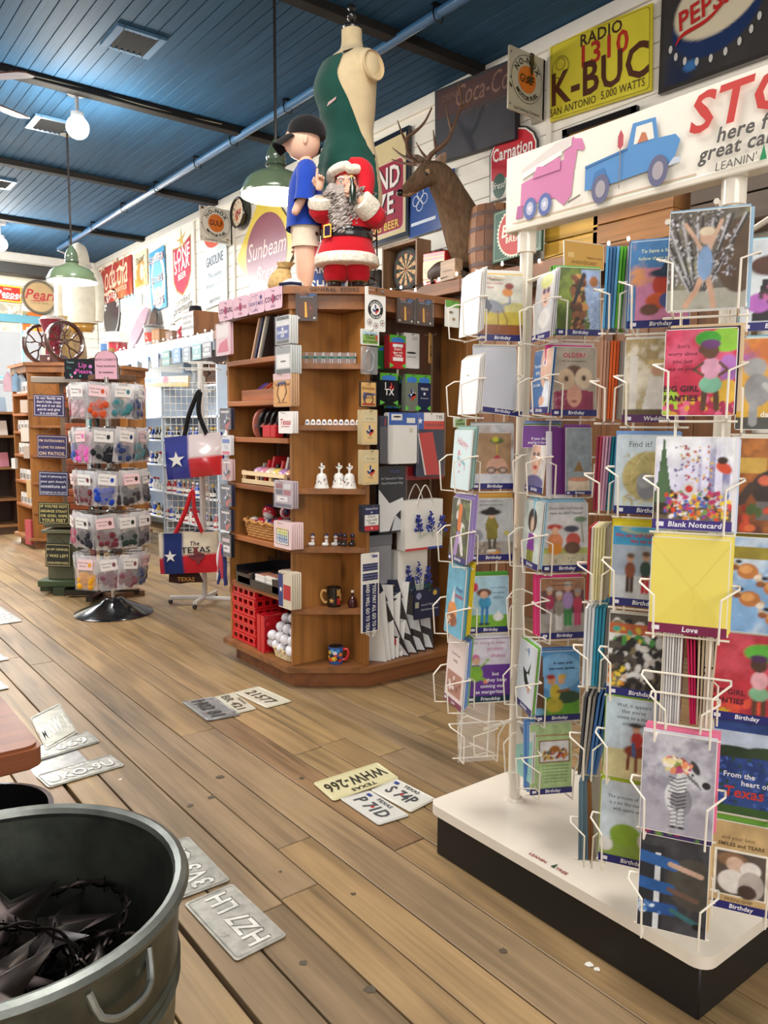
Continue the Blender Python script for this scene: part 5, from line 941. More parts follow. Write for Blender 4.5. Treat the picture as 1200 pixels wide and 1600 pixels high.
for k, (u, o) in enumerate(((.40, .05), (.62, .075), (.76, .04))):
    x, y = along(u, o); t = thing('bell', ['white porcelain Texas bell at the left', 'white porcelain Texas bell in the middle, set back', 'white porcelain Texas bell at the right'][k]+' of the niche', 'bell', (x, y, 1.006), 0, 'porcelain bells in the niche')
    M('gloss', '#eeebe4').lathe([(.038, 0), (.034, .012), (.028, .04), (.025, .06), (.018, .07), (.006, .074), (.006, .095), (.001, .097)], 20, cap=False).build('body', t)
    m = M('gloss', '#f0ede6').frame((0, 0, .105), NX, (0, 0, 1)); m.prism([(a*.036, b*.036) for a, b in TEXAS], .008, -.004); m.z = .0045; m.text('TEXAS', 0, -.003, .008, '#444', b=1); m.build('handle', t)
    m = M('paint', '#3a3f5a')
    for j in range(12): q = random.Random(k*20+j); z = q.uniform(.016, .05); r = .0345-.0001-(z-.012)*.2; a = q.uniform(2.6, 5.2); m.ball((r*math.cos(a), r*math.sin(a), z), .0028, 5, 4, ('#3a3f6a', '#4a4a4a', '#9a3a4a')[j % 3])
    m.build('painted_flowers', t)
for k in range(6):
    x, y = along((.28, .46, .58, .64, .70, .80)[k], (.05, .045, .05, .07, .045, .05)[k]); t = thing('boot_shaker', ['white boot shaker at the left', 'white boot shaker second from the left', 'silver boot shaker third', 'dark boot shaker behind', 'black and silver boot shaker', 'black boot shaker at the right'][k]+' of the niche shelf', 'shaker', (x, y, .716), -.64, 'boot shakers in the niche')
    c = ['#e9e6e2', '#e9e6e2', '#c9c7c6', '#3a2a2c', '#2a2628', '#1c1a1c'][k]; M('gloss', c).box((-.006, 0, .009), (.034, .018, .018), b=.006).lathe([(.009, .01), (.0085, .03), (.011, .052), (.008, .055), (.001, .056)], 12).build('boot', t); M('gloss', '#26284a').lathe([(.0095, .043), (.0115, .055), (.006, .062), (.001, .064)], 12).build('top', t); M('gloss', '#b23a3a').lathe([(.0095, .036), (.0105, .041)], 12, cap=False).build('band', t)
def mug(lab, p, r, h, cols, hcol, hx, deco):
    t = thing('mug', lab, 'mug', p, -.64); m = M('gloss'); m.lathe([(.001, 0), (r*.92, 0), (r, h*.1), (r*.97, h*.5), (r*1.08, h), (r*1.0, h), (r*.9, h*.2), (.001, h*.12)], 28, cols=cols, cap=False); m.build('body', t)
    M('gloss', hcol).tube(bez([(hx*r*.95, 0, h*.78), (hx*r*1.55, 0, h*.80), (hx*r*1.75, 0, h*.5), (hx*r*1.35, 0, h*.22), (hx*r*.95, 0, h*.2)], 14), .007, 8).build('handle', t)
    m = M('gloss')
    for a, z, s, c, kind in deco:
        q = PI*1.5+a; f = np.array((math.cos(q), math.sin(q), 0)); ex = np.array((-math.sin(q), math.cos(q), 0)); m.frame(f*r*.985+np.array((0, 0, z)), ex, (0, 0, 1)); m.z = .002
        if kind == 's': m.star(0, 0, s, c)
        elif kind == 'r': m.rect(-s, -s*1.6, 2*s, s*3.2, c)
        else: m.ell(0, 0, s, s*.8, c, 12)
    m.build('decoration', t)
x, y = along(.55, .07); mug('black mug with gold star and striped flag side in the niche', (x, y, .406), .036, .098, ['#1d1916']*5+['#3a2a20']*3, '#c79a5a', -1, [(-.25, .035, .016, '#d8a860', 's'), (.75, .03, .011, '#b5302c', 'r'), (.75, .075, .011, '#c79a5a', 'r'), (1.1, .05, .011, '#c79a5a', 'r')])
x, y = along(.80, .05); t = thing('liquor_bottle', 'small dark red boot bottle beside the black mug', 'bottle', (x, y, .406)); M('gloss', '#3f1416').lathe([(.001, 0), (.022, 0), (.024, .03), (.018, .045), (.008, .055), (.007, .075), (.001, .076)], 14, cap=False).build('body', t); M('gloss', '#e0d6c6').lathe([(.009, .075), (.008, .085), (.001, .086)], 10).build('cap', t)
x, y = along(.58, .05); mug('multicoloured painted mug with a red handle on the niche deck', (x, y, .118), .036, .088, ['#2f5fa8']*5+['#3a2a20']*3, '#cf2a30', 1, [(-.9, .06, .012, '#e8c23a', 'e'), (-.5, .07, .011, '#6ab0d8', 'e'), (-.1, .06, .012, '#d9d9e0', 'e'), (.3, .07, .011, '#3a8ac8', 'e'), (.7, .05, .012, '#e07a2a', 'e'), (-.7, .025, .014, '#e0502a', 'e'), (-.2, .03, .014, '#e8c23a', 'e'), (.25, .028, .013, '#1c1a1c', 'e'), (.6, .022, .012, '#cf2a30', 'e'), (-1.1, .035, .012, '#e8c23a', 'e'), (0, .045, .009, '#cf2a30', 'e'), (-.45, .045, .009, '#1c1a1c', 'e')])
# ---- packs hung over the cornice and the posts between niche and right bay
def d_fixings(m, w, h):
    m.rect(-w*.47, -h*.20, w*.94, h*.17, '#3f3430'); m.text('TEXAS', -w*.18, -h*.10, w*.12, '#d87a5a', b=1).rect(w*.12, -h*.11, w*.3, h*.06, '#3a6fb8').text('CRICKET CAGE', 0, -h*.19, w*.09, '#9ab0d0').ell(0, -h*.60, w*.36, h*.30, '#5a3524').poly([(-w*.08, -h*.88), (w*.04, -h*.88), (0, -h*.36), (-w*.08, -h*.34)], '#e0a93a').ell(w*.18, -h*.55, w*.08, h*.06, '#7a4a34').ell(-w*.36, -h*.9, w*.06, h*.04, '#c9bdb0').ell(w*.36, -h*.9, w*.06, h*.04, '#c9bdb0')
flatpack('blister_pack', 'brown leather tool blister pack hanging over the niche', 'package', ((2.035, 3.233, 1.939), 0.103, 0.133), NX, '#4a3a34', d_fixings, bag=True)
flatpack('blister_pack', 'brown leather tool blister pack, left of the two on the right bay', 'package', ((2.485, 3.050, 1.935), 0.105, 0.121), RX, '#43332c', d_fixings, bag=True)
flatpack('blister_pack', 'brown leather tool blister pack, right of the two on the right bay', 'package', ((2.604, 3.050, 1.942), 0.109, 0.129), RX, '#43332c', d_fixings, bag=True)
def d_born(m, w, h):
    y = -h*.5; r = w*.37; m.ell(0, y, r, r, '#17161a', 36).ell(0, y, r*.62, r*.62, '#efece6', 30); texas(m, 0, y, r*.95); m.text('TEXAS BORN', 0, 0, r*.28, '#efece6', b=1, arc=(0, y, r*.68, 90, 1)).text('TEXAS PROUD', 0, 0, r*.25, '#efece6', b=1, arc=(0, y, r*.93, 270, -1))
    for i, x in enumerate((-.3, 0, .3)): m.ring(x*w, -h*(.80+.07*(i == 1)), w*.10, w*.115, '#222', 16); texas(m, x*w, -h*(.80+.07*(i == 1)), w*.12)
    m.rect(w*.2, -h*.11, w*.2, h*.05, '#777').rect(-w*.4, -h*.08, w*.3, h*.012, '#aaa').ell(0, -h*.07, .004, .008, '#333', 8)
flatpack('sticker_sheet', 'white sticker sheet reading Texas born, Texas proud at the cabinet corner', 'sticker', ((2.304, 3.050, 1.967), 0.122, 0.205), RX, '#efece6', d_born, thk=.003)
flatpack('header_bag', 'clear bag of grey cord with a green printed header', 'package', ((2.270, 3.050, 1.768), 0.106, 0.074), RX, '#dfe3da', lambda m, w, h: m.rect(-w*.42, -h*.92, w*.84, h*.78, '#8fb45a').rect(-w*.42, -h*.35, w*.84, h*.2, '#b8cfe0').text('GRUMPY', 0, -h*.42, w*.15, '#2a3a2a', b=1).text('STRING', 0, -h*.62, w*.15, '#2a3a2a', b=1).text('RATTLESNAKE', 0, -h*.84, w*.12, '#2a3a2a', b=1).ell(w*.34, -h*.5, w*.07, h*.2, '#c24a3a', 10))
p = (2.266, 3.045, 1.677); t = bpy.data.objects['header_bag']; m = M('frost').at(np.array(p)-np.array(t.location)).box((0, 0, -.055), (.10, .012, .13), b=.005); m.build('bag', t)
m = M('gloss', '#8e9290').at(np.array(p)-np.array(t.location)); m.tube([(.028*math.cos(a), -.003*math.sin(a*4), -.055+.05*math.sin(a)) for a in np.arange(24)*2*PI/24], .0065, 6, closed=True).build('cord', t)
flatpack('patch_pack', 'tan pistol patch pack on the post right of the niche', 'package', ((2.260, 3.050, 1.523), 0.099, 0.122), RX, '#3a2c28', lambda m, w, h: (m.rect(-w*.44, -h*.96, w*.88, h*.92, '#d9ab66'), m.text('Texas', 0, -h*.16, w*.12, '#7a4a2a').text('Britches', 0, -h*.32, w*.21, '#8a5a2a', b=1), m.poly([(-w*.3, -h*.42), (w*.4, -h*.46), (w*.4, -h*.54), (-w*.1, -h*.56), (-w*.25, -h*.85), (-w*.36, -h*.6)], '#5b5f86'), m.ring(0, -h*.68, w*.24, w*.3, '#4a2c20', 14), m.text('Don\'t hurt', 0, -h*.66, w*.12, '#33241c', b=1), m.rect(-w*.38, -h*.92, w*.76, h*.07, '#a8342c')))
def d_tag(m, w, h): m.rect(-w*.42, -h*.34, w*.84, h*.18, '#d9c9a0').text('Pin Texas', 0, -h*.28, w*.13, '#6b5a3a').rect(-w*.42, -h*.94, w*.84, h*.56, '#e3c48a'); texas(m, 0, -h*.60, w*.55); m.text('Texas', 0, -h*.82, w*.12, '#4a3a2a')
flatpack('pin_card', 'tan Texas shaped pin card, upper of two on the cabinet post', 'pin', ((2.268, 3.050, 1.390), 0.092, 0.168), RX, '#d6c296', d_tag, n=4, behind='tan edge of a pin card behind the upper one')
flatpack('pin_card', 'tan Texas shaped pin card, lower of two on the cabinet post', 'pin', ((2.274, 3.050, 1.197), 0.097, 0.168), RX, '#d6c296', d_tag, n=4, behind='tan edge of a pin card behind the lower one')
flatpack('magnet_pack', 'navy, white and red pack reading Don\'t mess with Texas', 'package', ((2.281, 3.050, 0.929), 0.101, 0.132), RX, '#2a2d38', lambda m, w, h: m.rect(-w*.42, -h*.95, w*.84, h*.9, '#232a5c').text('TEXAS PATCH', 0, -h*.17, w*.11, '#e3e0e0', b=1).star(0, -h*.27, w*.06, '#fff').rect(-w*.42, -h*.76, w*.84, h*.40, '#e9e6e2').text('Don\'t', 0, -h*.47, w*.19, '#33333f').text('mess with', 0, -h*.59, w*.16, '#33333f').text('Texas', 0, -h*.71, w*.18, '#33333f').rect(-w*.42, -h*.95, w*.84, h*.18, '#c22f3a').star(0, -h*.86, w*.06, '#fff'), n=4, behind='dark edge of a magnet pack behind the navy one')
def d_bump(m, w, h):
    m.rect(w*.1, -h*.06, w*.3, h*.03, '#5a5a9a')
    for y in (.22, .34): m.rect(-w*.42, -h*y, w*.84, h*.09, '#232a5c').text('YOU MAY ALL GO TO HELL', 0, -h*y+h*.055, w*.07, '#cfd0e0').text('AND I WILL GO TO TEXAS', 0, -h*y+h*.02, w*.07, '#cfd0e0')
    m.rect(-w*.42, -h*.985, w*.84, h*.60, '#1f2656').text('"YOU MAY ALL GO TO HELL', w*.12, -h*.385, w*.27, '#f0eee8', 'l', b=1, sx=.68, rot=-PI/2).text('AND I WILL GO TO TEXAS"', -w*.24, -h*.385, w*.27, '#f0eee8', 'l', b=1, sx=.68, rot=-PI/2)
flatpack('bumper_sticker', 'tall white sticker strip with navy panel reading You may all go to hell', 'sticker', ((2.278, 3.050, 0.692), 0.110, 0.397), RX, '#efece4', d_bump, thk=.003)
# ---- right bay goods: drink sleeves on pegs
def d_koozie(base, kind):
    def f(m, w, h):
        m.rect(-w*.5, -h*.26, w, h*.26, '#5aa83a'); m.ell(0, -h*.16, w*.42, h*.09, '#3f7ac8'); m.poly([(-w*.5, -h), (-w*.5, -h*.22), (w*.5, -h*.22), (w*.5, -h), (w*.3, -h*.9), (-w*.3, -h*.9)], base); m.poly([(-w*.5, -h), (-w*.5, -h*.84), (-w*.22, -h*.92)], '#6ac04a').poly([(w*.5, -h), (w*.5, -h*.84), (w*.22, -h*.92)], '#6ac04a')
        if kind == 'i': m.text('I', -w*.2, -h*.46, w*.34, '#f0ede8', b=1); texas(m, w*.12, -h*.42, w*.32, '#c8342f', '#c8342f', '#c8342f'); m.text('TX', 0, -h*.68, w*.38, '#f0ede8', b=1)
        if kind == 't': texas(m, 0, -h*.55, w*.72)
        if kind == 's': m.text('TEXAS', 0, -h*.42, w*.2, '#e6e4e0', b=1).star(0, -h*.52, w*.12, '#fff').text('the lone star', 0, -h*.66, w*.12, '#e6e4e0')
        if kind == 'd': m.rect(-w*.32, -h*.36, w*.64, h*.09, '#eee').text("Don't", 0, -h*.46, w*.2, '#f3e6e0', b=1).text('mess with', 0, -h*.55, w*.14, '#f3e6e0', b=1).text('Texas', 0, -h*.64, w*.2, '#f3e6e0', b=1).rect(-w*.32, -h*.78, w*.64, h*.11, '#efe6e0')
    return f
for lab, r, c, k, n in (('red drink sleeve reading Don\'t mess with Texas in the right bay', ((2.500, 3.130, 1.765), 0.103, 0.164), '#c4242e', 'd', 4), ('black drink sleeve reading I love TX in the right bay', ((2.446, 3.130, 1.575), 0.114, 0.159), '#17171b', 'i', 5), ('olive grey drink sleeve with a Texas flag shape', ((2.594, 3.130, 1.576), 0.081, 0.187), '#73796a', 't', 3), ('navy drink sleeve with a white star in the right bay', ((2.678, 3.130, 1.576), 0.087, 0.186), '#1d2546', 's', 3)):
    flatpack('drink_sleeve', lab, 'drink sleeve', r, RX, c, d_koozie(c, k), thk=.010, n=n, mat='cloth', behind='green headed sleeve edge behind the '+lab.split(' reading')[0].split(' with')[0])
for k, (a, c, lab) in enumerate(((((2.463, 3.200, 1.717), 0.074, 0.119), '#2f7a3a', 'green drink sleeve at the back left of the right bay'), (((2.593, 3.200, 1.570), 0.051, 0.170), '#1f2430', 'dark drink sleeve between the black and olive ones'), (((2.519, 3.200, 1.417), 0.101, 0.058), '#17171b', 'black drink sleeve low behind the I love TX one'))): flatpack('drink_sleeve', lab, 'drink sleeve', a, RX, c, d_koozie(c, ''), thk=.01, n=2, mat='cloth', behind='edge of a sleeve behind the '+lab.split(' at ')[0].split(' low ')[0].split(' between ')[0])
flatpack('shirt_tag', 'white hanging tag with a black bar beside the red drink sleeve', 'tag', ((2.608, 3.150, 1.785), 0.106, 0.177), RX, '#e6e4e0', lambda m, w, h: m.ell(0, -h*.56, w*.30, h*.03, '#26262a').text('CARHARTS', 0, -h*.70, w*.12, '#555').rect(w*.05, -h*.2, w*.3, h*.1, '#c9c6c2'), n=3, behind='white tag edge behind the black bar one')
flatpack('wreath_ornament', 'tan laser cut wreath card at the right of the bay', 'ornament', ((2.696, 3.100, 1.787), 0.061, 0.153), (.8, .6, 0), '#c79a5a', lambda m, w, h: [m.ell(w*.30*math.cos(a), -h*.58+w*.42*math.sin(a), w*.12, w*.09, '#3a2616', 8) for a in np.arange(9)*2*PI/9], thk=.004)
flatpack('seed_packet', 'white and green hanging packet beside the card rack top', 'packet', ((2.796, 3.050, 1.955), 0.093, 0.134), RX, '#ecebe2', lambda m, w, h: m.rect(-w*.5, -h*.26, w, h*.26, '#6aa84a').ell(-w*.1, -h*.45, w*.16, h*.05, '#8a7a6a').ell(w*.1, -h*.7, w*.12, h*.06, '#a88a6a'))
flatpack('header_bag', 'small green printed header bag beside the card rack', 'package', ((2.863, 3.050, 1.361), 0.088, 0.053), RX, '#dfe6d6', lambda m, w, h: m.rect(-w*.4, -h*.9, w*.8, h*.7, '#9aba7a').text('GIFT', 0, -h*.45, w*.2, '#2a3a2a', b=1).text('WRAPPER', 0, -h*.75, w*.16, '#2a3a2a', b=1))
flatpack('folded_towel', 'white folded towel in a clear bag with a blue header', 'towel', ((2.523, 3.120, 1.380), 0.184, 0.258), RX, '#ebe8e2', lambda m, w, h: m.rect(-w*.5, -h*.24, w, h*.24, '#2a5ab0').rect(-w*.42, -h*.15, w*.38, h*.12, '#e9e6e0').ell(-w*.22, -h*.08, w*.14, h*.018, '#222').rect(w*.12, -h*.2, w*.3, h*.1, '#e9e6e0').ring(w*.28, -h*.34, w*.04, w*.055, '#b89a3a', 12), thk=.02, n=2, bag=True, behind='white folded towel in a bag behind the blue headed one')
flatpack('folded_towel', 'grey folded towel in a clear bag left of the white one', 'towel', ((2.419, 3.140, 1.362), 0.073, 0.237), RX, '#55565c', lambda m, w, h: m.rect(-w*.5, -h*.22, w, h*.22, '#1d2546').rect(-w*.1, -h*.2, w*.1, h*.15, '#a33'), thk=.03, bag=True)
flatpack('folded_flag', 'red folded flag pack with a red white and blue Texas header', 'flag', ((2.714, 3.130, 1.383), 0.190, 0.331), RX, '#1f2a44', lambda m, w, h: m.rect(-w*.5, -h*.26, w*.26, h*.26, '#2a5ab0').star(-w*.37, -h*.13, w*.10, '#fff').rect(-w*.24, -h*.13, w*.74, h*.13, '#efe9e2').rect(-w*.24, -h*.26, w*.74, h*.13, '#d8452f').text('7.95', w*.32, -h*.09, w*.12, '#333', b=1).text('TEXAS FLAG', w*.12, -h*.215, w*.11, '#6a3a4a', b=1).poly([(-w*.46, -h*.32), (w*.08, -h*.30), (w*.36, -h*.98), (-w*.18, -h*.98)], '#c3332f').poly([(-w*.46, -h*.32), (-w*.42, -h*.32), (-w*.14, -h*.98), (-w*.2, -h*.98)], '#dcd6cf'), thk=.02, bag=True)
flatpack('folded_flag', 'dark red folded flag pack below the white towel', 'flag', ((2.699, 3.170, 1.104), 0.303, 0.072), RX, '#8c2028', None, thk=.02)
flatpack('flag_pack', 'black pack with a large white star flag in the right bay', 'flag', ((2.478, 3.150, 1.110), 0.175, 0.339), RX, '#141724', lambda m, w, h: m.text('FLAG', w*.1, -h*.10, w*.12, '#3a4a9a', b=1).text('It\'s Tailored for Texas', 0, -h*.2, w*.09, '#cfd0da').text('Good Fashioned Way', 0, -h*.27, w*.09, '#cfd0da').poly([(-w*.5, -h*.34), (-w*.1, -h*.56), (w*.4, -h*.48), (w*.45, -h*.62), (w*.1, -h*.76), (-w*.1, -h*.98), (-w*.45, -h*.98), (-w*.5, -h*.7)], '#e6e6e6').poly([(w*.12, -h*.74), (w*.5, -h*.9), (w*.5, -h*.98), (-w*.02, -h*.98)], '#d0d2d6'), thk=.02, bag=True)
def d_bonnet(m, w, h):
    q = random.Random(5)
    for cx, s in ((-.2, .9), (.05, 1.1), (.28, .9)):
        for i in range(60): v = q.random(); m.ell(w*(cx+q.uniform(-1, 1)*.12*(1.05-v)), -h*(.62-.36*s*v), w*.026, w*.024, q.choice(['#26307a', '#2f3c96', '#3a4ab0']), 6)
        m.rect(w*cx-w*.006, -h*.74, w*.012, h*.16, '#2f6a4a')
    for i in range(30): a = q.uniform(-.42, .46); b = a+q.uniform(-.12, .12); m.poly([(w*a*.6, -h*.62), (w*a*.6+w*.01, -h*.62), (w*b, -h*q.uniform(.62, .80))], q.choice(['#2a6a4a', '#2f5a5a', '#1f7a4a']))
def giftbag(lab, r, d, cord=True, n=1, base='#ece9e2', strip=True):
    (c, w, h) = r; t = thing('gift_bag', lab, 'gift bag', (c[0], c[1], c[2]-h)); m = M('card', base).box((0, d/2, h/2), (w, d, h)); m.build('body', t)
    m = M('card', base).frame((0, 0, h), RX, (0, 0, 1)); m.z = .001; d_bonnet(m, w, h); m.build('bluebonnet_print', t)
    if strip: m = M('card', '#c23a42').box((-w*.2, -.001, .004), (w*.6, .002, .012)).box((w*.3, -.001, .004), (w*.4, .002, .012), '#2f4a9a'); m.build('bottom_band', t)
    if cord:
        for y in (-.004, d+.004): M('cloth', '#e6e2da').tube(bez([(-w*.22, y, h*.92), (-w*.14, y, h*1.12), (0, y-.0, h*1.30), (w*.14, y, h*1.12), (w*.22, y, h*.92)], 14), .003, 5).build('cord_handle', t)
giftbag('white gift bag with bluebonnet print and cord handles, upper in the right bay', ((2.663, 3.090, 0.931), 0.255, 0.260), .07)
giftbag('white gift bag with bluebonnet print, lower in the right bay', ((2.637, 3.150, 0.666), 0.203, 0.285), .06, cord=False, strip=False)
t = thing('storage_tin', 'plain grey box in the right bay behind the sticker strip', 'box', (2.41, 3.20, .50)); M('paint', '#8d8f96').box((0, 0, .13), (.17, .10, .26), b=.004).build('body', t); M('paint', '#6f7178').box((0, 0, .23), (.175, .105, .06), b=.004).build('lid', t); M('wood_z', '#6b3e20').box((0, .0, -.19), (.15, .08, .38)).build('pedestal', t)
for k in range(5):
    x = 2.37+.03*k; t = thing('white_folder', 'white folded flag packet, number %s from the left on the right bay deck' % 'one two three four five'.split()[k], 'packet', (x, 3.11+.006*k, .119), 0, 'white packets on the deck')
    lean_ = .10+.06*k; m = M('card', '#e3e1dc').frame((0, 0, 0), (.62, -.75, 0), (-.045+.03*k, .03, .38)); m.prism([(-.05, 0), (.055, 0), (.05, 1.0), (-.05, 1.0)], .010)
    if k == 3: m.z = .0125; m.poly([(-.04, .25), (.04, .16), (.04, .24), (-.03, .42)], '#c23340').poly([(-.05, .3), (-.04, .25), (-.03, .42), (-.05, .46)], '#3a4a9a')
    m.build('packet', t)
for k in range(4):
    x = 2.53+.062*k; t = thing('flag_pack', 'black flag pack with white star panels, number %s in the deck row' % 'one two three four'.split()[k], 'flag', (x, 3.12+.008*k, .119), 0, 'black flag packs on the deck')
    m = M('vinyl', '#1a1c26').frame((0, 0, 0), (.75, -.6, 0), (-.16+.05*k, .03, .36)); m.prism([(-.055, 0), (.055, 0), (.05, .85), (-.05, .85)], .02); m.z = .021; m.poly([(-.05, .04), (.05, .02), (.03, .2), (-.05, .3)], '#d6d6d8').poly([(-.05, .40), (.045, .30), (.045, .52), (-.05, .60)], '#cfd0d4'); m.build('pack', t)
    m = M('card', '#1d2342').frame((0, 0, 0), (.75, -.6, 0), (-.16+.05*k, .03, .36)); m.prism([(-.06, .85), (.06, .85), (.06, 1.12), (-.06, 1.12)], .006, .007); m.z = .0135; m.text('FLAG', 0, 1.03, .03, '#c9a84a', b=1, sx=1).text('Tailored', 0, .92, .018, '#cfd0e0', sx=1.2); m.build('header', t)
flatpack('flag_header', 'navy flag pack header with gold seal at the right of the deck', 'flag', ((2.691, 3.100, 0.454), 0.180, 0.157), RX, '#1d2342', lambda m, w, h: m.ell(-w*.32, -h*.2, w*.10, w*.10, '#8a8fb0', 16).rect(-w*.46, -h*.6, w*.14, h*.2, '#a8a890').text('Sewn & Tailored for', w*.1, -h*.55, w*.08, '#cfd0e0').text('Old Fashioned Wear', w*.1, -h*.72, w*.08, '#cfd0e0').ell(w*.3, -h*.15, w*.08, w*.08, '#c9a84a', 14), thk=.006)
# ================================================================ FIGURES ON TOP OF THE CABINET
FZ = 1.967; FA = -.6594          # local x = picture right, local -y = towards the viewer
def skin_mesh(m, verts, edges, rad, sub=2, col='#d9a98a'):
    me = bpy.data.meshes.new('sk'); me.from_pydata(verts, edges, []); o = bpy.data.objects.new('sk', me); COL.objects.link(o)
    o.modifiers.new('s', 'SKIN'); o.modifiers.new('u', 'SUBSURF').levels = sub; o.modifiers['s'].use_smooth_shade = True
    for i, r in enumerate(rad): me.skin_vertices[0].data[i].radius = (r, r) if not hasattr(r, '__len__') else r
    me.skin_vertices[0].data[0].use_root = True
    dg = bpy.context.evaluated_depsgraph_get(); e = o.evaluated_get(dg).to_mesh(); V = [tuple(v.co) for v in e.vertices]; F = [tuple(p.vertices) for p in e.polygons]
    o.evaluated_get(dg).to_mesh_clear(); bpy.data.objects.remove(o); bpy.data.meshes.remove(me); return m.add(V, F, col)
def loft(m, secs, n=24, col=None, cap=True, arc=(0, 2*PI)):
    """secs = [(cx, cy, z, rx, ry)]"""
    full = abs(arc[1]-arc[0]-2*PI) < 1e-6; a = arc[0]+np.arange(n+(0 if full else 1))*(arc[1]-arc[0])/n; k = len(a)
    V = [(cx+rx*math.cos(q), cy+ry*math.sin(q), z) for cx, cy, z, rx, ry in secs for q in a]; F = []
    for i in range(len(secs)-1): F += [(i*k+j, i*k+(j+1) % k, (i+1)*k+(j+1) % k, (i+1)*k+j) for j in range(k if full else k-1)]
    if cap and full: F += [tuple(range(k))[::-1], tuple((len(secs)-1)*k+j for j in range(k))]
    return m.add(V, F, col)
def sm(secs, n=30):
    P = bez(secs, n); return [tuple(p) for p in P]
# ---- dress form in a green apron; local +x is its front
fx = np.array((2.570, 3.633, 2.439)); t = thing('dress_form', 'cream tailor dress form wearing a dark green apron on the cabinet top', 'mannequin', (fx[0], fx[1], FZ), math.atan2(-.04, -1.0))
zb = fx[2]-FZ-.0
S = sm([(0, 0, zb-.01, .158, .18), (0, 0, zb+.12, .168, .188), (0, 0, zb+.27, .150, .165), (0, 0, zb+.43, .122, .132), (.012, 0, zb+.55, .142, .150), (.028, 0, zb+.66, .160, .168), (.016, 0, zb+.76, .142, .178), (-.002, 0, zb+.83, .105, .150), (-.012, 0, zb+.872, .070, .085), (-.012, 0, zb+.91, .056, .060), (-.010, 0, zb+.98, .054, .056)], 40)
m = loft(M('cloth', '#d8c29a'), S, 32)
for s in (1, -1): m.at().ball((0, s*.155, zb+.745), .085, 16, 10, sc=(.85, .55, 1.05))
m.build('torso', t)
for s in (1, -1): M('cloth', '#cdb68c').frame((0, s*.196, zb+.735), (1, 0, -.0), (0, -.12*s, s)).lathe([(.0001, .008), (.064, .008), (.068, 0), (.066, -.012)], 24, sy=1.15, cap=False).build('arm_cap', t)
M('gloss', '#1b1614').lathe([(.055, 0), (.058, .01), (.05, .022), (.02, .03), (.012, .045), (.026, .06), (.028, .075), (.016, .09), (.013, .10), (.022, .112), (.02, .128), (.001, .138)], 20, (-.010, 0, zb+.978)).build('finial', t)
M('metal', '#4a3a2a').lathe([(.148, zb-.03), (.15, zb-.012)], 28).tube([(.0, 0, .0), (0, 0, zb)], .016, 8).build('pole', t)
m = M('metal', '#3a2d22')
for k in range(8): a = k*PI/4; m.tube([(.145*math.cos(a), .145*math.sin(a), zb-.02), (.15*math.cos(a), .15*math.sin(a), zb-.2), (.13*math.cos(a), .13*math.sin(a), zb-.33)], .005, 4)
for z in (zb-.1, zb-.2, zb-.33): m.tube([(.148*math.cos(a), .148*math.sin(a), z) for a in np.arange(24)*PI/12], .005, 4, closed=True)
m.lathe([(.18, 0), (.17, .02), (.03, .04)], 24).build('stand', t)
def apr(u, v):
    z = zb-.06+v*.86; i = min(max((z-S[0][2])/(S[-1][2]-S[0][2]), 0), 1); row = min(S, key=lambda q: abs(q[2]-z)); w = 1.75 if v < .42 else 1.75-(1.17)*min(1, ((v-.42)/.46))**.75; a = (u-.5)*2*w
    fl_ = .012+.010*(1-v)*(1+math.sin(a*7))*(v < .5); e = max(0, (zb-z)*.25); return (row[0]+(row[3]+fl_+e)*math.cos(a), (row[4]+fl_+e)*math.sin(a), z)
M('cloth', '#1f4a40').grid(apr, 36, 36).build('apron', t)
for s in (1, -1):
    m = M('cloth', '#2a2622'); q = apr(.5+s*.5, 1.0); m.tube(bez([q, (.06, s*.11, zb+.83), (-.04, s*.085, zb+.875), (-.07, 0, zb+.88)], 12), .005, 5)
    q = apr(.5+s*.5, .42); m.tube(bez([q, (-.09, s*.10, zb+.30), (-.135, s*.02, zb+.29)], 10), .006, 5); m.build('apron_strap', t)
m = M('paint', '#b98a80').frame((.196, -.07, zb+.60), (0, .07, 0), (-.1, 0, 1)); q = apr(.60, .80); m.frame(np.array(apr(.56, .70))+np.array((.004, 0, 0)), (-.2, 1, 0), (-.05, 0, 1)); m.poly([(0, 0), (.06, .02), (.065, .035), (.01, .02)], '#c4a29a'); m.build('apron_logo', t)
# ---- boy mannequin in profile, local +x is its front
bp_ = (2.204, 3.507, 2.047); t = thing('boy_mannequin', 'boy mannequin in black cap, blue shirt and patterned shorts, facing left', 'mannequin', (bp_[0], bp_[1], FZ), math.atan2(.50, -.866))
V = [(0, 0, .36), (0, 0, .46), (0, 0, .56), (-.01, 0, .635), (-.005, 0, .67), (.005, 0, .70)]; E = [(i, i+1) for i in range(5)]; Rr = [.072, .07, .068, .048, .034, .036]
for s in (1, -1):
    b = len(V); V += [(0, s*.045, .33), (.004, s*.05, .19), (-.006, s*.05, .11), (0, s*.05, .03), (.07, s*.055, .018)]; E += [(0, b), (b, b+1), (b+1, b+2), (b+2, b+3), (b+3, b+4)]; Rr += [.070, .058, .057, .040, .026]
    b = len(V); V += [(-.005, s*.095, .60), (.0, s*.135, .50), (.045, s*.14, .405), (.065, s*.138, .37)]; E += [(3, b), (b, b+1), (b+1, b+2), (b+2, b+3)]; Rr += [.036, .028, .023, .02]
m = skin_mesh(M('skin', '#dfb49a'), V, E, Rr, 2, '#dfb49a')
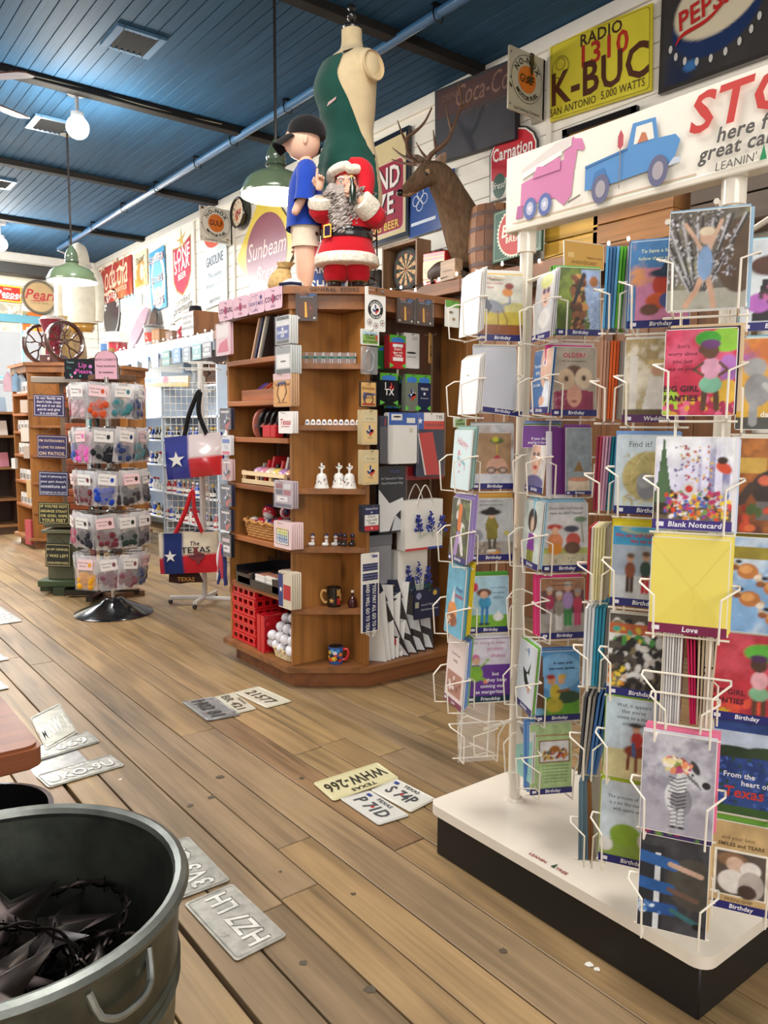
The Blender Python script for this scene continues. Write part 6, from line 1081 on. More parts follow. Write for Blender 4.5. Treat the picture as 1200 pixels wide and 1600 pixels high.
def headf(u, v, R=.078):
    th = u*2*PI; ph = PI*(1-v); x, y, z = math.sin(ph)*math.cos(th), math.sin(ph)*math.sin(th), math.cos(ph)
    p = np.array((x*1.02*R*1.1, y*R*.88, z*R*1.18)); f = max(0, x)**2
    w = lambda zz, yy, s, t_: math.exp(-((z-zz)/s)**2-((y-yy)/t_)**2)*(x > 0)
    p[0] += R*(.30*w(-.16, 0, .13, .16)+.10*w(-.42, 0, .07, .22)+.08*w(-.54, 0, .06, .2)+.10*w(-.78, 0, .14, .3)-.13*w(.10, .30, .12, .16)-.13*w(.10, -.30, .12, .16)+.05*w(.32, 0, .12, .6)-.05*w(-.64, 0, .05, .25))
    return p+np.array((.012, 0, .765))
m.grid(headf, 40, 30, '#e0b69c')
for s in (1, -1): m.frame((.0, s*.070, .755), (.9, .25*s, .0), (-.15, 0, 1)).ball((0, 0, 0), .021, 12, 8, sc=(.62, .6, 1.15) if 0 else (.7, 1.15, .35))
m.T = None; m.build('body', t)
m = M('paint', '#5a4034')
for s in (1, -1): m.ball((.078, s*.027, .772), .009, 8, 6, '#efe9e2'); m.ball((.084, s*.027, .772), .005, 8, 6, '#4a3426'); m.tube([(.086, s*.015, .789), (.085, s*.03, .793), (.076, s*.042, .788)], .0025, 5, '#8a6448')
m.tube([(.088, -.014, .722), (.094, 0, .7235), (.088, .014, .722)], .004, 5, '#c77f72'); m.build('face', t)
m = loft(M('cloth', '#2343a3'), sm([(-.004, 0, .335, .105, .125), (0, 0, .36, .098, .12), (.0, 0, .45, .092, .108), (0, 0, .54, .085, .105), (-.004, 0, .60, .072, .11), (-.006, 0, .645, .05, .07), (-.004, 0, .66, .042, .045)], 22), 26, cap=False)
for s in (1, -1): m.tube(bez([(-.004, s*.07, .615), (-.002, s*.115, .565), (.006, s*.145, .475), (.012, s*.152, .43)], 8), [.05, .052, .052, .05, .05, .049, .05, .051, .053], 14, cap=False)
m.build('shirt', t)
m = M('paint', '#c9cfe6').frame((.0905, -.02, .50), (.05, 1, 0), (0, 0, 1)); m.z = .003; m.text('TEXAS', 0, 0, .022, '#8fa2d8', b=1); m.build('shirt_print', t)
m = M('cloth', '#d9cbb4')
for s in (1, -1): loft(m, sm([(0, s*.052, .235, .074, .066), (0, s*.05, .30, .07, .062), (0, s*.035, .38, .08, .075)], 8), 20, cap=False)
m.build('shorts', t); m = M('paint', '#b5582f')
q = random.Random(3)
for k in range(18):
    s = 1 if k % 2 else -1; a = q.uniform(0, 2*PI); z = q.uniform(.245, .33); m.frame((.0745*math.cos(a), s*.051+.067*math.sin(a), z), (-math.sin(a), math.cos(a), 0), (0, 0, 1)); m.z = .001; m.ell(0, 0, .012, .010, ('#b5582f', '#5a3a2a', '#c98a4a')[k % 3], 8)
m.build('shorts_print', t)
m = loft(M('cloth', '#1c1a1b'), sm([(-.006, 0, .788, .098, .084), (-.008, 0, .815, .098, .086), (-.010, 0, .85, .088, .078), (-.012, 0, .88, .055, .05), (-.012, 0, .888, .01, .01)], 14), 28); m.ball((-.012, 0, .889), .008, 8, 5); m.build('cap', t)
m = M('cloth', '#1a1819'); f = lambda u, v: ((.075+.085*v)*1.0*math.cos((u-.5)*1.7*(1-.12*v))+.005, (.088+.02*v)*math.sin((u-.5)*1.7)*1.0, .800-.052*v**1.2-.05*(abs(u-.5)*2)**2*.55)
m.grid(f, 16, 8); m.grid(lambda u, v: np.array(f(1-u, v))-np.array((0, 0, .004)), 16, 8); m.build('cap_brim', t)
for s in (1, -1): M('gloss', '#191a22').at((.045, s*.055, .0)).lathe([(.04, 0), (.043, .006), (.04, .022), (.03, .036), (.02, .045)], 18, sx=1.75, sy=.9).build('shoe', t); M('gloss', '#e6e2dc').at((.045, s*.055, .0)).lathe([(.0435, .0), (.0435, .012)], 18, sx=1.75, sy=.9, cap=False).build('sole', t)
# ---- santa doll
sp = (2.254, 3.224, 1.967); sp = (sp[0]+.06, sp[1]+.075, FZ); t = thing('santa_doll', 'santa doll with grey curly beard drinking from a bottle on the cabinet top', 'doll', sp, FA)
RED, FUR = '#c11f2a', '#e6dccb'
V = [(0, .0, .20), (0, 0, .30), (0, 0, .40), (0, -.005, .455), (0, -.01, .49)]; E = [(0, 1), (1, 2), (2, 3), (3, 4)]; Rr = [.09, .10, .085, .045, .045]
for s in (1, -1): b = len(V); V += [(s*.05, 0, .15), (s*.055, 0, .08), (s*.06, -.0, .04)]; E += [(0, b), (b, b+1), (b+1, b+2)]; Rr += [.05, .04, .035]
aL = [(-.085, 0, .43), (-.125, -.06, .385), (-.125, -.10, .45)]; aR = [(.085, 0, .43), (.145, -.05, .36), (.06, -.125, .435)]
for A in (aL, aR): b = len(V); V += A; E += [(2, b), (b, b+1), (b+1, b+2)]; Rr += [.045, .038, .026]
m = skin_mesh(M('skin', '#e2b49a'), V, E, Rr, 2, '#e2b49a'); m.grid(lambda u, v: (lambda p: (p[1], -p[0]+.01, p[2]-.765+.515))(headf(u, v, .066)), 32, 24, '#e3b096')
def hand(m, c, fwd, side, up, s, ext=()):
    """palm plus four fingers and a thumb; fingers listed in ext stay straight, the rest curl"""
    c, fwd, side, up = map(np.array, (c, fwd, side, up)); m.tube([c-fwd*.016*s, c, c+fwd*.018*s], [.012*s, .019*s, .017*s], 10)
    for i, l in enumerate((.036, .042, .039, .03)):
        b = c+fwd*.014*s+side*(i-1.5)*.0095*s
        P = [b, b+fwd*l*s*.8, b+fwd*l*s*1.5] if i in ext else [b, b+fwd*l*.45*s+up*.008*s, b+fwd*l*.5*s+up*.024*s, b+fwd*.012*s+up*.030*s]
        m.tube(P, np.linspace(.0062, .0048, len(P))*s, 7)
    b = c-side*.016*s; m.tube([b, b-side*.012*s+fwd*.012*s+up*.010*s, b-side*.008*s+fwd*.026*s+up*.018*s], [.0075*s, .0065*s, .005*s], 7)
hand(m, (-.128, -.108, .492), (.10, 0, .99), (.95, .2, -.1), (.15, -.98, 0), 1.15, (0,)); hand(m, (.036, -.150, .462), (-.93, -.2, .25), (.25, 0, .95), (0, 1, 0.1), 1.15); m.build('body', t)
m = loft(M('cloth', RED), sm([(0, 0, .165, .148, .123), (0, 0, .20, .145, .12), (0, 0, .27, .122, .105), (0, 0, .34, .125, .105), (0, 0, .42, .105, .085), (0, 0, .465, .055, .05)], 22), 30)
for A in (aL, aR):
    d = np.array(A[2])-np.array(A[1]); m.tube(bez([A[0], A[1], np.array(A[1])+d*.45], 8), [.055, .056, .056, .055, .055, .055, .054, .052, .05], 14)
m.build('coat', t); m = M('hair', FUR); loft(m, sm([(0, 0, .135, .150, .128), (0, 0, .142, .163, .138), (0, 0, .178, .158, .134), (0, 0, .190, .146, .122)], 10), 30)
for A in (aL, aR): p1 = np.array(A[1]); d = np.array(A[2])-p1; m.tube([p1+d*.30, p1+d*.5, p1+d*.85], [.060, .062, .056], 16)
m.build('fur_trim', t)
m = M('gloss', '#1c191a'); loft(m, [(0, 0, .262, .128, .110), (0, 0, .266, .130, .112), (0, 0, .306, .1295, .1115), (0, 0, .31, .127, .109)], 36); m.build('belt', t)
m = M('metal', '#d8a84a').frame((-.088, -.094, .286), (.80, -.60, 0), (0, 0, 1)); m.prism(rrect(.05, .062, .005, 2, -.025, -.031), .004); m.z = .0045; m.rect(-.017, -.023, .034, .046, '#2a1f3a'); m.build('buckle', t)
m = M('cloth', RED)
for s in (1, -1): loft(m, sm([(s*.055, -.005, .062, .050, .05), (s*.055, -.005, .09, .062, .06), (s*.05, 0, .15, .06, .06)], 8), 18)
m.build('trousers', t)
for s in (1, -1):
    m = M('vinyl', '#2a2422').at((s*.060, -.015, 0), (0, 0, .15*s)); loft(m, sm([(0, -.015, .0, .038, .062), (0, -.015, .02, .042, .064), (0, .005, .036, .036, .042), (0, .012, .062, .036, .036)], 12), 18); m.build('boot', t)
    M('hair', '#b98a4a').lathe([(.036, .058), (.046, .062), (.047, .078), (.038, .084)], 18, (s*.060, -.003, 0)).build('boot_cuff', t)
m = M('hair', '#aaa09b'); q = random.Random(11)
m.ball((-.015, -.062, .425), .085, 18, 12, '#a0958f', sc=(1.0, .52, 1.05)); m.ball((-.07, -.03, .47), .05, 12, 8, '#a79c96', sc=(.8, .6, 1.2)); m.ball((.07, -.02, .47), .05, 12, 8, '#a79c96', sc=(.8, .7, 1.2))
for k in range(170):
    u = q.uniform(-1, 1); v = q.random(); x = -.015+u*.095*(1-.45*v); z = .50-.17*v-.02*(1-u*u); y = -.075-.035*math.sqrt(max(0, 1-u*u))+.01*v; L = q.uniform(.03, .055); ph = q.uniform(0, 6); r = q.uniform(.004, .007)
    if abs(u) < .35 and v < .12: continue
    m.tube([(x+.010*math.cos(ph+w*9)+u*.012*w, y-.006-.008*math.sin(ph+w*9), z-L*w) for w in np.linspace(0, 1, 8)], np.linspace(r, r*.4, 8), 4, q.choice(['#b5aaa4', '#9f948e', '#c4bab4', '#8f8580']))
for k in range(60):
    s = q.choice((-1, 1, 1)); x = s*q.uniform(.06, .135 if s > 0 else .09); z = q.uniform(.40, .54)-.35*max(0, abs(x)-.07); ph = q.uniform(0, 6); m.tube([(x+.012*math.cos(ph+w*8)+s*.02*w, .01-.02*math.sin(ph+w*8), z-.06*w) for w in np.linspace(0, 1, 8)], np.linspace(.006, .002, 8), 4, q.choice(['#b5aaa4', '#9f948e', '#cac1bb']))
m.build('beard', t)
m = M('paint', '#e9e4dc')
for s in (1, -1): m.ball((s*.024, -.069, .525), .0085, 8, 6, '#eee9e2'); m.ball((s*.024, -.0755, .525), .0045, 8, 6, '#4a5a6a'); m.tube([(s*.010, -.078, .538), (s*.025, -.078, .545), (s*.042, -.066, .540)], .005, 5, '#d9d2cc')
m.ball((0, -.094, .505), .012, 10, 7, '#dc9a86'); m.build('face', t)
m = M('cloth', RED); loft(m, sm([(0, .010, .562, .076, .078), (0, .005, .590, .072, .072), (.01, .01, .615, .058, .058), (.03, .012, .632, .035, .04), (.05, .01, .635, .01, .015)], 16), 22)
m.tube(bez([(.02, 0, .62), (.075, -.02, .60), (.098, -.035, .53), (.088, -.06, .44), (.078, -.075, .395)], 16), np.interp(np.linspace(0, 1, 17), [0, .3, .7, 1], [.04, .05, .035, .014]), 14); m.build('hat', t)
m = M('hair', '#e4d8c6'); m.tube([(.080*math.cos(a), .005+.082*math.sin(a), .568+.018*math.cos(a+.6)+(.018 if math.sin(a) < 0 and math.cos(a) < 0 else 0)) for a in np.arange(28)*2*PI/28], .024, 10, closed=True); m.build('hat_trim', t)
m = M('gloss', '#1f2a1e').tube([(.036, -.165, .40), (.036, -.165, .47), (.034, -.163, .49), (.03, -.158, .515)], [.017, .017, .008, .008], 12); m.tube([(.03, -.158, .515), (.029, -.157, .525)], .009, 10, '#c9a84a'); m.build('bottle', t)
M('metal', '#8a6a3a').ball((.078, -.085, .392), .016, 10, 7).build('bell', t)
# ---- small things beside them
p = (2.057, 3.273, 1.967); p = (p[0]+.035, p[1]+.05); t = thing('barber_sign', 'blue and white barber shop sign behind the santa doll', 'sign', (p[0]+.115, p[1]+.10, FZ), FA)
m = M('enamel', '#e9e6e0').frame((-.06, 0, 0), (1, 0, 0), (0, 0, 1)); m.prism([(0, 0), (.22, 0), (.22, .26), (0, .26)], .012); m.z = .0125; m.rect(.01, .008, .20, .165, '#2c4f96').text('BARBER', .105, .108, .062, '#f2efe8', b=1, sx=.8).text('SHOP', .115, .02, .075, '#f2efe8', b=1, sx=.8)
for k in range(3): m.poly([(.03+.06*k, .18), (.055+.06*k, .18), (.085+.06*k, .255), (.06+.06*k, .255)], ('#c23a44', '#2c4f96', '#c23a44')[k])
m.build('board', t)
p = (1.977, 3.383, 1.967); t = thing('burlap_sack', 'small open burlap sack behind the boy mannequin foot', 'sack', (p[0]+.02, p[1]+.03, FZ), FA)
m = loft(M('wicker', '#c9a468'), sm([(0, 0, 0, .05, .045), (0, 0, .03, .062, .052), (.005, 0, .075, .05, .042), (.018, 0, .105, .032, .03), (.028, 0, .13, .045, .04)], 16), 18, cap=False); m.build('body', t); M('wicker', '#8a6a3a').lathe([(.034, -.004), (.035, .004)], 16, (.018, 0, .104), cap=False).build('tie', t)
p = (2.010, 3.289, 1.967); t = thing('paper_bag', 'crumpled white and navy cloth lying by the mannequin shoe', 'cloth', (p[0]-.01, p[1]+.02, FZ), FA); m = loft(M('cloth', '#d9d2c6'), sm([(0, 0, 0, .055, .04), (0, 0, .012, .06, .042), (.005, 0, .035, .035, .025), (.01, 0, .045, .006, .006)], 8), 14); m.build('body', t); M('cloth', '#2a2c4a').tube([(-.055, -.03, .01), (0, -.042, .014), (.05, -.028, .012)], .008, 6).build('hem', t)
# ================================================================ GREETING CARD RACK
rk = thing('greeting_card_rack', 'white wire greeting card rack on a black and cream platform with a header board', 'card rack', (1.78, 1.27, 0)); RO = np.array((1.78, 1.27, 0))
def rm(mat, col): return M(mat, col).at(-RO)
CRM = '#e9dfce'
rm('paint', '#131211').box((1.785, 1.2735, .066), (.50, .87, .132), b=.004).build('plinth', rk)
rm('gloss', '#ebe2d3').prism(rrect(.54, .915, .04, 5, 1.515, .815), .03, .134).build('platform_top', rk)
m = M('paint', '#b5352c').frame(np.array((1.535, 1.345, .1645))-RO, (0, -1, 0), (1, 0, 0)); m.z = .0005; m.text('LEANIN', .035, 0, .016, '#9a4a40', b=1).text('TREE', .115, 0, .016, '#9a4a40', b=1).poly([(.082, 0), (.094, 0), (.088, .024)], '#2f4a3a'); m.build('platform_lettering', rk)
for y in (1.58, .965): rm('gloss', CRM).tube([(1.737, y, .164), (1.737, y, 1.86)], .019, 14).lathe([(.030, .164), (.026, .172), (.019, .174)], 16, (1.737, y, 0)).lathe([(.019, 1.80), (.027, 1.802), (.027, 1.86)], 16, (1.737, y, 0)).build('pole', rk)
rm('gloss', CRM).box((1.725, 1.18, 1.868), (.05, .90, .018), b=.003).build('header_rail', rk)
hb = M('card', '#f1e9da').frame(np.array((1.715, 1.632, 1.862))-RO, (0, -1, 0), (0, 0, 1)); W_, H_ = .92, .205
hb.prism([(0, 0), (W_, 0), (W_, H_), (0, H_)], .012); hb.z = .0125; hb.dz = .0004
PK, PK2, BL, BL2, TY = '#cf7fa8', '#b8699a', '#5b8fc4', '#4a7ab0', '#5f6ea6'
hb.T = hb.T@np.diag([.90, 1.06, 1, 1])
hb.poly([(.05, .005), (.66, .005), (.66, .018), (.05, .018)], '#cfc6a8').poly([(.03, .018), (.66, .018), (.66, .0205), (.03, .0205)], '#d6b0a0')
hb.poly([(.05, .03), (.065, .055), (.20, .055), (.235, .03), (.25, .075), (.25, .145), (.065, .115), (.062, .03)], PK).poly([(.235, .03), (.262, .05), (.27, .11), (.28, .155), (.30, .148), (.307, .155), (.295, .178), (.27, .183), (.265, .19), (.255, .182), (.232, .16), (.228, .075)], PK).poly([(.045, .028), (.075, .028), (.072, .06), (.052, .06)], PK2).poly([(.067, .13), (.26, .168), (.26, .192), (.20, .188), (.067, .15)], '#d9cfc8').poly([(.067, .125), (.225, .155), (.225, .166), (.067, .14)], '#f2e9e2').poly([(.11, .118), (.13, .145), (.16, .140), (.20, .150), (.22, .150), (.22, .12)], PK)
for x in (.105, .165): hb.ell(x, .045, .026, .028, TY, 20).ell(x, .045, .015, .017, '#b7bad0', 16).star(x, .045, .011, '#e8e2ec')
hb.poly([(.255, .03), (.30, .04), (.30, .045), (.255, .036)], '#8a7a74')
hb.poly([(.315, .048), (.42, .048), (.46, .05), (.58, .055), (.60, .065), (.615, .10), (.60, .115), (.55, .118), (.54, .165), (.47, .168), (.455, .118), (.315, .105)], BL).poly([(.475, .12), (.482, .158), (.53, .157), (.538, .12)], '#e9e3d6').poly([(.487, .12), (.50, .142), (.512, .138), (.52, .12)], '#c07a5a').poly([(.315, .10), (.455, .113), (.455, .118), (.315, .106)], BL2).poly([(.34, .05), (.35, .085), (.38, .09), (.40, .05)], BL2).poly([(.58, .05), (.62, .052), (.62, .062), (.60, .066)], '#c6cbd6')
for x, y in ((.372, .042), (.555, .046)): hb.ell(x, y, .030, .034, '#6a6a86', 20).ell(x, y, .017, .02, '#a9a0a6', 16)
hb.rect(.434, .03, .003, .10, '#8a7f7a').poly([(.427, .125), (.427, .148), (.436, .162), (.445, .148), (.445, .125), (.436, .118)], '#b8545e')
hb.T = hb.T@np.diag([1/.90, 1/1.06, 1, 1])
hb.text('STOP', .575, .108, .118, '#c4423c', 'l', b=1, sh=.15, sx=1.08).text('here for', .645, .072, .044, '#5a5652', 'l', b=1, sh=.2).text('great cards', .605, .040, .044, '#5a5652', 'l', b=1, sh=.2).text("LEANIN'", .645, .010, .026, '#5a5652', 'l', sh=.1).text('TREE', .772, .010, .026, '#5a5652', 'l', sh=.1).poly([(.747, .008), (.763, .008), (.755, .040)], '#2f8a5a')
hb.build('header_board', rk)
FH = np.array((math.sin(math.radians(37.78)), math.cos(math.radians(37.78)), 0)); RH = np.array((FH[1], -FH[0], 0)); ZU = np.array((0, 0, 1.))
def nrm(th): t_ = math.radians(th); return -FH*math.cos(t_)+RH*math.sin(t_)
def pocket(c, w, th, d=.04, h=.085):
    n = nrm(th); ex = np.cross(ZU, n); m = M('gloss', '#efe6d6').frame(np.array(c)-RO, ex, ZU); r = .0023; W = w/2
    for s in (1, -1): m.tube([(s*(W+.012), h+.012, -.02), (s*(W+.012), h+.010, .004), (s*(W-.018), h-.006, d), (s*(W-.019), -.004, d-.006), (s*(W-.019), -.010, -.02)], r, 6)
    m.tube([(-W-.012, h+.012, -.02), (W+.012, h+.012, -.02)], r, 6).tube([(-W, -.010, -.02), (W, -.010, -.02)], r, 6); m.build('wire_pocket', rk)
def upright(lo, hi, th, w=.10):
    n = nrm(th); ex = np.cross(ZU, n); lo, hi = np.array(lo), np.array(hi)
    for s in (1, -1): rm('gloss', '#efe6d6').tube([lo+ex*s*w*.42-n*.036-ZU*.02, hi+ex*s*w*.42-n*.048+ZU*.12], .0026, 6).build('upright_wire', rk)
STRIP = {'B': ('#26266e', 'Birthday'), 'F': ('#1f3a4a', 'Friendship'), 'L': ('#7a1d46', 'Love'), 'N': ('#43307e', 'Blank Notecard'), 'G': ('#5a2a5e', 'Wedding')}
def card(lab, r, ops, texts=(), strip='B', stack=(), back='#ece8e0', nx=40, name='greeting_card', wire=True, dx=0, tilt=0, lean=.07, w=None, cols=None):
    (c, w_, h, th) = r; w = w or w_; n = nrm(th); ex = np.cross(ZU, n); ey = ZU-n*lean
    if tilt: ey, ex = ey*math.cos(tilt)-ex*math.sin(tilt), ex*math.cos(tilt)+ey*math.sin(tilt)
    A = h/w; m = M('card', back).frame(np.array(c)-ex*w/2, ex*w, ey*w); m.prism(rrect(1, A, .03, 2), .0025, -.0025); m.z = .0003; m.dz = .00025
    if ops: m.pic(.012, .012, .976, A-.024, nx, list(ops)+[('n', len(lab), 6, .13)]*(len(ops) > 4))
    for t_ in texts: m.text(*t_[:4], **(t_[4] if len(t_) > 4 else {}))
    if strip in STRIP: col, s = STRIP[strip]; m.rect(0, 0, 1, .13, col).text(s, .54, .035, .10, '#f0eef2', b=1, sh=.12).rect(.05, .035, .10, .06, '#e6e4ee')
    m.build(name, None, lab, 'card', 'greeting cards in the rack')
    short = ' '.join(lab.split()[:9])
    for k, s in enumerate(stack):
        ox = s[1] if not isinstance(s, str) else 0; oy = s[2] if not isinstance(s, str) else .004*(k+1); s = s if isinstance(s, str) else s[0]
        q = M('paper', s).frame(np.array(c)-ex*(w*.5-ox)-n*(.0045+.005*k)+ZU*oy, ex*w, ey*w); q.prism([(0, 0), (1, 0), (1, A), (0, A)], .003, -.0035); q.build('envelope', None, '%s envelope, %s behind the %s' % (shade(s), ('first', 'second', 'third', 'fourth', 'fifth')[k], short), 'envelope', 'envelopes behind the '+short)
    if wire: pocket(np.array(c)+ex*dx, w+.012, th)
def shade(h):
    r, g, b = [int(h[i:i+2], 16) for i in (1, 3, 5)]; mx_, mn = max(r, g, b), min(r, g, b)
    if mx_-mn < 26: return 'white' if mx_ > 215 else 'grey' if mx_ > 90 else 'dark'
    import colorsys as cs; hh, l, s = cs.rgb_to_hls(r/255, g/255, b/255); hh *= 360
    nm = 'red' if hh < 14 or hh > 345 else 'orange' if hh < 38 else 'yellow' if hh < 70 else 'green' if hh < 165 else 'teal' if hh < 200 else 'blue' if hh < 250 else 'purple' if hh < 290 else 'pink'
    if nm == 'orange' and (l > .68 or s < .5): nm = 'tan'
    return ('pale ' if l > .75 else 'dark ' if l < .28 else '')+nm
def person(x, y, s, top, leg, skin='#c99a7a', hair='#6a4a34'):
    return [('l', [(x-.05*s, y), (x-.05*s, y+.45*s)], .10*s, leg), ('l', [(x+.05*s, y), (x+.05*s, y+.45*s)], .10*s, leg), ('e', x, y+.58*s, .14*s, .22*s, top), ('e', x, y+.90*s, .09*s, .11*s, skin), ('e', x, y+.97*s, .10*s, .07*s, hair)]
T_ = lambda s, y, z=.075, c='#33302c', **k: (s, .5, y, z, dict(col=c, **k))
for z in (.42, .95, 1.72):
    for a, b in (((1.737, 1.58), (1.60, 1.58)), ((1.737, 1.58), (1.66, 1.36)), ((1.737, .965), (1.46, .95)), ((1.737, .965), (1.40, .81)), ((1.737, .965), (1.56, .77))): rm('gloss', CRM).tube([(*a, z), (*b, z)], .006, 6).build('support_arm', rk)
W1 = ('#efece6', '#e6e2dc', '#d9d6d0')
card('birthday card picturing a grey crane with an orange bill', ((1.629, 1.572, 1.546), 0.133, 0.184, 10), [('g', '#8a4a2a', '#dcd9cc'), ('r', 0, .13, 1, .34, '#93542f'), ('r', 0, .34, 1, .62, '#c9b44a'), ('r', 0, .62, 1, .80, '#d3c987'), ('r', 0, .8, 1, 1.4, '#d9d6c8'), ('n', 2, 4, .08), ('e', .36, .72, .24, .13, '#8f93a0', -18), ('p', [(.05, .95), (.2, .9), (.32, .72), (.22, .55), (.12, .7)], '#5b5d68'), ('l', [(.55, .75), (.72, .80), (.70, 1.02), (.66, 1.1)], .05, '#9a9ca8'), ('e', .66, 1.03, .12, .09, '#d98a3a'), ('e', .70, 1.16, .10, .07, '#8c2f2a'), ('l', [(.44, .62), (.46, .18)], .025, '#8a5a34'), ('l', [(.55, .64), (.66, .42), (.60, .20)], .025, '#8a5a34')], [("YOU'RE A", .30, 1.28, .06, dict(col='#a8303a', b=1)), ('SPRING CHICKEN', .34, 1.18, .055, dict(col='#c23a3a')), ('AT HEART', .24, 1.09, .055, dict(col='#c23a3a'))], stack=['#e0b94a', '#ece9e4', '#d9d9d9', '#efeae4'])
card('blank white card back in the second pocket of the left column', ((1.621, 1.578, 1.355), 0.127, 0.171, 10), [('f', '#d3d5df'), ('n', 3, 2, .01)], (), '', ['#cfd2dd', '#d9dbe3'])
q = ((1.632, 1.569, 1.341), 0.129, 0.036, 10); card('tilted navy label strip under the blank white card', (q[0], q[1], .018, q[3]), [('f', '#26266e')], [('Birthday', .54, .05, .10, dict(col='#efeef4', b=1))], '', (), wire=False, tilt=-.12, name='label_strip')
card('birthday card photographing a bald head with glasses and propeller hat', ((1.619, 1.580, 1.129), 0.127, 0.184, 10), [('f', '#d9dbe0'), ('r', .06, .34, .94, 1.28, '#b08d68'), ('c', 4, 2, '#a07d5a', 0, 1), ('r', 0, 0, 1, .34, '#d6d8de'), ('e', .6, .46, .26, .26, '#d9a890'), ('r', 0, 0, 1, .335, '#d6d8de'), ('e', .46, .42, .11, .075, '#2a2626'), ('e', .74, .42, .11, .075, '#2a2626'), ('e', .46, .42, .075, .05, '#c9b0a0'), ('e', .74, .42, .075, .05, '#c9b0a0'), ('l', [(.57, .44), (.63, .44)], .03, '#2a2626'), ('p', [(.52, .70), (.68, .70), (.63, .78), (.57, .78)], '#c23a50'), ('l', [(.60, .78), (.60, 1.02)], .025, '#d9b83a'), ('e', .60, 1.10, .17, .07, '#5a6a3a'), ('e', .56, 1.13, .08, .06, '#c9c23a')], stack=['#cfd1d6', '#9a8a7a'])
card('birthday card with a drawn lady in a wide black hat on cobbles', ((1.619, 1.580, 0.922), 0.132, 0.180, 10), [('f', '#c3c5c3'), ('r', 0, 0, 1, .42, '#a89f92'), ('s', 5, 60, 0, .12, 1, .36, .06, ['#7d756c', '#97897a', '#b5a898']), ('c', 5, 3, '#b3b5b5', 0, 1), ('p', [(.36, .80), (.40, .45), (.62, .45), (.66, .80), (.58, .95), (.42, .95)], '#8a7f34'), ('l', [(.45, .45), (.46, .2)], .06, '#4a4634'), ('l', [(.58, .45), (.56, .2)], .06, '#4a4634'), ('e', .5, 1.0, .07, .07, '#d9b090'), ('e', .48, 1.07, .25, .07, '#23201e'), ('e', .5, 1.13, .10, .06, '#23201e'), ('e', .48, .17, .08, .035, '#d9902a'), ('e', .62, .17, .08, .035, '#d9902a'), ('e', .14, .55, .16, .14, '#8f939a'), ('e', .85, .60, .05, .05, '#c9b83a')], [('today someone I met', .5, 1.28, .06, dict(col='#5a5856')), ('gave me a funny smile', .5, 1.20, .06, dict(col='#5a5856'))], stack=['#cf9f45', ('#d9a94e', 0, .012), ('#d9a94e', 0, .016)])
card('birthday card with a round lady in blue holding a red balloon', ((1.616, 1.582, 0.710), 0.122, 0.165, 10), [('f', '#a9d0e2'), ('r', 0, 0, 1, .42, '#7fb83a'), ('n', 3, 3, .05), ('e', .14, 1.10, .09, .11, '#c22f52'), ('e', .40, .72, .16, .16, '#3f9ac6'), ('l', [(.34, .60), (.32, .22)], .07, '#2f7fb8'), ('l', [(.46, .60), (.44, .22)], .07, '#2f7fb8'), ('e', .38, .96, .19, .10, '#6a4030'), ('e', .38, .91, .10, .09, '#dcae92'), ('e', .30, .19, .07, .03, '#2a3040'), ('e', .45, .19, .07, .03, '#2a3040'), ('e', .74, .36, .13, .10, '#eef0ee'), ('e', .74, .47, .04, .03, '#eef0ee')], [("Let's celebrate", .74, 1.05, .065, dict(col='#3a5f7a')), ('you getting', .74, .93, .065, dict(col='#3a5f7a')), ('old slowly', .74, .81, .065, dict(col='#3a5f7a'))], stack=['#4f9a3a', ('#57a440', 0, .008), ('#5aa844', 0, .010)])
card('purple friendship card reading I\'m trying to make protein shakes', ((1.618, 1.580, 0.501), 0.135, 0.189, 10), [('f', '#6a3a94'), ('r', 0, .82, 1, 1.4, '#ddd6e2'), ('e', .20, .96, .10, .10, '#c96aa0'), ('e', .22, .90, .08, .08, '#e0b090'), ('e', .2, .62, .17, .18, '#7fae3a'), ('l', [(.22, .55), (.42, .48)], .07, '#7fae3a'), ('e', .44, .44, .06, .05, '#d98a5a'), ('l', [(.3, .78), (.44, .86)], .04, '#8fba4a'), ('e', .48, .92, .05, .03, '#9ac85a')], [("I'm trying to make", .52, 1.26, .095, dict(col='#a05a86')), ('protein', .66, 1.12, .125, dict(col='#c0609a')), ('shakes', .72, .97, .125, dict(col='#c0609a')), ('but', .66, .57, .11, dict(col='#f0eaf4', b=1)), ('they keep', .68, .44, .11, dict(col='#f0eaf4', b=1)), ('coming out', .58, .31, .11, dict(col='#f0eaf4', b=1)), ('as margaritas', .52, .185, .11, dict(col='#f0eaf4', b=1))], 'F', ['#e6e2ea', '#d9d9e0'])
r = ((1.594, 1.599, 0.332), 0.124, 0.161, 10); pocket(r[0], .14, 10); pocket(np.array(r[0])+ZU*.03, .10, -50, .05, .06)
n = nrm(10); tag(M('frost').frame(np.array(r[0])-np.cross(ZU, n)*.06-RO+RO, np.cross(ZU, n), ZU-n*.1).box((.06, .07, -.006), (.115, .17, .004)).build('plastic_sleeve'), 'empty clear plastic sleeve in the lowest left wire pocket', 'sleeve')
card('white card edge-on left of the crane card', ((1.540, 1.611, 1.557), 0.127, 0.166, -72), [('f', '#e3e2e6')], (), '', W1, lean=.05)
card('plain white card leaning out left of the blank card', ((1.540, 1.612, 1.340), 0.127, 0.156, -72), [('f', '#eef0f5')], (), '', W1, wire=True)
card('pale blue card with pink writing left of the bald head card', ((1.526, 1.622, 1.129), 0.127, 0.168, -72), [('f', '#d3e6ea'), ('s', 4, 7, .3, .3, .8, 1.2, .05, ['#d8506a', '#e08aa0'])], [('HAPPY', .5, .95, .2, dict(col='#d8607a', rot=-.3)), ('Birthday', .5, .6, .14, dict(col='#6aa8b8', rot=-.3))], '', ['#8fb0a8', '#a3c0b6', '#7f9f98'])
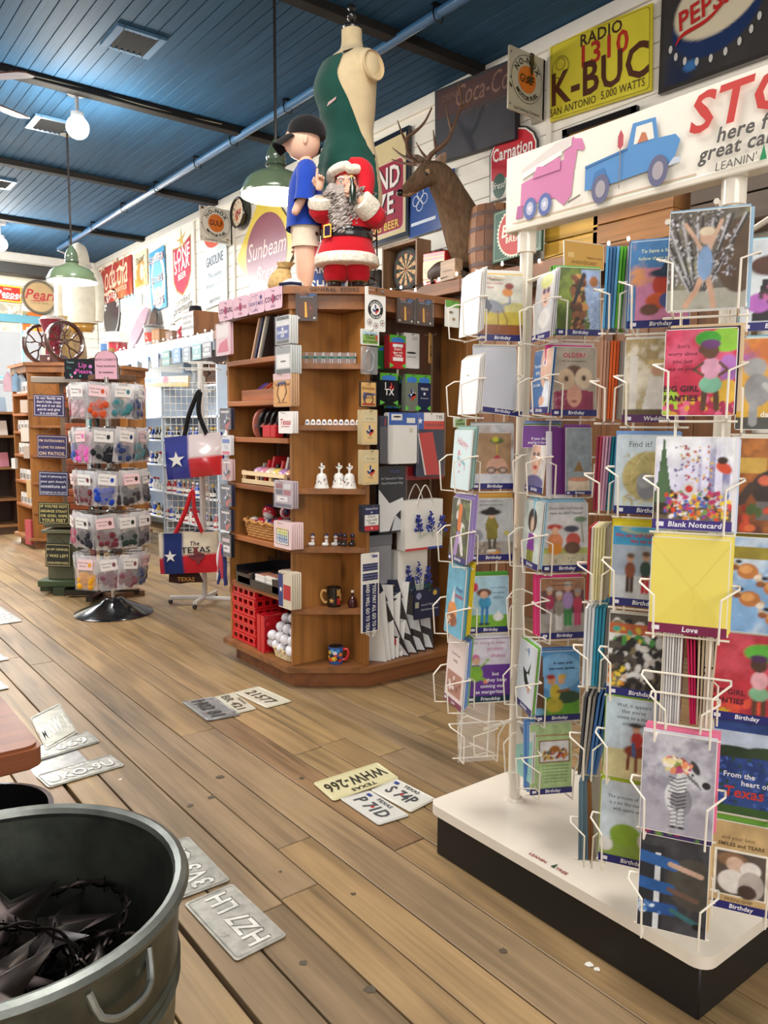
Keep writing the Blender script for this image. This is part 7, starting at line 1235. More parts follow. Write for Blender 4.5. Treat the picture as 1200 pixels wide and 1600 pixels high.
card('photo card of an orange carrot shape and purple socks at the left', ((1.523, 1.624, 0.921), 0.127, 0.183, -72), [('f', '#4a4a3a'), ('s', 2, 40, 0, .2, 1, 1.4, .12, ['#5a6a3a', '#d9d6d0', '#3a3a34', '#6a7a4a']), ('l', [(.5, 1.25), (.48, .8)], .2, '#d9702a'), ('l', [(.45, .6), (.35, .2)], .2, '#a88ac0'), ('l', [(.6, .55), (.7, .3)], .16, '#d9d2d6')], (), 'B', ['#a893cf', '#b3a0d8', '#a48fcb', '#b09cd6'])
card('sky blue birthday card with a cake left of the balloon lady', ((1.515, 1.630, 0.706), 0.127, 0.203, -72), [('f', '#63abc6'), ('e', .4, .55, .26, .24, '#d98a4a'), ('e', .4, .35, .3, .16, '#8a4a30'), ('p', [(.3, .75), (.5, .75), (.42, 1.15)], '#e6d9d6'), ('s', 4, 10, .2, .2, .7, .5, .05, ['#efe0c0', '#c96a3a'])], [('Happy', .72, 1.05, .14, dict(col='#2a3f8a', b=1)), ('Birthday', .72, .9, .12, dict(col='#c0305a', b=1))], '', ['#6fb0c8', '#4f8f9a', '#d8c02a', '#e6cc2e', '#e0c62c'])
card('pale pink card with a group photograph at the lower left', ((1.518, 1.628, 0.499), 0.127, 0.197, -72), [('f', '#e6d3cf'), ('r', .1, .2, .9, .75, '#b07a6a'), ('s', 7, 12, .15, .3, .85, .65, .08, ['#e6d6d0', '#8a5a4a'])], [('Friends are', .5, 1.15, .1, dict(col='#9a6a6a')), ('family', .5, 1.0, .1, dict(col='#9a6a6a'))], 'L', ['#dfdde6', '#6f93cf', '#7d9ed6', '#86b06a'])
card('birthday card photographing hanging peppers and yarn, green stack', ((1.649, 1.316, 1.540), 0.121, 0.173, 10), [('f', '#5a6a28'), ('c', 4, 3, '#8a9a3a', 0, 2), ('p', [(.55, 1.4), (1, 1.4), (1, 0), (.8, 0)], '#9fb4d8'), ('s', 9, 70, .62, .1, 1, 1.3, .03, ['#e0e6f0', '#6a86ba'], .3), ('s', 3, 60, .38, .12, .62, 1.25, .10, ['#8a5230', '#c88a4a', '#5a3018', '#d9a060', '#3a2414']), ('l', [(.4, .7), (.62, 1.3)], .08, '#2a2a2c'), ('e', .85, 1.15, .1, .12, '#a86a3a')], stack=['#5fae3c', ('#6cbf45', -.004, .004), ('#4f5a34', -.006, .003), ('#78c24e', -.008, .002)])
card('birthday card reading OLDER? with two doughnuts held as eyes', ((1.645, 1.319, 1.335), 0.123, 0.178, 10), [('f', '#b9ab98'), ('n', 5, 2, .08), ('e', .5, .95, .2, .12, '#6a4a3a'), ('p', [(.05, .12), (.95, .12), (.95, .5), (.7, .55), (.3, .55), (.05, .5)], '#9a3a56'), ('s', 4, 30, .05, .15, .3, .5, .03, ['#c99aa8', '#8a2a48'], .2), ('e', .5, .42, .17, .24, '#d9a088'), ('e', .5, .30, .06, .025, '#8a3a3a'), ('e', .32, .78, .19, .22, '#d6b896'), ('e', .32, .78, .05, .06, '#5a4030'), ('e', .72, .80, .20, .22, '#e0c8a8'), ('e', .72, .80, .05, .06, '#5a4030')], [('OLDER?', .5, 1.22, .135, dict(col='#c4244e', b=1)), ('who said anything about it', .5, 1.13, .05, dict(col='#5a4a44'))], stack=[('#d83a86', -.010, .004), ('#e05a9a', -.013, .003), '#d9d2ca'])
card('birthday card with a party hat and cream cake, purple envelopes beside it', ((1.660, 1.308, 1.130), 0.073, 0.175, 10), [('f', '#8f9aa0'), ('c', 4, 2, '#7d888f', 0, 1), ('r', .1, .15, .9, .55, '#d9c6ae'), ('e', .5, .55, .4, .08, '#c98a6a'), ('p', [(.3, .85), (.7, .85), (.5, 1.25)], '#8a6a3a')], (), 'B', ['#7d3a8a', '#8a4a98', ('#6a2f78', -.03, 0), ('#e6e2ea', -.045, -.01), ('#86509a', -.02, 0)], wire=False)
r = ((1.638, 1.325, 1.130), 0.133, 0.175, 10); pocket(r[0], .14, 10)
card('birthday card of two old friends in sun hats on deck chairs', ((1.636, 1.326, 0.926), 0.129, 0.182, 10), [('f', '#d6d6d6'), ('r', 0, .13, 1, .45, '#cfc7a8'), ('r', 0, .35, 1, .48, '#b3b86a'), ('e', .28, .62, .17, .18, '#d98a5a'), ('e', .28, .46, .16, .12, '#e0902a'), ('e', .27, .92, .17, .06, '#b83a30'), ('e', .28, .84, .08, .08, '#e0b090'), ('e', .68, .64, .16, .16, '#c9544a'), ('e', .66, .48, .18, .13, '#6a4a3a'), ('e', .64, .88, .17, .07, '#4a4a5a'), ('l', [(.9, .6), (.86, 1.05)], .03, '#8a8a70'), ('e', .84, 1.08, .14, .06, '#6f8a6a'), ('s', 3, 8, .1, .18, .9, .28, .03, ['#a89f84'])], [('Know why OLD friends', .52, 1.27, .075, dict(col='#4a4a50', sh=.2)), ('make the BEST friends?', .52, 1.17, .075, dict(col='#4a4a50', sh=.2))], stack=[('#9fd0e6', -.004, .006), ('#8fc6e0', -.008, .009), ('#a6d6ea', -.011, .010), ('#93cae4', -.014, .010)])
card('birthday card photographing four women from behind, pink envelopes', ((1.635, 1.327, 0.744), 0.125, 0.163, 10), [('f', '#6a4a48'), ('r', 0, 0, 1, .55, '#a8a19a'), ('r', 0, 1.05, 1, 1.4, '#a87a5a'), ('n', 3, 4, .15)]+person(.2, .35, .75, '#a83a5a', '#b0a8a8', hair='#b8b0a8')+person(.42, .2, .8, '#8f8a7a', '#e0dcd6', hair='#c9c2b8')+person(.62, .3, .9, '#a88ab8', '#3f8a4a', hair='#b5aca4')+person(.85, .3, .75, '#c0405a', '#c83a6a', hair='#a89f98'), [('You never mind that', .5, 1.22, .06, dict(col='#4a3022')), ('we are getting old', .5, 1.13, .06, dict(col='#4a3022'))], stack=[('#df3f7c', -.006, .007), ('#e54a86', -.012, .010), ('#d83674', -.014, .010)])
card('birthday card of two cartoon campers, A cake with that many candles', ((1.630, 1.331, 0.516), 0.128, 0.190, 10), [('f', '#5a9ad0'), ('e', .5, 1.05, .55, .4, '#7fb8e6'), ('r', 0, 0, 1, .5, '#5f9a2a'), ('e', .7, .5, .35, .14, '#2f4a30'), ('p', [(0, 0), (.2, .2), (.16, 1.4), (0, 1.4)], '#6a4a34'), ('e', .42, .33, .20, .16, '#b8a83a'), ('e', .44, .62, .12, .18, '#c9b43a'), ('e', .36, .88, .09, .10, '#d99a6a'), ('e', .34, .95, .10, .05, '#a8302a'), ('e', .58, .88, .08, .10, '#e0a878'), ('e', .6, .95, .09, .05, '#d9b04a'), ('l', [(.5, .62), (.75, .66)], .06, '#8a5a2a'), ('e', .06, .2, .14, .08, '#7ab0d0')], [('A cake with', .62, 1.2, .085, dict(col='#1f2a5a', b=1)), ('that many candles...', .62, 1.09, .075, dict(col='#1f2a5a', b=1))], stack=[('#4f86c0', -.006, .004), ('#dfe3ea', -.010, .003), ('#3f78b6', -.012, .006)])
card('birthday card reading Top 10 advantages, pale green with a crowd picture', ((1.620, 1.339, 0.310), 0.121, 0.194, 10), [('f', '#b3cf94'), ('r', .22, .72, .96, 1.22, '#8a4a2a'), ('r', .24, .74, .94, 1.2, '#dfe0e0'), ('s', 3, 40, .32, .80, .88, 1.0, .05, ['#b8452a', '#c98a3a', '#6a3a5a', '#3a4a2a', '#d9b04a']), ('e', .6, 1.02, .12, .08, '#a8682a')], [('TOP 10 ADVANTAGES to getting old', .55, 1.31, .058, dict(col='#b5452c', b=1))]+[('_ '*3+'life is good & better'[k:]+' every year', .55, .62-.072*k, .05, dict(col='#5a7a4a')) for k in range(6)], stack=[('#6f9ad0', -.006, .007), ('#5f8cc6', -.010, .010), ('#7fa6d6', -.012, .009)])
card('card photographing a laughing lady in sunglasses and green hat', ((1.590, 1.392, 1.531), 0.127, 0.166, -80), [('f', '#c9c9cb'), ('n', 3, 2, .06), ('e', .6, .92, .24, .28, '#dcb8a6'), ('e', .6, 1.18, .34, .14, '#cfd07a'), ('e', .6, 1.25, .22, .1, '#d9d98a'), ('e', .5, .98, .09, .06, '#5a4a6a'), ('e', .72, .98, .09, .06, '#5a4a6a'), ('e', .6, .78, .08, .05, '#8a3a3a'), ('e', .6, .42, .3, .2, '#e6e3e0')], (), 'B', ['#d9d6d6', '#c9c6c6'])
card('blue card with a man peeking over white text', ((1.590, 1.392, 1.341), 0.127, 0.166, -80), [('f', '#3f6fa8'), ('e', .75, 1.0, .36, .5, '#e0b49a'), ('e', .62, 1.05, .1, .07, '#e9e9ea'), ('e', .62, 1.05, .04, .04, '#2a2a30'), ('p', [(.5, .1), (1, .1), (1, .6), (.75, .75)], '#e4e8ee'), ('e', .6, .25, .15, .1, '#dca98c')], [("You aren't", .28, .95, .10, dict(col='#e8eef6', b=1)), ('aging,', .28, .82, .10, dict(col='#e8eef6', b=1)), ('you are', .28, .69, .1, dict(col='#e8eef6', b=1)), ('just cake', .28, .56, .1, dict(col='#e8eef6', b=1))], 'B', [('#3a6aa4', 0, 0)])
card('card with a drawn white-haired lady, purple card behind', ((1.584, 1.398, 1.134), 0.127, 0.125, -80), [('f', '#d6cfc6'), ('e', .5, .80, .4, .5, '#dedad6'), ('e', .5, .72, .28, .38, '#e2b8a0'), ('e', .38, .80, .08, .04, '#4a5a6a'), ('e', .62, .80, .08, .04, '#4a5a6a'), ('e', .5, .52, .12, .04, '#b83a3a'), ('e', .5, .2, .5, .16, '#5f5a88')], (), 'B', [])
card('purple card with white text at the top of the purple stack', ((1.614, 1.405, 1.250), 0.100, 0.061, -30), [('f', '#7a4a94')], [('If you think', .5, .22, .1, dict(col='#efe8f4', b=1)), ('paying it forward', .5, .12, .09, dict(col='#efe8f4', b=1))], '', ['#5f7a3a', '#8a9fc8', '#6a7ab0'], wire=False)
card('white card with a drawn lady with big brown hair in a purple dress', ((1.577, 1.401, 0.933), 0.127, 0.178, -80), [('f', '#d3dcd4'), ('e', .5, 1.0, .26, .26, '#4a3a30'), ('e', .5, .92, .10, .16, '#e0c0a8'), ('p', [(.35, .72), (.65, .72), (.72, .35), (.28, .35)], '#8a3a9a'), ('r', .32, .12, .68, .36, '#8a8a3a')], (), 'B', ['#c6d6d9', '#9fd0e6'])
r = ((1.580, 1.402, 0.759), 0.127, 0.104, -80); pocket(r[0], .13, -72)
card('white card with a black diver silhouette at the lower middle', ((1.572, 1.405, 0.541), 0.127, 0.183, -80), [('f', '#dde3ea'), ('p', [(.3, .9), (.7, .8), (.75, 1.1), (.55, .75), (.8, .55), (.6, .5), (.45, .6)], '#1a1c22'), ('e', .72, .5, .08, .1, '#d9a890')], [('look, a', .5, 1.25, .1, dict(col='#7a8290'))], 'B', ['#7ac04a', '#e0e4ea'])
card('teal and grey card tilted in the lowest middle pocket', ((1.578, 1.403, 0.343), 0.127, 0.134, -80), [('f', '#8fc6bc'), ('p', [(0, .6), (1, .9), (1, 1.4), (0, 1.4)], '#d9d2c6'), ('e', .5, 1.1, .3, .2, '#6a6a6e')], [('wish you', .5, .4, .12, dict(col='#5a8a86'))], '', ['#d9d6d0'], tilt=.15)
ORDN = 'first second third fourth fifth sixth seventh eighth ninth'.split()
def edges(lab, px, cols, tilt=0):
    (p0, p1, z1) = px; p0, p1 = np.array(p0), np.array(p1); n = len(cols); into = FH*.927+RH*.375; h = z1-p0[2]
    for k, c in enumerate(cols):
        b = p0+(p1-p0)*(k+.5)/n; th = np.linalg.norm(p1-p0)/n; s = RH; top = ZU*h+RH*tilt*h*(.3+.7*k/n)
        m = M('paper', c).frame(b, into*.125, top); m.prism([(0, 0), (1, 0), (1, 1), (0, 1)], th*.78, -th*.4); m.build('envelope', None, '%s edge, %s from left, %s' % (shade(c), ORDN[k], lab), 'envelope', 'edge-on envelopes: '+lab)
    pocket((p0+p1)/2, np.linalg.norm(p1-p0)+.012, -12, .03, h*.42)
edges('blue and green stack beside the cowboy hat card', ((1.423, 1.073, 1.518), (1.459, 1.045, 1.518), 1.689), ['#5aa6d6', '#4a7aa8', '#3f6f9c', '#6ab0d8', '#6ac03a', '#58b02e', '#b8b8ba'], .06)
edges('orange stack beside the wedding card', ((1.421, 1.075, 1.323), (1.456, 1.047, 1.323), 1.491), ['#b88a70', '#c08f76', '#a87a64', '#e0642a', '#e86a2c', '#d85a22', '#9a8f88'], .03)
edges('red and teal stack beside the Find it card', ((1.417, 1.078, 1.122), (1.453, 1.050, 1.122), 1.285), ['#8a2038', '#a8324a', '#c98aa0', '#d9a8bc', '#b890b0', '#1f8a9c', '#2a9cae', '#a8a6a4'], .08)
edges('cream stack beside the dancing trio card', ((1.410, 1.083, 0.921), (1.445, 1.056, 0.921), 1.085), ['#a82a30', '#d8ccc0', '#e6dca8', '#e8deac', '#e4d9a6', '#e8dfb0', '#a89f90'], .02)
edges('white and teal stack beside the cow collage card', ((1.407, 1.085, 0.724), (1.448, 1.053, 0.724), 0.903), ['#e0e2e4', '#d3d6d8', '#dfe2e6', '#3fa0c0', '#2f94b6', '#48a8c6', '#8f8c90'], .04)
edges('dark and blue stack beside the red horse card', ((1.406, 1.087, 0.515), (1.440, 1.060, 0.516), 0.697), ['#4a4a4e', '#b9b2aa', '#8f8a88', '#4f7fc6', '#5a8ad0', '#4a78be'], .16)
edges('grey and kraft stack beside the rabbit card', ((1.412, 1.082, 0.308), (1.446, 1.055, 0.309), 0.497), ['#5f7888', '#6a8494', '#587080', '#647c8c', '#8a5a34', '#94643c', '#a8a29a'], -.08)
for a, b, th in ((((1.594, 1.599, 0.332), 0.124, 0.161, 10), ((1.629, 1.572, 1.546), 0.133, 0.184, 10), 10), (((1.620, 1.339, 0.310), 0.121, 0.194, 10), ((1.649, 1.316, 1.540), 0.121, 0.173, 10), 10), (((1.417, 0.950, 0.354), 0.131, 0.181, -24), ((1.428, 0.941, 1.506), 0.120, 0.176, -24), -24), (((1.346, 0.802, 0.309), 0.130, 0.197, -24), ((1.354, 0.796, 1.518), 0.136, 0.180, -24), -24), (((1.519, 0.756, 0.309), 0.125, 0.185, -24), ((1.525, 0.751, 1.491), 0.125, 0.174, -24), -24)): upright(a[0], b[0], th)
card('blue birthday card of a witchy hat figure, To have a happy birthday', ((1.428, 0.941, 1.506), 0.120, 0.176, -24), [('f', '#4f86bc'), ('r', .12, .12, .98, 1.02, '#d98ab0'), ('c', 6, 3, '#e8a06a', 0, 2), ('e', .62, .72, .24, .22, '#c8442e'), ('e', .62, .92, .30, .08, '#2a3a4e'), ('p', [(.48, .92), (.78, .92), (.7, 1.12), (.58, 1.14)], '#2f4258'), ('e', .5, .45, .22, .14, '#d9602e'), ('e', .66, .45, .16, .14, '#4f5f9a'), ('e', .35, .30, .16, .10, '#6f4a3a')], [('To have a happy day', .55, 1.26, .085, dict(col='#e8f0d0', b=1, sh=.1)), ('follow these simple steps', .55, 1.14, .075, dict(col='#e8f0d0', b=1, sh=.1))], stack=[('#5a92c8', 0, .004), ('#4a80b8', -.004, .003)])
card('wedding card with a photographed child bride and groom', ((1.427, 0.942, 1.315), 0.124, 0.172, -24), [('f', '#c9b890'), ('c', 5, 2, '#e6dcc0', .1, 2), ('r', 0, .95, 1, 1.4, '#b5a070'), ('c', 9, 4, '#efe6d2', -.1, 3), ('r', .08, .2, .22, 1.1, '#efeae0'), ('p', [(.3, .2), (.75, .2), (.62, .75), (.42, .78)], '#f0ece6'), ('e', .52, .88, .09, .11, '#d9a88a'), ('e', .52, .98, .13, .07, '#e0c888'), ('p', [(.68, .3), (.92, .3), (.88, .85), (.70, .85)], '#241f1e'), ('e', .78, .96, .09, .10, '#dca888'), ('e', .78, 1.03, .11, .07, '#241c18'), ('r', 0, .1, 1, .22, '#6a5a3a')], (), 'G', ['#e3ddd2'])
card('birthday card reading Find it? with an elephant hidden in a haystack', ((1.420, 0.947, 1.125), 0.127, 0.165, -24), [('f', '#cfdde4'), ('e', .55, .62, .45, .42, '#c9b97a'), ('s', 4, 90, .15, .15, 1, 1.0, .07, ['#b8a45e', '#d9cb90', '#a8975a'], .2), ('e', .5, .45, .16, .22, '#8f9098'), ('e', .46, .55, .12, .12, '#a9abb0'), ('e', .8, .45, .1, .16, '#7d7f86')], [('Find it?', .38, 1.10, .13, dict(col='#5a6a6a'))], stack=[('#7fa6dc', 0, .006), ('#8fb2e2', -.003, .008)])
card('birthday card of three dancing people, We can still get down', ((1.419, 0.948, 0.929), 0.127, 0.169, -24), [('f', '#a8b4c6'), ('r', 0, .12, 1, .5, '#c9ccd2'), ('r', 0, 1.02, 1, 1.4, '#3f9fd0'), ('e', .55, 1.3, .4, .08, '#e8d23a'), ('e', .55, 1.3, .33, .06, '#58b4dc')]+person(.30, .25, .62, '#8a4a2a', '#4a3024')+person(.55, .25, .66, '#2f4a3a', '#c2242a')+person(.80, .25, .62, '#c86a4a', '#dcdcdc'), [('We can still GET DOWN', .52, 1.15, .085, dict(col='#c8344a', b=1)), ('like we used to', .56, 1.06, .08, dict(col='#c8344a', b=1))], stack=[('#e8d62e', 0, .010), ('#ecdc38', 0, .014), ('#e4d028', -.004, .013)])
card('birthday card with a busy black, white and yellow cow collage', ((1.419, 0.948, 0.733), 0.128, 0.177, -24), [('f', '#5a5248'), ('s', 4, 150, 0, .12, 1, 1.25, .09, ['#e6e4e0', '#1f1c1a', '#2a2624', '#cfc9c0', '#8a7a5a', '#3a332c'])]+[('r', 0, 1.05, 1, 1.22, '#c8663a'), ('s', 8, 16, 0, .9, 1, 1.15, .06, ['#e0c23a', '#3fae9a', '#d9d9d2', '#4fa04a']), ('s', 6, 14, 0, .1, .3, .5, .05, ['#e0c23a', '#d88a2a'])], (), stack=['#d9d4ca'])
card('birthday card of a cowboy on a red horse, come to a major crossroads', ((1.420, 0.948, 0.549), 0.130, 0.175, -24), [('f', '#c9dde6'), ('r', 0, 0, 1, .5, '#d6cf9a'), ('n', 4, 3, .04), ('e', .55, .48, .24, .11, '#8a3a24'), ('e', .78, .58, .09, .11, '#8a3a24', 30), ('l', [(.4, .42), (.38, .16)], .05, '#7a3220'), ('l', [(.52, .4), (.52, .14)], .05, '#7a3220'), ('l', [(.66, .42), (.68, .14)], .05, '#7a3220'), ('e', .52, .68, .10, .14, '#c23a30'), ('e', .50, .86, .06, .07, '#dcae8a'), ('e', .49, .92, .11, .04, '#3a2a22'), ('l', [(.46, .6), (.48, .4)], .06, '#4a6a9a')], [('Well, it appears', .45, 1.20, .085, dict(col='#4a5a5a')), ("that you've", .45, 1.10, .085, dict(col='#4a5a5a')), ('come to a major', .48, 1.0, .085, dict(col='#4a5a5a')), ('crossroads.', .48, .90, .085, dict(col='#4a5a5a'))], '', [('#8fc23a', 0, .010), ('#9ccb48', 0, .014), ('#84b832', -.004, .012)])
card('birthday card of a rabbit and a green bush on pale blue', ((1.417, 0.950, 0.354), 0.131, 0.181, -24), [('f', '#cfe0ea'), ('r', 0, 0, 1, .4, '#8aa84a'), ('n', 4, 3, .05), ('e', .42, .50, .26, .19, '#8ab03a'), ('e', .78, .45, .16, .16, '#e2dede'), ('e', .88, .66, .11, .10, '#e6e2e2'), ('e', .84, .8, .04, .09, '#dcc6c6', 20), ('e', .1, .3, .12, .12, '#e8e8e6')], [('The process of aging', .45, 1.10, .08, dict(col='#5a6a7a')), ('is a lot like running', .45, 1.0, .08, dict(col='#5a6a7a')), ('with spurs on...', .45, .90, .08, dict(col='#5a6a7a'))], stack=[('#b8d03a', 0, .012), ('#c2d848', 0, .016), ('#aec634', -.004, .012)])
card('large notecard photographing a child jumping in a lawn sprinkler', ((1.354, 0.796, 1.518), 0.136, 0.180, -24), [('f', '#6a6258'), ('c', 3, 2, '#4a4034', .1, 2), ('r', 0, 0, 1, .28, '#a8a496'), ('c', 7, 3, '#8f8a6a', -.2, 2), ('e', .9, .7, .3, .5, '#5a4634')]+[('l', [(.28+.04*k, .25), (-.25+.20*k, 1.25)], .028, '#b5b2b4') for k in range(7)]+[('l', [(.30+.03*k, .25), (-.15+.19*k, 1.25)], .03, '#3f3c3a') for k in range(7)]+[('s', 5, 260, 0, .35, .85, 1.35, .024, ['#d3d1d4', '#8f8d90', '#3a3734', '#b0aeb2'], .5), ('l', [(.42, .80), (.34, .95), (.20, 1.16)], .05, '#c9a48c'), ('l', [(.52, .80), (.58, .98), (.66, 1.18)], .05, '#c9a48c'), ('l', [(.43, .42), (.37, .25), (.24, .05)], .075, '#c49a80'), ('l', [(.51, .42), (.56, .25), (.60, .04)], .075, '#c49a80'), ('e', .47, .62, .095, .23, '#7f9cc0'), ('e', .48, .98, .09, .11, '#cda68e'), ('e', .48, 1.05, .10, .06, '#d9c6a8')], (), '', ['#8fb0c8', ('#9fbcd0', .006, 0), ('#c9b8a0', .003, 0)], nx=64, wire=True)
q = ((1.356, 0.796, 1.516), 0.137, 0.014, -24); card('dark navy label strip under the sprinkler card', (q[0], q[1], .014, q[3]), [('f', '#23235a')], (), '', (), wire=False, name='label_strip')
card('bright red card of a small girl, reading big girl panties', ((1.350, 0.799, 1.326), 0.125, 0.160, -24), [('f', '#c4304a'), ('c', 4, 2.5, '#d85a78', 0, 2), ('c', 8, 2, '#a82038', -.2, 2), ('e', .85, 1.12, .26, .18, '#8fc43a'), ('e', .6, 1.14, .18, .12, '#3f9a2e'), ('e', .9, .7, .14, .2, '#b070b8'), ('e', .05, .2, .2, .2, '#a8c83a'), ('e', .9, .35, .15, .18, '#e0b03a'), ('s', 3, 40, 0, 0, 1, .25, .06, ['#c83a5a', '#e06a8a', '#a02850', '#d8a03a']), ('l', [(.58, .35), (.57, .10)], .08, '#5a3a28'), ('l', [(.74, .35), (.76, .10)], .08, '#5a3a28'), ('e', .66, .46, .16, .13, '#7fb89a'), ('e', .66, .70, .14, .16, '#dca0b8'), ('l', [(.54, .78), (.42, .68), (.55, .60)], .042, '#6a4632'), ('l', [(.78, .78), (.89, .67), (.78, .60)], .042, '#6a4632'), ('e', .64, .96, .12, .12, '#6a4632'), ('e', .64, 1.06, .14, .07, '#6a3a70'), ('e', .52, .98, .05, .06, '#6a4632')], [("don't", .26, 1.0, .085, dict(col='#5a2030')), ('worry about', .26, .89, .08, dict(col='#5a2030')), ('you, just', .26, .78, .08, dict(col='#5a2030')), ('put on your', .26, .67, .08, dict(col='#5a2030')), ('BIG GIRL', .26, .36, .12, dict(col='#3a1a24', b=1)), ('PANTIES', .26, .22, .12, dict(col='#3a1a24', b=1))], '', [('#2a1530', .003, .003), ('#d9bd96', .008, .008), ('#dfc6a2', .010, .009)], nx=64)
card('large blank notecard with butterflies in a lilac forest', ((1.348, 0.800, 1.114), 0.139, 0.174, -24), [('f', '#d9d6ea'), ('r', .55, .2, .60, 1.3, '#b8b4d0'), ('r', .70, .2, .78, 1.3, '#8f8cb0'), ('r', .86, .2, .96, 1.3, '#7f7da6'), ('c', 4, 2, '#f2f2f6', .1, 2), ('r', 0, .12, 1, .3, '#6a5a48'), ('s', 7, 30, 0, .2, .25, .5, .07, ['#3a2f26', '#4a3a2a', '#2a2a22']), ('p', [(.0, .35), (.24, .35), (.15, .9), (.10, 1.3), (.06, .9)], '#4f6a48'), ('s', 5, 70, .25, .5, .75, 1.15, .022, ['#c86a4a', '#6a4a8a', '#a83a4a', '#d8b04a', '#4a4a6a']), ('s', 6, 170, .15, .14, 1, .50, .036, ['#d8452a', '#4a6ab8', '#e8c83a', '#e6e2e0', '#c83a6a', '#e08a2a', '#2f2a34', '#6a9a4a', '#7a4aa0']), ('e', .88, .85, .11, .07, '#c84a2a', -30), ('e', .86, .95, .07, .05, '#3a241c'), ('e', .45, .55, .09, .09, '#d8d2d0'), ('e', .45, .55, .05, .05, '#c8342a')], (), 'N', [('#e3e1e8', .006, 0), ('#c9d6e6', .009, -.004)], nx=64)
card('yellow envelope seen from its flap side in the nearest column', ((1.349, 0.800, 0.913), 0.140, 0.184, -24), [('f', '#ecd967'), ('p', [(0, .1), (1, .1), (.55, .68)], '#e8d45f'), ('l', [(0, 1.25), (.55, .62), (1, 1.25)], .012, '#dcc656'), ('l', [(.55, .62), (.62, .15)], .01, '#e2cd5a')], (), 'L', [('#eedd70', .003, .005), ('#ead866', .005, .007), ('#efe07a', .004, .009), ('#e8d560', .006, .008)], nx=44)
def slant(lab, px, cols):
    n = len(cols)
    for k, c in enumerate(cols):
        b = np.array(px[0])+(np.array(px[1])-np.array(px[0]))*(k+.5)/n; t_ = np.array(px[2])+(np.array(px[3])-np.array(px[2]))*(k+.5)/n
        m = M('paper', c).frame(b, -nrm(-24)*.10, t_-b); m.prism([(0, 0), (1, 0), (1, 1), (0, 1)], .0035); m.build('envelope', None, '%s envelope, %s from left, slanting, %s' % (shade(c), ORDN[k], lab), 'envelope', 'slanting envelopes: '+lab)
slant('nearest column above the zebra card', [(1.353, 0.849, 0.709), (1.380, 0.828, 0.710), (1.351, 0.850, 0.901), (1.381, 0.827, 0.902)], ['#b9b6b4', '#d3d0ce', '#c6c3c2', '#dedbd8', '#aeabaa', '#d0cdca', '#e3e0dc'])
slant('crimson pair above the zebra card', [(1.398, 0.815, 0.720), (1.408, 0.807, 0.720), (1.385, 0.824, 0.902), (1.401, 0.812, 0.902)], ['#b8184a', '#c01e50', '#b0164a'])
slant('tan group above the zebra card', [(1.407, 0.808, 0.720), (1.430, 0.789, 0.712), (1.403, 0.810, 0.902), (1.437, 0.784, 0.899)], ['#c9b498', '#bfa88a', '#d3bfa6', '#b59e82', '#cdb89e'])
r = ((1.351, 0.798, 0.715), 0.126, 0.111, -24); pocket(r[0], .135, -24, .05, .10); pocket(np.array(r[0])+ZU*.02, .10, -24, .03, .04)
card('notecard of a zebra wearing a flower crown, pink envelope behind', ((1.346, 0.802, 0.513), 0.136, 0.196, -24), [('f', '#aaa6b2'), ('c', 4, 2.5, '#c6c3cc', 0, 2.5), ('c', 9, 4, '#938f9c', -.1, 2), ('e', .50, .55, .17, .26, '#d3d2d4'), ('e', .56, .50, .15, .22, '#8a8890'), ('l', [(.46, .36), (.46, .12)], .08, '#cfced2'), ('l', [(.56, .36), (.56, .12)], .08, '#c6c5ca'), ('p', [(.40, .62), (.52, .95), (.68, .98), (.60, .62)], '#d9d8da'), ('p', [(.52, 1.0), (.70, 1.0), (.93, .84), (.92, .74), (.80, .74), (.58, .80)], '#cfced2'), ('e', .89, .785, .06, .055, '#2a282c'), ('e', .70, .91, .02, .02, '#1c1a1e'), ('e', .73, 1.02, .05, .11, '#3a383c', 30)]+[('l', [(.38+.03*(k % 2), .40+.055*k), (.50, .37+.055*k), (.62, .42+.055*k)], .016, '#2c2a2e') for k in range(9)]+[('l', [(.60+.04*k, .95-.035*k), (.66+.04*k, .84-.03*k)], .014, '#2c2a2e') for k in range(5)]+[('l', [(x, .15+.06*k), (x+.09, .17+.06*k)], .012, '#2c2a2e') for k in range(4) for x in (.42, .52)]+[('e', .46, .10, .05, .02, '#222'), ('e', .57, .10, .05, .02, '#222'), ('s', 5, 46, .34, .92, .66, 1.12, .06, ['#d8452e', '#e8d8a0', '#8a9a4a', '#b84a7a', '#e8956a', '#f0e6d8', '#a83030'])], (), '', [('#dcdae2', .0, .003), ('#e8789a', .003, .012), ('#ec809f', .005, .015)], nx=70)
q = ((1.349, 0.801, 0.502), 0.131, 0.016, -24); card('magenta and green label strip under the zebra card', (q[0], q[1], .014, q[3]), [('f', '#3a2a5a'), ('s', 4, 12, 0, 0, 1, .12, .05, ['#a8304a', '#5a8a3a'])], (), '', (), wire=False, name='label_strip')
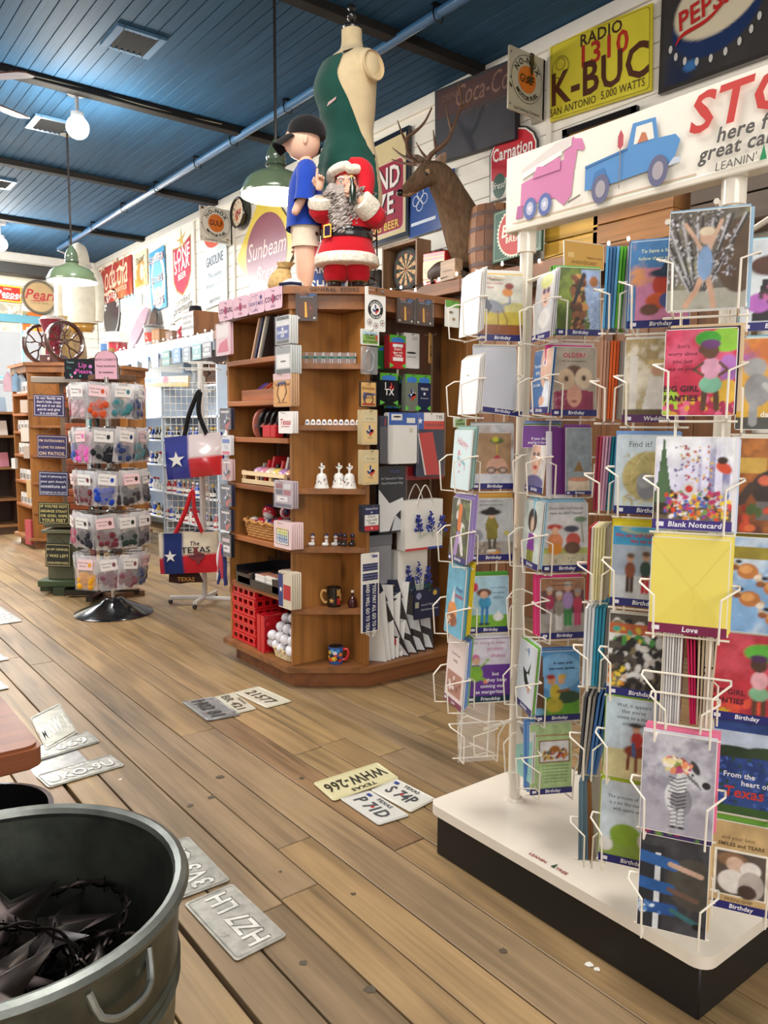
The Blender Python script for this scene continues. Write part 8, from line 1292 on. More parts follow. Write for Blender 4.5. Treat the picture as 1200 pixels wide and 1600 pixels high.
card('lowest notecard of denim legs in boots, photo turned sideways', ((1.346, 0.802, 0.309), 0.130, 0.197, -24), [('f', '#3a3a40'), ('c', 3, 2, '#55565c', 0, 2), ('r', 0, .0, .35, 1.3, '#2a2d34'), ('r', .22, 0, .30, 1.2, '#d6d8dc'), ('e', .8, .8, .4, .4, '#4a4742'), ('l', [(0, 1.12), (.50, 1.05)], .18, '#2f5f9c'), ('l', [(.45, 1.06), (.9, .96)], .08, '#c4a28e'), ('l', [(0, .70), (.45, .66)], .18, '#2a5a98'), ('l', [(.45, .66), (.85, .56)], .08, '#6a5248'), ('l', [(0, .32), (.5, .34)], .18, '#274f8c'), ('s', 4, 14, .0, .22, .4, .42, .04, ['#c9d6e6', '#5a86c0']), ('l', [(.5, .34), (.9, .18)], .08, '#3a6a70'), ('e', .88, .16, .08, .05, '#231d1a')], (), '', [('#e6e2da', 0, .003), ('#d8b988', .003, .012), ('#dcbe8e', .004, .015)], nx=60)
card('birthday card of a dancer in a top hat with pink gloves', ((1.525, 0.751, 1.491), 0.125, 0.174, -24), [('f', '#d6dde2'), ('e', .4, 1.0, .3, .16, '#5a3a2c'), ('e', .55, 1.12, .2, .12, '#3a2820'), ('p', [(.15, .15), (.9, .15), (.8, .7), (.3, .8)], '#2a2428'), ('e', .25, .42, .20, .15, '#b86ac0'), ('e', .7, .5, .2, .14, '#c878b8'), ('s', 5, 20, .3, .3, 1, .9, .07, ['#c86a9a', '#4a3a3a', '#b8a0b0'])], (), 'B', [('#a8d4e0', -.004, .004)])
card('card of a grey statue of a girl with bright flowers', ((1.526, 0.751, 1.301), 0.125, 0.178, -24), [('f', '#d8a83a'), ('c', 4, 2, '#d87a3a', 0, 2), ('c', 8, 3, '#b06ab0', -.2, 2), ('r', 0, 0, 1, .2, '#4a4a44'), ('e', .25, .98, .17, .15, '#a9a9a8'), ('e', .3, .62, .2, .26, '#8f8f90'), ('l', [(.4, .7), (.6, .5)], .09, '#b5b5b4'), ('l', [(.25, .4), (.25, .1)], .12, '#9a9a9a'), ('e', .7, .9, .16, .16, '#c22a6a'), ('s', 3, 20, .5, .2, 1, 1.1, .07, ['#3f8a3a', '#c83a7a', '#e0c03a'])], [('dare to', .55, .2, .12, dict(col='#e8e4d8', b=1))], '', [('#8ac0d8', 0, .006)])
card('brown toned card of a cowboy among orange roses', ((1.524, 0.752, 1.097), 0.125, 0.189, -24), [('f', '#8a4a24'), ('c', 4, 2, '#b8702e', .1, 2), ('c', 8, 3, '#5a3420', 0, 2), ('r', .12, .95, .5, 1.2, '#c9a048'), ('e', .62, .72, .32, .3, '#3a2c24'), ('e', .75, 1.0, .14, .14, '#4a3426'), ('l', [(.3, .75), (.15, .5)], .14, '#43322a'), ('r', .4, .2, .75, .5, '#6a6460'), ('s', 3, 24, 0, .05, 1, .4, .09, ['#c84a2a', '#d86a3a', '#8a2a1c', '#4a5a2a']), ('e', .5, .85, .1, .08, '#d86a4a')], (), '', ['#d9d0c0'])
card('card photographing three giraffes on a pale blue sky', ((1.521, 0.755, 0.897), 0.125, 0.192, -24), [('f', '#7fa8d4'), ('c', 4, 2, '#cfdcea', 0, 2), ('r', 0, 1.2, 1, 1.4, '#9a8a2e')]+[z for (x, y) in ((.35, 1.0), (.4, .55), (.75, .75), (.8, .25)) for z in (('l', [(x-.25, y+.12), (x+.2, y-.05)], .05, '#c9b090'), ('e', x, y, .16, .13, '#b8743a'), ('e', x-.03, y+.03, .10, .07, '#d99a5a'), ('e', x-.2, y+.05, .07, .05, '#8a5530'), ('e', x+.16, y-.1, .06, .05, '#e6d6c6'), ('e', x-.14, y+.15, .05, .03, '#2a2220'))]+[('s', 9, 16, .7, .9, 1, 1.3, .06, ['#3f6a3a', '#e8e8e0', '#5a8a4a'])], (), '', [('#8f7f2e', 0, .006), ('#d9cdb8', 0, -.006)], nx=50)
card('second red small girl card in the right column', ((1.512, 0.762, 0.715), 0.125, 0.179, -24), [('f', '#b5303c'), ('c', 4, 2.5, '#c84a5a', 0, 2), ('e', .75, 1.15, .3, .15, '#5aa83a'), ('s', 3, 24, 0, .1, 1, .3, .08, ['#c8a02e', '#d8503a', '#a8263a']), ('l', [(.64, .35), (.64, .14)], .08, '#5a3a2a'), ('l', [(.78, .35), (.78, .14)], .08, '#5a3a2a'), ('e', .7, .48, .15, .12, '#7fb08a'), ('e', .7, .70, .13, .15, '#d8a0a8'), ('e', .68, .96, .13, .13, '#4f3428'), ('e', .68, 1.06, .14, .06, '#4a2a50')], [('BIG GIRL', .25, .42, .12, dict(col='#4a1a20', b=1)), ('PANTIES', .25, .28, .12, dict(col='#4a1a20', b=1))], 'B', ['#2a1a2a'])
card('card of a bluebonnet field reading From the heart of Texas', ((1.518, 0.757, 0.516), 0.125, 0.203, -24), [('f', '#2f4a8a'), ('c', 4, 3, '#24386e', 0, 2.5), ('r', 0, 1.05, 1, 1.4, '#b8c6d8'), ('e', .3, 1.05, .45, .10, '#2a3a26'), ('e', .8, 1.08, .3, .10, '#33462e'), ('r', 0, 0, 1, .14, '#3a5a2e'), ('s', 3, 90, 0, .15, 1, .95, .04, ['#3a5aa0', '#223468', '#4a6ab4', '#2a4428'], .5)], [('From the', .42, .62, .12, dict(col='#e8e6ea', b=1)), ('heart of', .66, .50, .12, dict(col='#e8e6ea', b=1)), ('Texas', .5, .30, .24, dict(col='#c23a34', b=1, sh=.1))], '', [('#d9dde6', 0, .004)], nx=60)
card('birthday card of children in cowboy hats reading smiles and tears', ((1.519, 0.756, 0.309), 0.125, 0.185, -24), [('f', '#c4a676'), ('r', .1, .22, .92, 1.02, '#efe9da'), ('r', .13, .25, .89, .99, '#5a4f48'), ('e', .38, .85, .24, .12, '#8a6a50'), ('e', .42, .78, .14, .13, '#d3b4a0'), ('e', .66, .72, .16, .14, '#e2dcd6'), ('e', .4, .48, .24, .2, '#ddd8d2'), ('e', .68, .46, .2, .24, '#b5aca6'), ('e', .62, .34, .15, .12, '#4a3a34')], [('and your best', .45, 1.18, .09, dict(col='#6a5238')), ('SMILES and TEARS', .5, 1.07, .085, dict(col='#5a4430', b=1)), ('FRIENDSHIP', .5, .15, .08, dict(col='#6a5238'))], 'B', [('#6aa03a', 0, .012), ('#7ab048', 0, .016)], nx=50)
card('tan anniversary divider card above the caterpillar pocket', ((1.697, 1.342, 1.717), 0.130, 0.068, 25), [('f', '#c99a4e'), ('r', .08, .2, .24, .30, '#dcb878')], [('ANNIVERSARY', .5, .08, .10, dict(col='#6a4a24')), ('Feature Card', .75, .2, .07, dict(col='#5a3a1a', sh=.2))], '', (), wire=False)
# ================================================================ LEFT SIDE OF THE SHOP
# ---- spinning rack of soap bags
SP = (1.812, 5.43)
t = thing('spinner_rack', 'revolving display rack with black cone base and pink arched sign, hung with bags', 'rack', (*SP, 0))
M('gloss', '#19191b').lathe([(.262, 0), (.268, .006), (.262, .014), (.10, .082), (.075, .10), (.06, .112), (.02, .116)], 40).build('base', t)
M('metal', '#b9b7b2').tube([(0, 0, .11), (0, 0, 1.64)], .014, 12).build('pole', t)
TZ = (1.58, 1.285, 1.0, .71, .43)
for z in TZ:
    m = M('metal', '#8f8d88').lathe([(.02, z), (.03, z+.01), (.02, z+.02)], 14)
    for k in range(8): a = k*PI/4+.3; m.tube([(0, 0, z+.008), (.20*math.cos(a), .20*math.sin(a), z+.008), (.22*math.cos(a), .22*math.sin(a), z+.02)], .0035, 5)
    m.build('hook_arm', t)
m = M('gloss', '#2a2326').frame((-.075*RH[0], -.075*RH[1], 1.625), RH*.15, ZU*.15); P = [(0, 0), (1, 0), (1, .85)]+[(.5+.5*math.cos(a), .85+.42*math.sin(a)) for a in np.linspace(.2, PI-.2, 9)]+[(0, .85)]
m.prism([(.5+(x-.5)*1.08, y*1.03-.02) for x, y in P], .012, -.012); m.z = .0005; m.poly([(x, y) for x, y in P], '#dba9b8')
for i, s in enumerate(('BATH CONFETTI', 'Texas handmade', 'by residents')): m.text(s, .5, .82-.28*i, .13, '#4a3038', b=1, sx=.95)
m.build('arched_sign', t)
CN = {'#8a2f3c': 'wine red', '#c8a9b0': 'silver', '#c4502e': 'orange', '#3f7f86': 'teal', '#2f4fa8': 'royal blue', '#e060b8': 'hot pink', '#26262e': 'black', '#2c3a6a': 'navy', '#e0a020': 'amber', '#6a3038': 'maroon', '#2040a8': 'bright blue', '#3a3438': 'charcoal', '#a84060': 'rose', '#2a3a34': 'dark green', '#7a4a58': 'mauve'}
TC = [['#8a2f3c', '#8a2f3c', '#c8a9b0', '#c4502e', '#3f7f86', '#2c3a6a', '#8a2f3c', '#26262e'], ['#2f4fa8', '#2f4fa8', '#e060b8', '#26262e', '#2c3a6a', '#3f7f86', '#26262e', '#a84060'], ['#e0a020', '#6a3038', '#6a3038', '#2040a8', '#3a3438', '#26262e', '#7a4a58', '#e0a020'], ['#a84060', '#a84060', '#26262e', '#6a3038', '#2a3a34', '#3a3438', '#8a2f3c', '#26262e'], ['#26262e', '#e0a020', '#e0a020', '#7a4a58', '#7a4a58', '#2c3a6a', '#26262e', '#2a3a34']]
BAGS = {}
def bag_proto(c, lab):
    r = thing('soap_bag', 'bag', 'bag'); f = lambda u, v: ((u-.5)*.16*(1-.08*(v > .8)), -.012*math.sin(PI*u)*(.4+math.sin(PI*min(1, max(0, 1-v))))-.002, -.235+.235*v)
    m = M('frost').grid(f, 8, 8); m.grid(lambda u, v: (f(1-u, v)[0], -f(u, v)[1], f(u, v)[2]), 8, 8); m.build('pouch', r)
    m = M('card', lab).frame((-.055, -.021, -.095), (1, 0, 0), (0, 0, 1)); m.prism([(0, 0), (.11, 0), (.11, .072), (0, .072)], .001); m.z = .0015; m.text('texas soap', .04, .045, .016, '#5a5050').text('flowers', .04, .022, .016, '#5a5050').ell(.088, .036, .012, .016, c, 10); m.build('label_card', r)
    m = M('cloth', c); q = random.Random(int(c[1:3], 16))
    for k in range(20): m.ball((q.uniform(-.05, .05), q.uniform(-.008, .004), -.185+q.uniform(-.03, .06)), q.uniform(.018, .028), 7, 5, sc=(1, .5, 1))
    m.build('soap_petals', r); return r
ORD = 'top second third fourth lowest'.split(); first = set()
for ti, z in enumerate(TZ):
    for k in range(8):
        for d in range(2):
            c = TC[ti][k]; lc = '#e9c9cd' if (ti+k) % 3 == 0 else '#e6e4e2'; key = (c, lc)
            a = math.atan2(-FH[1], -FH[0])+math.radians(-100+36*k if k < 6 else 110+45*(k-6))+.07*(ti % 3)
            rr = .232-.030*d; p = (SP[0]+rr*math.cos(a)+.008*d, SP[1]+rr*math.sin(a), z+.012-.004*d)
            if d and k > 5: continue
            lab = 'clear bag of %s soap petals, %s tier of the spinner, hook %s%s' % (CN[c], ORD[ti], 'one two three four five six seven eight'.split()[k], ', rear bag' if d else '')
            if key not in BAGS: BAGS[key] = o = bag_proto(c, lc); o.location = p; o.rotation_euler = (rl.uniform(-.05, .1), rl.uniform(-.14, .14), a+PI/2+rl.uniform(-.25, .25)); o['label'] = lab
            else: o = dup(BAGS[key], p, (rl.uniform(-.05, .1), rl.uniform(-.14, .14), a+PI/2+rl.uniform(-.3, .3)), lab)
            o['group'] = 'soap bags on the spinner'
# ---- grid rack with tote bags
GR = np.array((2.436, 5.294, 0)); t = thing('grid_rack', 'white wire grid stand carrying two Texas flag tote bags', 'rack', tuple(GR))
m = M('gloss', '#dcdad6').tube([(0, 0, .05), (0, 0, 1.76)], .02, 10)
m.build('pole', t)
for d in (RH*.26-FH*.03, -RH*.26+FH*.03, FH*.24+RH*.03, -FH*.14-RH*.04): M('gloss', '#dcdad6').tube([(0, 0, .055), tuple(d+ZU*.045)], .018, 8).ball(tuple(d+ZU*.018), .018, 8, 6, '#26262a').build('leg', t)
for d, w in ((-RH, .25), (RH*.75-FH*.2, .14), (-FH*.5+RH*.1, .14), (FH, .2)):
    m = M('gloss', '#e9e7e2')
    for i in range(int(w/.04)+1): q = d*(.02+.04*i); m.tube([tuple(q+ZU*.52), tuple(q+ZU*1.62)], .0022, 4)
    for j in range(23): m.tube([tuple(d*.01+ZU*(.52+.05*j)), tuple(d*(w+.02)+ZU*(.52+.05*j))], .0022, 4)
    m.build('grid_panel', t)
m = M('gloss', '#e9e7e2')
for w, z in ((.10, 1.76), (.13, 1.715)): m.tube([tuple(RH*x*w+FH*y*w+ZU*z) for x, y in ((-1, -.6), (1, -.6), (1, .6), (-1, .6))], .004, 5, closed=True)
m.build('top_basket', t)
def tote(lab, bl, br, tl, hand, top, kind):
    bl, br, tl, top = map(np.array, (bl, br, tl, top)); t = thing('tote_bag', lab, 'bag', tuple(bl)); A = np.linalg.norm(tl-bl)/np.linalg.norm(br-bl); ex = br-bl; ey = (tl-bl)/A
    m = M('vinyl' if kind else 'cloth', '#26348f' if kind else '#24346c').frame((0, 0, 0), ex, ey)
    def side(z0, s, cfn): m.grid(lambda u, v: (u if s > 0 else 1-u, v*A, z0+s*.045*math.sin(PI*u)**.7*math.sin(PI*min(.97, v+.15))+.006*math.sin(9*u+5*v)), 20, 14, cfn=cfn)
    k = .45 if kind else .36
    col = (lambda u, v: '#2a3590' if u < k else ('#e3d6da' if v > .48 else '#c92a34')) if kind else (lambda u, v: '#e0d6c2' if u < .06 and v > .4 else '#c83240' if u < .06 else '#27366e' if u < k+.05 else ('#ddd2bd' if v > .48 else '#d22e38'))
    side(0, 1, col); side(-.06, -1, col); m.build('body', t)
    m = M('paint').frame((0, 0, 0), ex, ey); m.z = .054; m.star(.22 if kind else .22, A*.45, .15 if kind else .11, '#ecebe8')
    if not kind: m.text('The', .64, A*.70, .10, '#1d2030', sh=.2, b=1).text('TEXAS', .66, A*.52, .14, '#1d2030', b=1, sx=1.15); m.poly([(.66+a*.28, A*.45+b*.28) for a, b in TEXAS], '#7a2a34').text('LONE STAR', .66, A*.42, .055, '#1d2030', b=1)
    m.build('print', t)
    for zz in (.0, -.05): m = M('cloth', hand).frame((0, 0, 0), ex, ey); T2 = top-bl; e2 = ex@ex; tx = T2@ex/e2; ty = (T2@ey)/(ey@ey); m.tube(bez([(.34 if kind else .28, A*.97, zz), (.47, A+(ty-A)*.5, zz), (tx, ty, zz-.01), (.63, A+(ty-A)*.5, zz), (.74, A*.97, zz)], 16), .026, 6, flat=.3); m.build('handle', t)
tote('shiny Texas flag tote with black handles, upper on the grid rack', (2.167, 5.279, 0.932), (2.481, 5.036, 0.975), (2.152, 5.291, 1.228), '#1b1b1e', (2.330, 5.153, 1.547), 1)
tote('cream and red canvas tote lettered The Texas with red handles, lower on the grid rack', (2.115, 5.319, 0.262), (2.443, 5.065, 0.282), (2.106, 5.326, 0.551), '#cc2630', (2.294, 5.181, 0.852), 0)
p = (2.274, 5.234, 0.206); t = thing('bandana', 'dark brown patterned bandana hanging under the lower tote', 'bandana', p); M('cloth', '#3a2420').frame((0, 0, 0), RH*.2, ZU*.2).prism([(-.6, .3), (-.62, -.02), (-.2, -.08), (.1, -.03), (.6, -.02), (.45, .3)], .02).build('cloth', t); m = M('paint').frame((0, 0, 0), RH*.2, ZU*.2); m.z = .0205; m.text('TEXAS', 0, .02, .2, '#b8863a', b=1).build('print', t)
# ---- white wall shelving with little bottles, seen past the grid rack
t = thing('bottle_shelving', 'pale blue and white wall shelving crowded with small bottles under the far shelf', 'shelving', (4.0, 8.4, 0))
for z in (.20, .52, .84, 1.14, 1.42): M('paint', '#dfe6ee').box((-.10, 0, z), (.40, 4.6, .022), b=.003).build('shelf', t)
for y in (-2.3, -.75, .75, 2.3): M('paint', '#c9d6e4').box((-.1, y, .98), (.40, .03, 1.96)).build('upright', t)
M('paint', '#c3d2e2').box((.10, 0, .86), (.02, 4.6, 1.7)).build('back', t)
pr_ = []; rb = random.Random(8)
for c, cc, nm in (('#2f4fb0', '#e9e9ea', 'blue'), ('#e6e4e0', '#b02a34', 'white'), ('#b02a34', '#e6e4e0', 'red'), ('#7a3a20', '#d9c9a0', 'amber'), ('#22242c', '#c9a84a', 'black'), ('#d8a83a', '#3a2a20', 'yellow')):
    o = thing('sauce_bottle', 'small %s bottle in the crowded wall shelving' % nm, 'bottle', (0, 0, 0), 0, 'small %s bottles in the wall shelving' % nm); M('gloss', c).lathe([(.001, 0), (.034, 0), (.036, .07), (.016, .10), (.014, .13), (.001, .132)], 10, cap=False).build('body', o); M('gloss', cc).lathe([(.017, .125), (.017, .15), (.001, .152)], 8).build('cap', o); M('paper', '#eceae4').lathe([(.0365, .02), (.037, .06)], 10, cap=False).build('label_band', o); pr_.append(o)
used = set()
for zi, z in enumerate((.20, .52, .84, 1.14)):
    y = 6.2
    while y < 10.4:
        k = rb.choice([0, 0, 1, 1, 2, 3, 4, 5] if zi < 3 else [4, 4, 1, 0]); p = (3.76+rb.uniform(-.02, .03), y, z+.012)
        if k not in used: used.add(k); pr_[k].location = p
        else: dup(pr_[k], p)
        y += rb.uniform(.082, .13)
m = M('wood_y', '#6b4630').box((4.10, 8.05, 1.98), (.03, 1.3, .42)); tag(m.build('goblet_board'), 'brown board behind a row of four hanging goblets', 'board')
for k in range(4):
    t = thing('goblet', 'brown stemmed goblet, %s in the row under the far shelf' % ('leftmost', 'second from left', 'third from left', 'rightmost')[k], 'goblet', (3.98, 8.5-.26*k, 1.78), 0, 'goblets under the shelf'); M('gloss', '#6a4a34').lathe([(.05, 0), (.012, .012), (.012, .10), (.07, .15), (.085, .21), (.078, .24)], 16, cap=False).build('bowl', t)
m = M('wood_y', '#dfe3e8').box((3.98, 8.1, 1.765), (.3, 1.4, .02)); tag(m.build('goblet_shelf'), 'narrow white shelf carrying the goblets', 'shelf')
bl, br, tl = (3.700, 9.957, 1.809), (3.700, 8.297, 1.753), (3.700, 9.948, 1.929); m = sgn('long blue and tan scenic header panel above the wall shelving', bl, br, tl, '#b9a68a', 'card', .03, name='scenic_banner'); A = m.asp; m.pic(0, 0, 1, A, 50, [('f', '#c9b89a'), ('p', [(0, 0), (.3, 0), (.55, A), (0, A)], '#2f5aa8'), ('c', 3, 3, '#a8b4c8', 0, 2), ('e', .62, .5*A, .05, .05, '#c24a6a'), ('r', 0, 0, 1, .03, '#d8a84a')]); done(m, 'panel')
t = thing('plank_panelling', 'brown vertical plank panelling under the high shelf behind the card rack', 'panelling', (4.1, 4.3, 0))
for k in range(26): M('wood_z', rnd.choice(['#6b4426', '#75492a', '#5f3b22', '#7d5230'])).box((0, -2.1+.155*k, 1.12), (.06, .151, 2.24), b=.003).build('plank', t)
# ---- second octagonal cabinet, same make, farther back
c2 = dup(cab, (2.754, 9.17, 0), label='farther octagonal wooden cabinet topped by the coffee grinder, racks of white cards')
for o in list(c2.children):
    if o.name.startswith('carved'): bpy.data.objects.remove(o)
for zi, z in enumerate((1.655, 1.25, 1.0, .715, .455)):
    for k in range(4):
        t = tag(M('card', '#e4e0d8').box((0, 0, .06), (.02, .12, .12)).box((-.008, .01, .05), (.022, .07, .05), '#9a958e').build('greeting_card', loc=(2.16+.0*k, 8.93+.14*k, z+.001)), 'white card standing on the far cabinet, %s shelf, %s from the right' % (('top', 'second', 'third', 'fourth', 'lowest')[zi], ('first', 'second', 'third', 'fourth')[k]), 'card', 'white cards on the far cabinet')
for k, (x, y0, y1, c) in enumerate(((41, 625, 645, '#cdb9a8'), (43, 668, 690, '#d9cdbf'), (46, 694, 716, '#b9a89a'), (25, 716, 732, '#dcd8d2'), (49, 750, 778, '#c9a878'), (48, 800, 850, '#b8525a'))):
    r = [((2.120, 8.899, 1.445), 0.116, 0.134, -30), ((2.118, 8.901, 1.142), 0.127, 0.148, -30), ((2.125, 8.895, 0.966), 0.095, 0.129, -30), ((2.077, 9.274, 0.843), 0.067, 0.112, -30), ((2.133, 8.890, 0.544), 0.075, 0.192, -30), ((2.111, 8.908, 0.047), 0.097, 0.264, -30)][k]; (p, w, h, th) = r; n = nrm(th)
    tag(M('card', c).frame(p, np.cross(ZU, n), ZU).prism([(-w/2, 0), (w/2, 0), (w/2, h), (-w/2, h)], .03).build('hanging_pack'), ('tan pack hanging highest on the far cabinet corner', 'pale pack hanging second on the far cabinet corner', 'brown grey pack third on the far cabinet corner', 'white pack on the far cabinet left edge', 'tan pack fifth on the far cabinet corner', 'red and teal packs at the foot of the far cabinet corner')[k], 'package')
gc = (np.array((2.341, 9.188, 2.214))+np.array((2.539, 8.775, 2.181)))/2; t = thing('coffee_grinder', 'old red coffee grinder with two spoked flywheels on the far cabinet', 'grinder', (gc[0], gc[1], 1.967)); gz = gc[2]-1.967
ax = RH*.77-FH*.64; sd = np.cross(ZU, ax)
for s, nm in ((-1, 'left'), (1, 'right')):
    o = ax*.245*s+ZU*gz; m = M('gloss', '#4a3028'); a_ = np.arange(40)*2*PI/40
    for dz in (-.012, .012): m.tube([tuple(o+ax*dz+sd*.20*math.cos(a)+ZU*.20*math.sin(a)) for a in a_], .019, 7, closed=True)
    for k in range(5):
        a = k*2*PI/5+.3; u = sd*math.cos(a)+ZU*math.sin(a); v = -sd*math.sin(a)+ZU*math.cos(a); m.tube(bez([o, o+u*.08+v*.005, o+u*.13+v*.035, o+u*.19+v*.05], 8), .009, 6); m.tube(bez([o+u*.08, o+u*.13-v*.03, o+u*.19-v*.05], 6), .008, 6)
    m.tube([tuple(o-ax*.03), tuple(o+ax*.03)], .03, 10); m.build('flywheel', t)
M('gloss', '#7a2230').lathe([(.09, .10), (.085, .18), (.06, .24), (.09, .32), (.13, .44), (.135, .47)], 24).build('hopper', t); M('gloss', '#b8a89a').lathe([(.14, .47), (.11, .50), (.02, .53)], 24).build('lid', t)
M('gloss', '#6a1f2c').tube([tuple(-ax*.245+ZU*gz), tuple(ax*.245+ZU*gz)], .022, 8).build('axle', t)
m = M('wood_x', '#54302a').box((0, 0, .05), (.22, .22, .10), rz=-.66, b=.006); m.build('base_box', t); M('gloss', '#e6cfc4').ball(tuple(-FH*.125+ZU*.05), .018, 10, 7).build('drawer_knob', t)
def sack(lab, px, s, col='#c9ad74'):
    t = thing('burlap_sack', lab, 'sack', px); m = loft(M('wicker', col), sm([(0, 0, 0, .16*s, .13*s), (0, 0, .12*s, .19*s, .15*s), (0, 0, .3*s, .16*s, .13*s), (.01, 0, .38*s, .09*s, .08*s), (.02, 0, .46*s, .13*s, .11*s)], 14), 20, cap=False); m.build('body', t); M('wicker', '#8a7040').lathe([(.095*s, -.008), (.097*s, .008)], 14, (.01, 0, .38*s), cap=False).build('tie', t)
sack('yellow burlap sack behind the left flywheel of the coffee grinder', (2.62, 9.42, 1.967), .95); sack('pale burlap sack with open mouth behind the coffee grinder', (2.74, 9.62, 1.967), 1.3, '#bfa680')
s0 = np.array((2.892, 9.497, 2.490)); t = thing('sweatshirt', 'white hooded sweatshirt on a torso form near the far corner', 'shirt', (s0[0], s0[1], 1.967), FA); h = s0[2]-1.967
m = loft(M('cloth', '#e4ddca'), sm([(0, 0, h, .19, .12), (0, 0, h+.10, .20, .125), (0, 0, h+.40, .20, .12), (0, 0, h+.58, .19, .11), (0, 0, h+.66, .11, .08), (0, 0, h+.70, .08, .075)], 24), 28, cap=False)
for s in (1, -1): m.tube(bez([(s*.15, 0, h+.60), (s*.215, 0, h+.48), (s*.235, -.02, h+.20), (s*.225, -.03, h+.02)], 10), np.linspace(.07, .045, 11), 12)
m.build('body', t); loft(M('cloth', '#dfd8c6'), sm([(0, .01, h+.66, .12, .11), (0, .02, h+.78, .105, .11), (0, .02, h+.88, .07, .08), (0, .02, h+.92, .01, .01)], 12), 20).build('hood', t)
M('wood_z', '#9a7038').lathe([(.15, 0), (.15, .02), (.02, .03), (.02, h)], 18).build('stand', t); loft(M('gloss', '#b98a3e'), sm([(0, 0, h-.10, .13, .09), (0, 0, h-.05, .16, .11), (0, 0, h, .15, .10)], 8), 20).build('form_base', t)
# ---- tower with hanging slogan boards
tw = np.array((1.80, 6.42, 0)); t = thing('display_tower', 'olive green display pedestal with a wooden tower of crates behind the spinner', 'display', tuple(tw), FA)
M('paint', '#5a5a44').box((0, 0, .29), (.24, .24, .36), b=.005).build('pedestal', t); M('paint', '#66664e').box((0, 0, .49), (.30, .30, .03), b=.005).box((0, 0, .535), (.27, .27, .025), b=.004).build('pedestal_top', t)
M('paint', '#3a4a2c').box((0, 0, .085), (.36, .36, .05), b=.006).build('foot', t); M('paint', '#2f3a26').box((0, 0, .03), (.44, .09, .06)).box((0, 0, .03), (.09, .44, .06)).build('cross_foot', t)
M('wood_z', '#8a7058').box((-.02, .05, 1.1), (.04, .04, 1.12)).build('post', t); M('wood_x', '#8f8478').box((0, .02, 1.66), (.42, .20, .045), b=.004).build('top_shelf', t)
for z in (1.52, 1.24, .96, .72):
    for i in range(3): M('wood_x', '#a85a34').box((.10, .05, z-.045+i*.055), (.17, .14, .048), b=.003).build('crate_slat', t)
    M('metal', '#3a3430').tube(bez([(.06, -.03, z), (.10, -.05, z-.025), (.14, -.03, z)], 6), .004, 5).build('crate_handle', t)
for (p0, w, h, col, ink, ls, lab) in (((1.673, 6.320, 1.541), .235, .165, '#35305e', '#e6dfe6', ['In our family we', "don't hide crazy", 'we put it on the', 'porch and give', 'it a cocktail'], 'purple plaque reading In our family, topmost on the tower'), ((1.683, 6.312, 1.236), .235, .175, '#35305e', '#e0c6a8', ["I'M OUTDOORSY,", 'I LOVE TO DRINK', 'ON PATIOS.'], "purple plaque reading I'm outdoorsy, second on the tower"), ((1.682, 6.313, 0.957), .225, .185, '#2f3058', '#d6d6e0', ['Lack of planning on', 'your part doesn\'t', 'constitute an', 'emergency on my part'], 'navy plaque reading Lack of planning, third on the tower'), ((1.678, 6.316, 0.720), .24, .17, '#24261f', '#cfc27a', ["IF YOU'RE NOT", 'GEORGE STRAIT', 'OR GOD, WIPE', 'YOUR FEET'], "dark plaque reading If you're not, fourth on the tower"), ((1.692, 6.305, 0.401), .195, .185, '#24261f', '#c9bd86', ['IN MY DEFENSE,', 'I WAS LEFT', 'UNSUPERVISED'], 'dark plaque reading In my defense, lowest on the tower')):
    plaque(p0, w, h, col, ls, lab, 'slogan boards on the tower', ink, RH, ink, True, 'slogan_board', -.03)
p = (1.865, 6.171, 1.681); m = sgn('black chalk style board with pink lettering and dots beside the grinder', (p[0]-.115*RH[0], p[1]-.115*RH[1], p[2]-.02), (p[0]+.115*RH[0], p[1]+.115*RH[1], p[2]-.02), (p[0]-.115*RH[0], p[1]-.115*RH[1], p[2]+.13), '#171a22', 'card', .012, name='chalk_board'); A = m.asp
m.text('Lip', .6, A*.58, .22, '#c85aa8', b=1).text('Please', .62, A*.28, .20, '#c85aa8', b=1).text('Texas', .2, A*.78, .10, '#9ac6b8').text('Co.', .16, A*.5, .12, '#4a9a8a')
for x, y, r, c in ((.35, .3, .05, '#d87ab8'), (.86, .62, .06, '#c87ac0'), (.2, .2, .04, '#4a9a8a'), (.88, .3, .04, '#9a8ac8'), (.52, .14, .035, '#5ab09a'), (.24, .1, .04, '#d890b0')): m.ell(x, A*y, r, r, c, 14)
done(m, 'board')
p = (1.947, 6.108, 1.706); t = thing('star_disc', 'round rusty brown disc with a cream star behind the chalk board', 'disc', p); m = M('rusty', '#5a2f22').frame((0, 0, 0), RH, ZU).lathe([(.115, -.008), (.115, .004), (.001, .004)], 28); m.z = .005; m.star(.01, 0, .065, '#dcc8a8', .1); m.build('disc', t); M('cloth', '#a82030').frame((0, 0, 0), RH, ZU).box((-.06, -.145, -.03), (.22, .06, .05)).box((.09, -.145, -.03), (.08, .06, .05), '#26346a').build('flag_box', t)
t = thing('brown_bottle', 'amber and brown ceramic bottle beside the pink arched sign', 'bottle', tuple(np.array((2.054, 6.024, 1.874))-ZU*.02)); M('gloss', '#8a5a2a').lathe([(.001, 0), (.06, 0), (.072, .04), (.06, .075), (.03, .10), (.022, .18), (.026, .20), (.001, .205)], 18, cols=['#6a4420']*2+['#7a5020']*2+['#c9a468']*5, cap=False).build('body', t); t.location.z = 1.69
m = M('wood_z', '#6a4c34').at(tuple(t.location)).box((0, 0, -.02), (.30, .20, .04), b=.004).box((0, 0, -.86), (.05, .05, 1.64)).box((0, 0, -1.67), (.3, .3, .04)); tag(m.build('bottle_stand'), 'slim wooden post stand under the brown bottle, behind the spinner', 'stand')
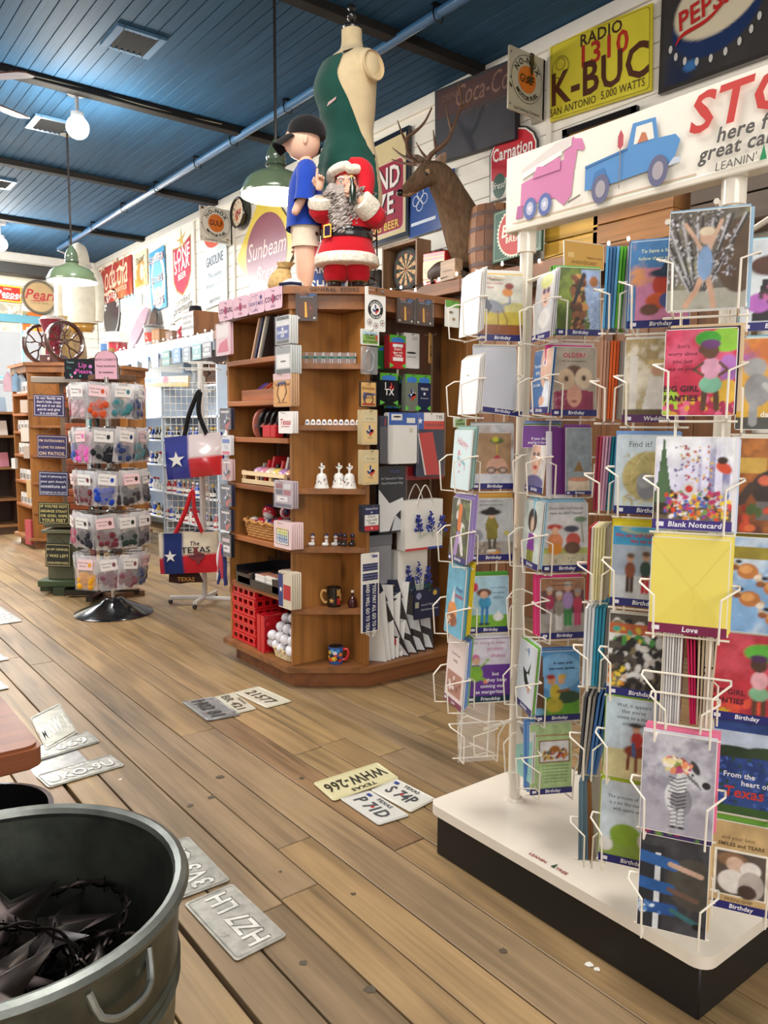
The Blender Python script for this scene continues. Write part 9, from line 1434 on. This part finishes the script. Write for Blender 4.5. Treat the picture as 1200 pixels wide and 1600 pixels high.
t = thing('black_rack', 'black metal rack on a cross base between tower and spinner', 'rack', (1.93, 6.02, 0)); M('gloss', '#17171a').box((0, 0, .035), (.55, .05, .035), rz=-.55).box((0, 0, .035), (.55, .05, .035), rz=.9).tube([(0, 0, .04), (0, 0, 1.5)], .016, 8).build('frame', t)
for k in range(8):
    z = 1.40-.16*k; tag(M('vinyl', ('#3f7f86', '#a8304a', '#2c3a5a', '#b8a83a', '#26262e', '#8a8a90', '#7a2a34', '#8a2a48')[k]).at((1.84-.03*(k % 2), 5.93, z)).box((0, 0, -.07), (.02, .09, .13), b=.006).tube([(0, 0, -.005), (.04, .04, .01), (.09, .09, .0)], .002, 4).build('coin_pouch'), ('teal', 'crimson', 'navy', 'yellow', 'black', 'grey', 'maroon', 'berry red')[k]+' pouch hanging on the black rack', 'pouch', 'pouches on the black rack')
# ---- low shelves at the left edge
t = thing('book_shelf', 'brown wooden shelf unit with cards and jars at the left edge, under the window', 'shelf unit', (1.95, 10.45, 0))
for z in (.10, .42, .80, 1.18, 1.46): M('wood_x', '#8f6a44').box((0, 0, z), (.75, .42, .03), b=.003).build('shelf', t)
for x in (-.36, .36): M('wood_z', '#54382a').box((x, 0, .75), (.03, .42, 1.46)).build('side', t)
M('wood_z', '#3a2a22').box((0, .2, .75), (.72, .02, 1.44)).build('back', t); M('wood_x', '#4a3a2c').box((0, -.01, .04), (.72, .38, .08)).build('plinth', t)
for k in range(18):
    zi = (1.475, 1.195, .815, .435, .115)[k % 5]; c = ('#d9c9a0', '#b8a890', '#c8b03a', '#8a9aa8', '#d8d4cc', '#b87a8a')[k % 6]; tag(M('card', c).frame((0, 0, 0), (1, 0, 0), (0, .35, 1)).prism([(-.07, 0), (.07, 0), (.07, .17), (-.07, .17)], .01).pic(-.06, .01, .12, .15, 8, [('f', c), ('s', k, 6, 0, 0, 1, 1.2, .2, ['#6a5a4a', '#e6e0d2', '#b8963a'])]).build('picture_card', loc=(1.66+.165*(k//5), 10.27, zi+.001)), 'small framed picture card on the left edge shelf unit, %s row, column %s' % (('top', 'second', 'third', 'fourth', 'lowest')[k % 5], ('one', 'two', 'three', 'four')[k//5]), 'card', 'picture cards at the left edge')
t = thing('hanging_ornament', 'blue and pink felt house ornaments hanging by the window', 'ornament', (2.095, 9.262, 1.828)); m = M('cloth', '#8fa8c0').frame((0, 0, 0), RH, ZU)
for x, c in ((-.06, '#c9a8b4'), (.03, '#8fb0cc'), (.09, '#b8c6d6')): m.prism([(x-.045, -.15), (x+.045, -.15), (x+.05, -.02), (x, .06), (x-.05, -.02)], .03, 0, c)
m.tube([(0, .06, .015), (.02, .18, .015)], .003, 4); m.build('felt', t)
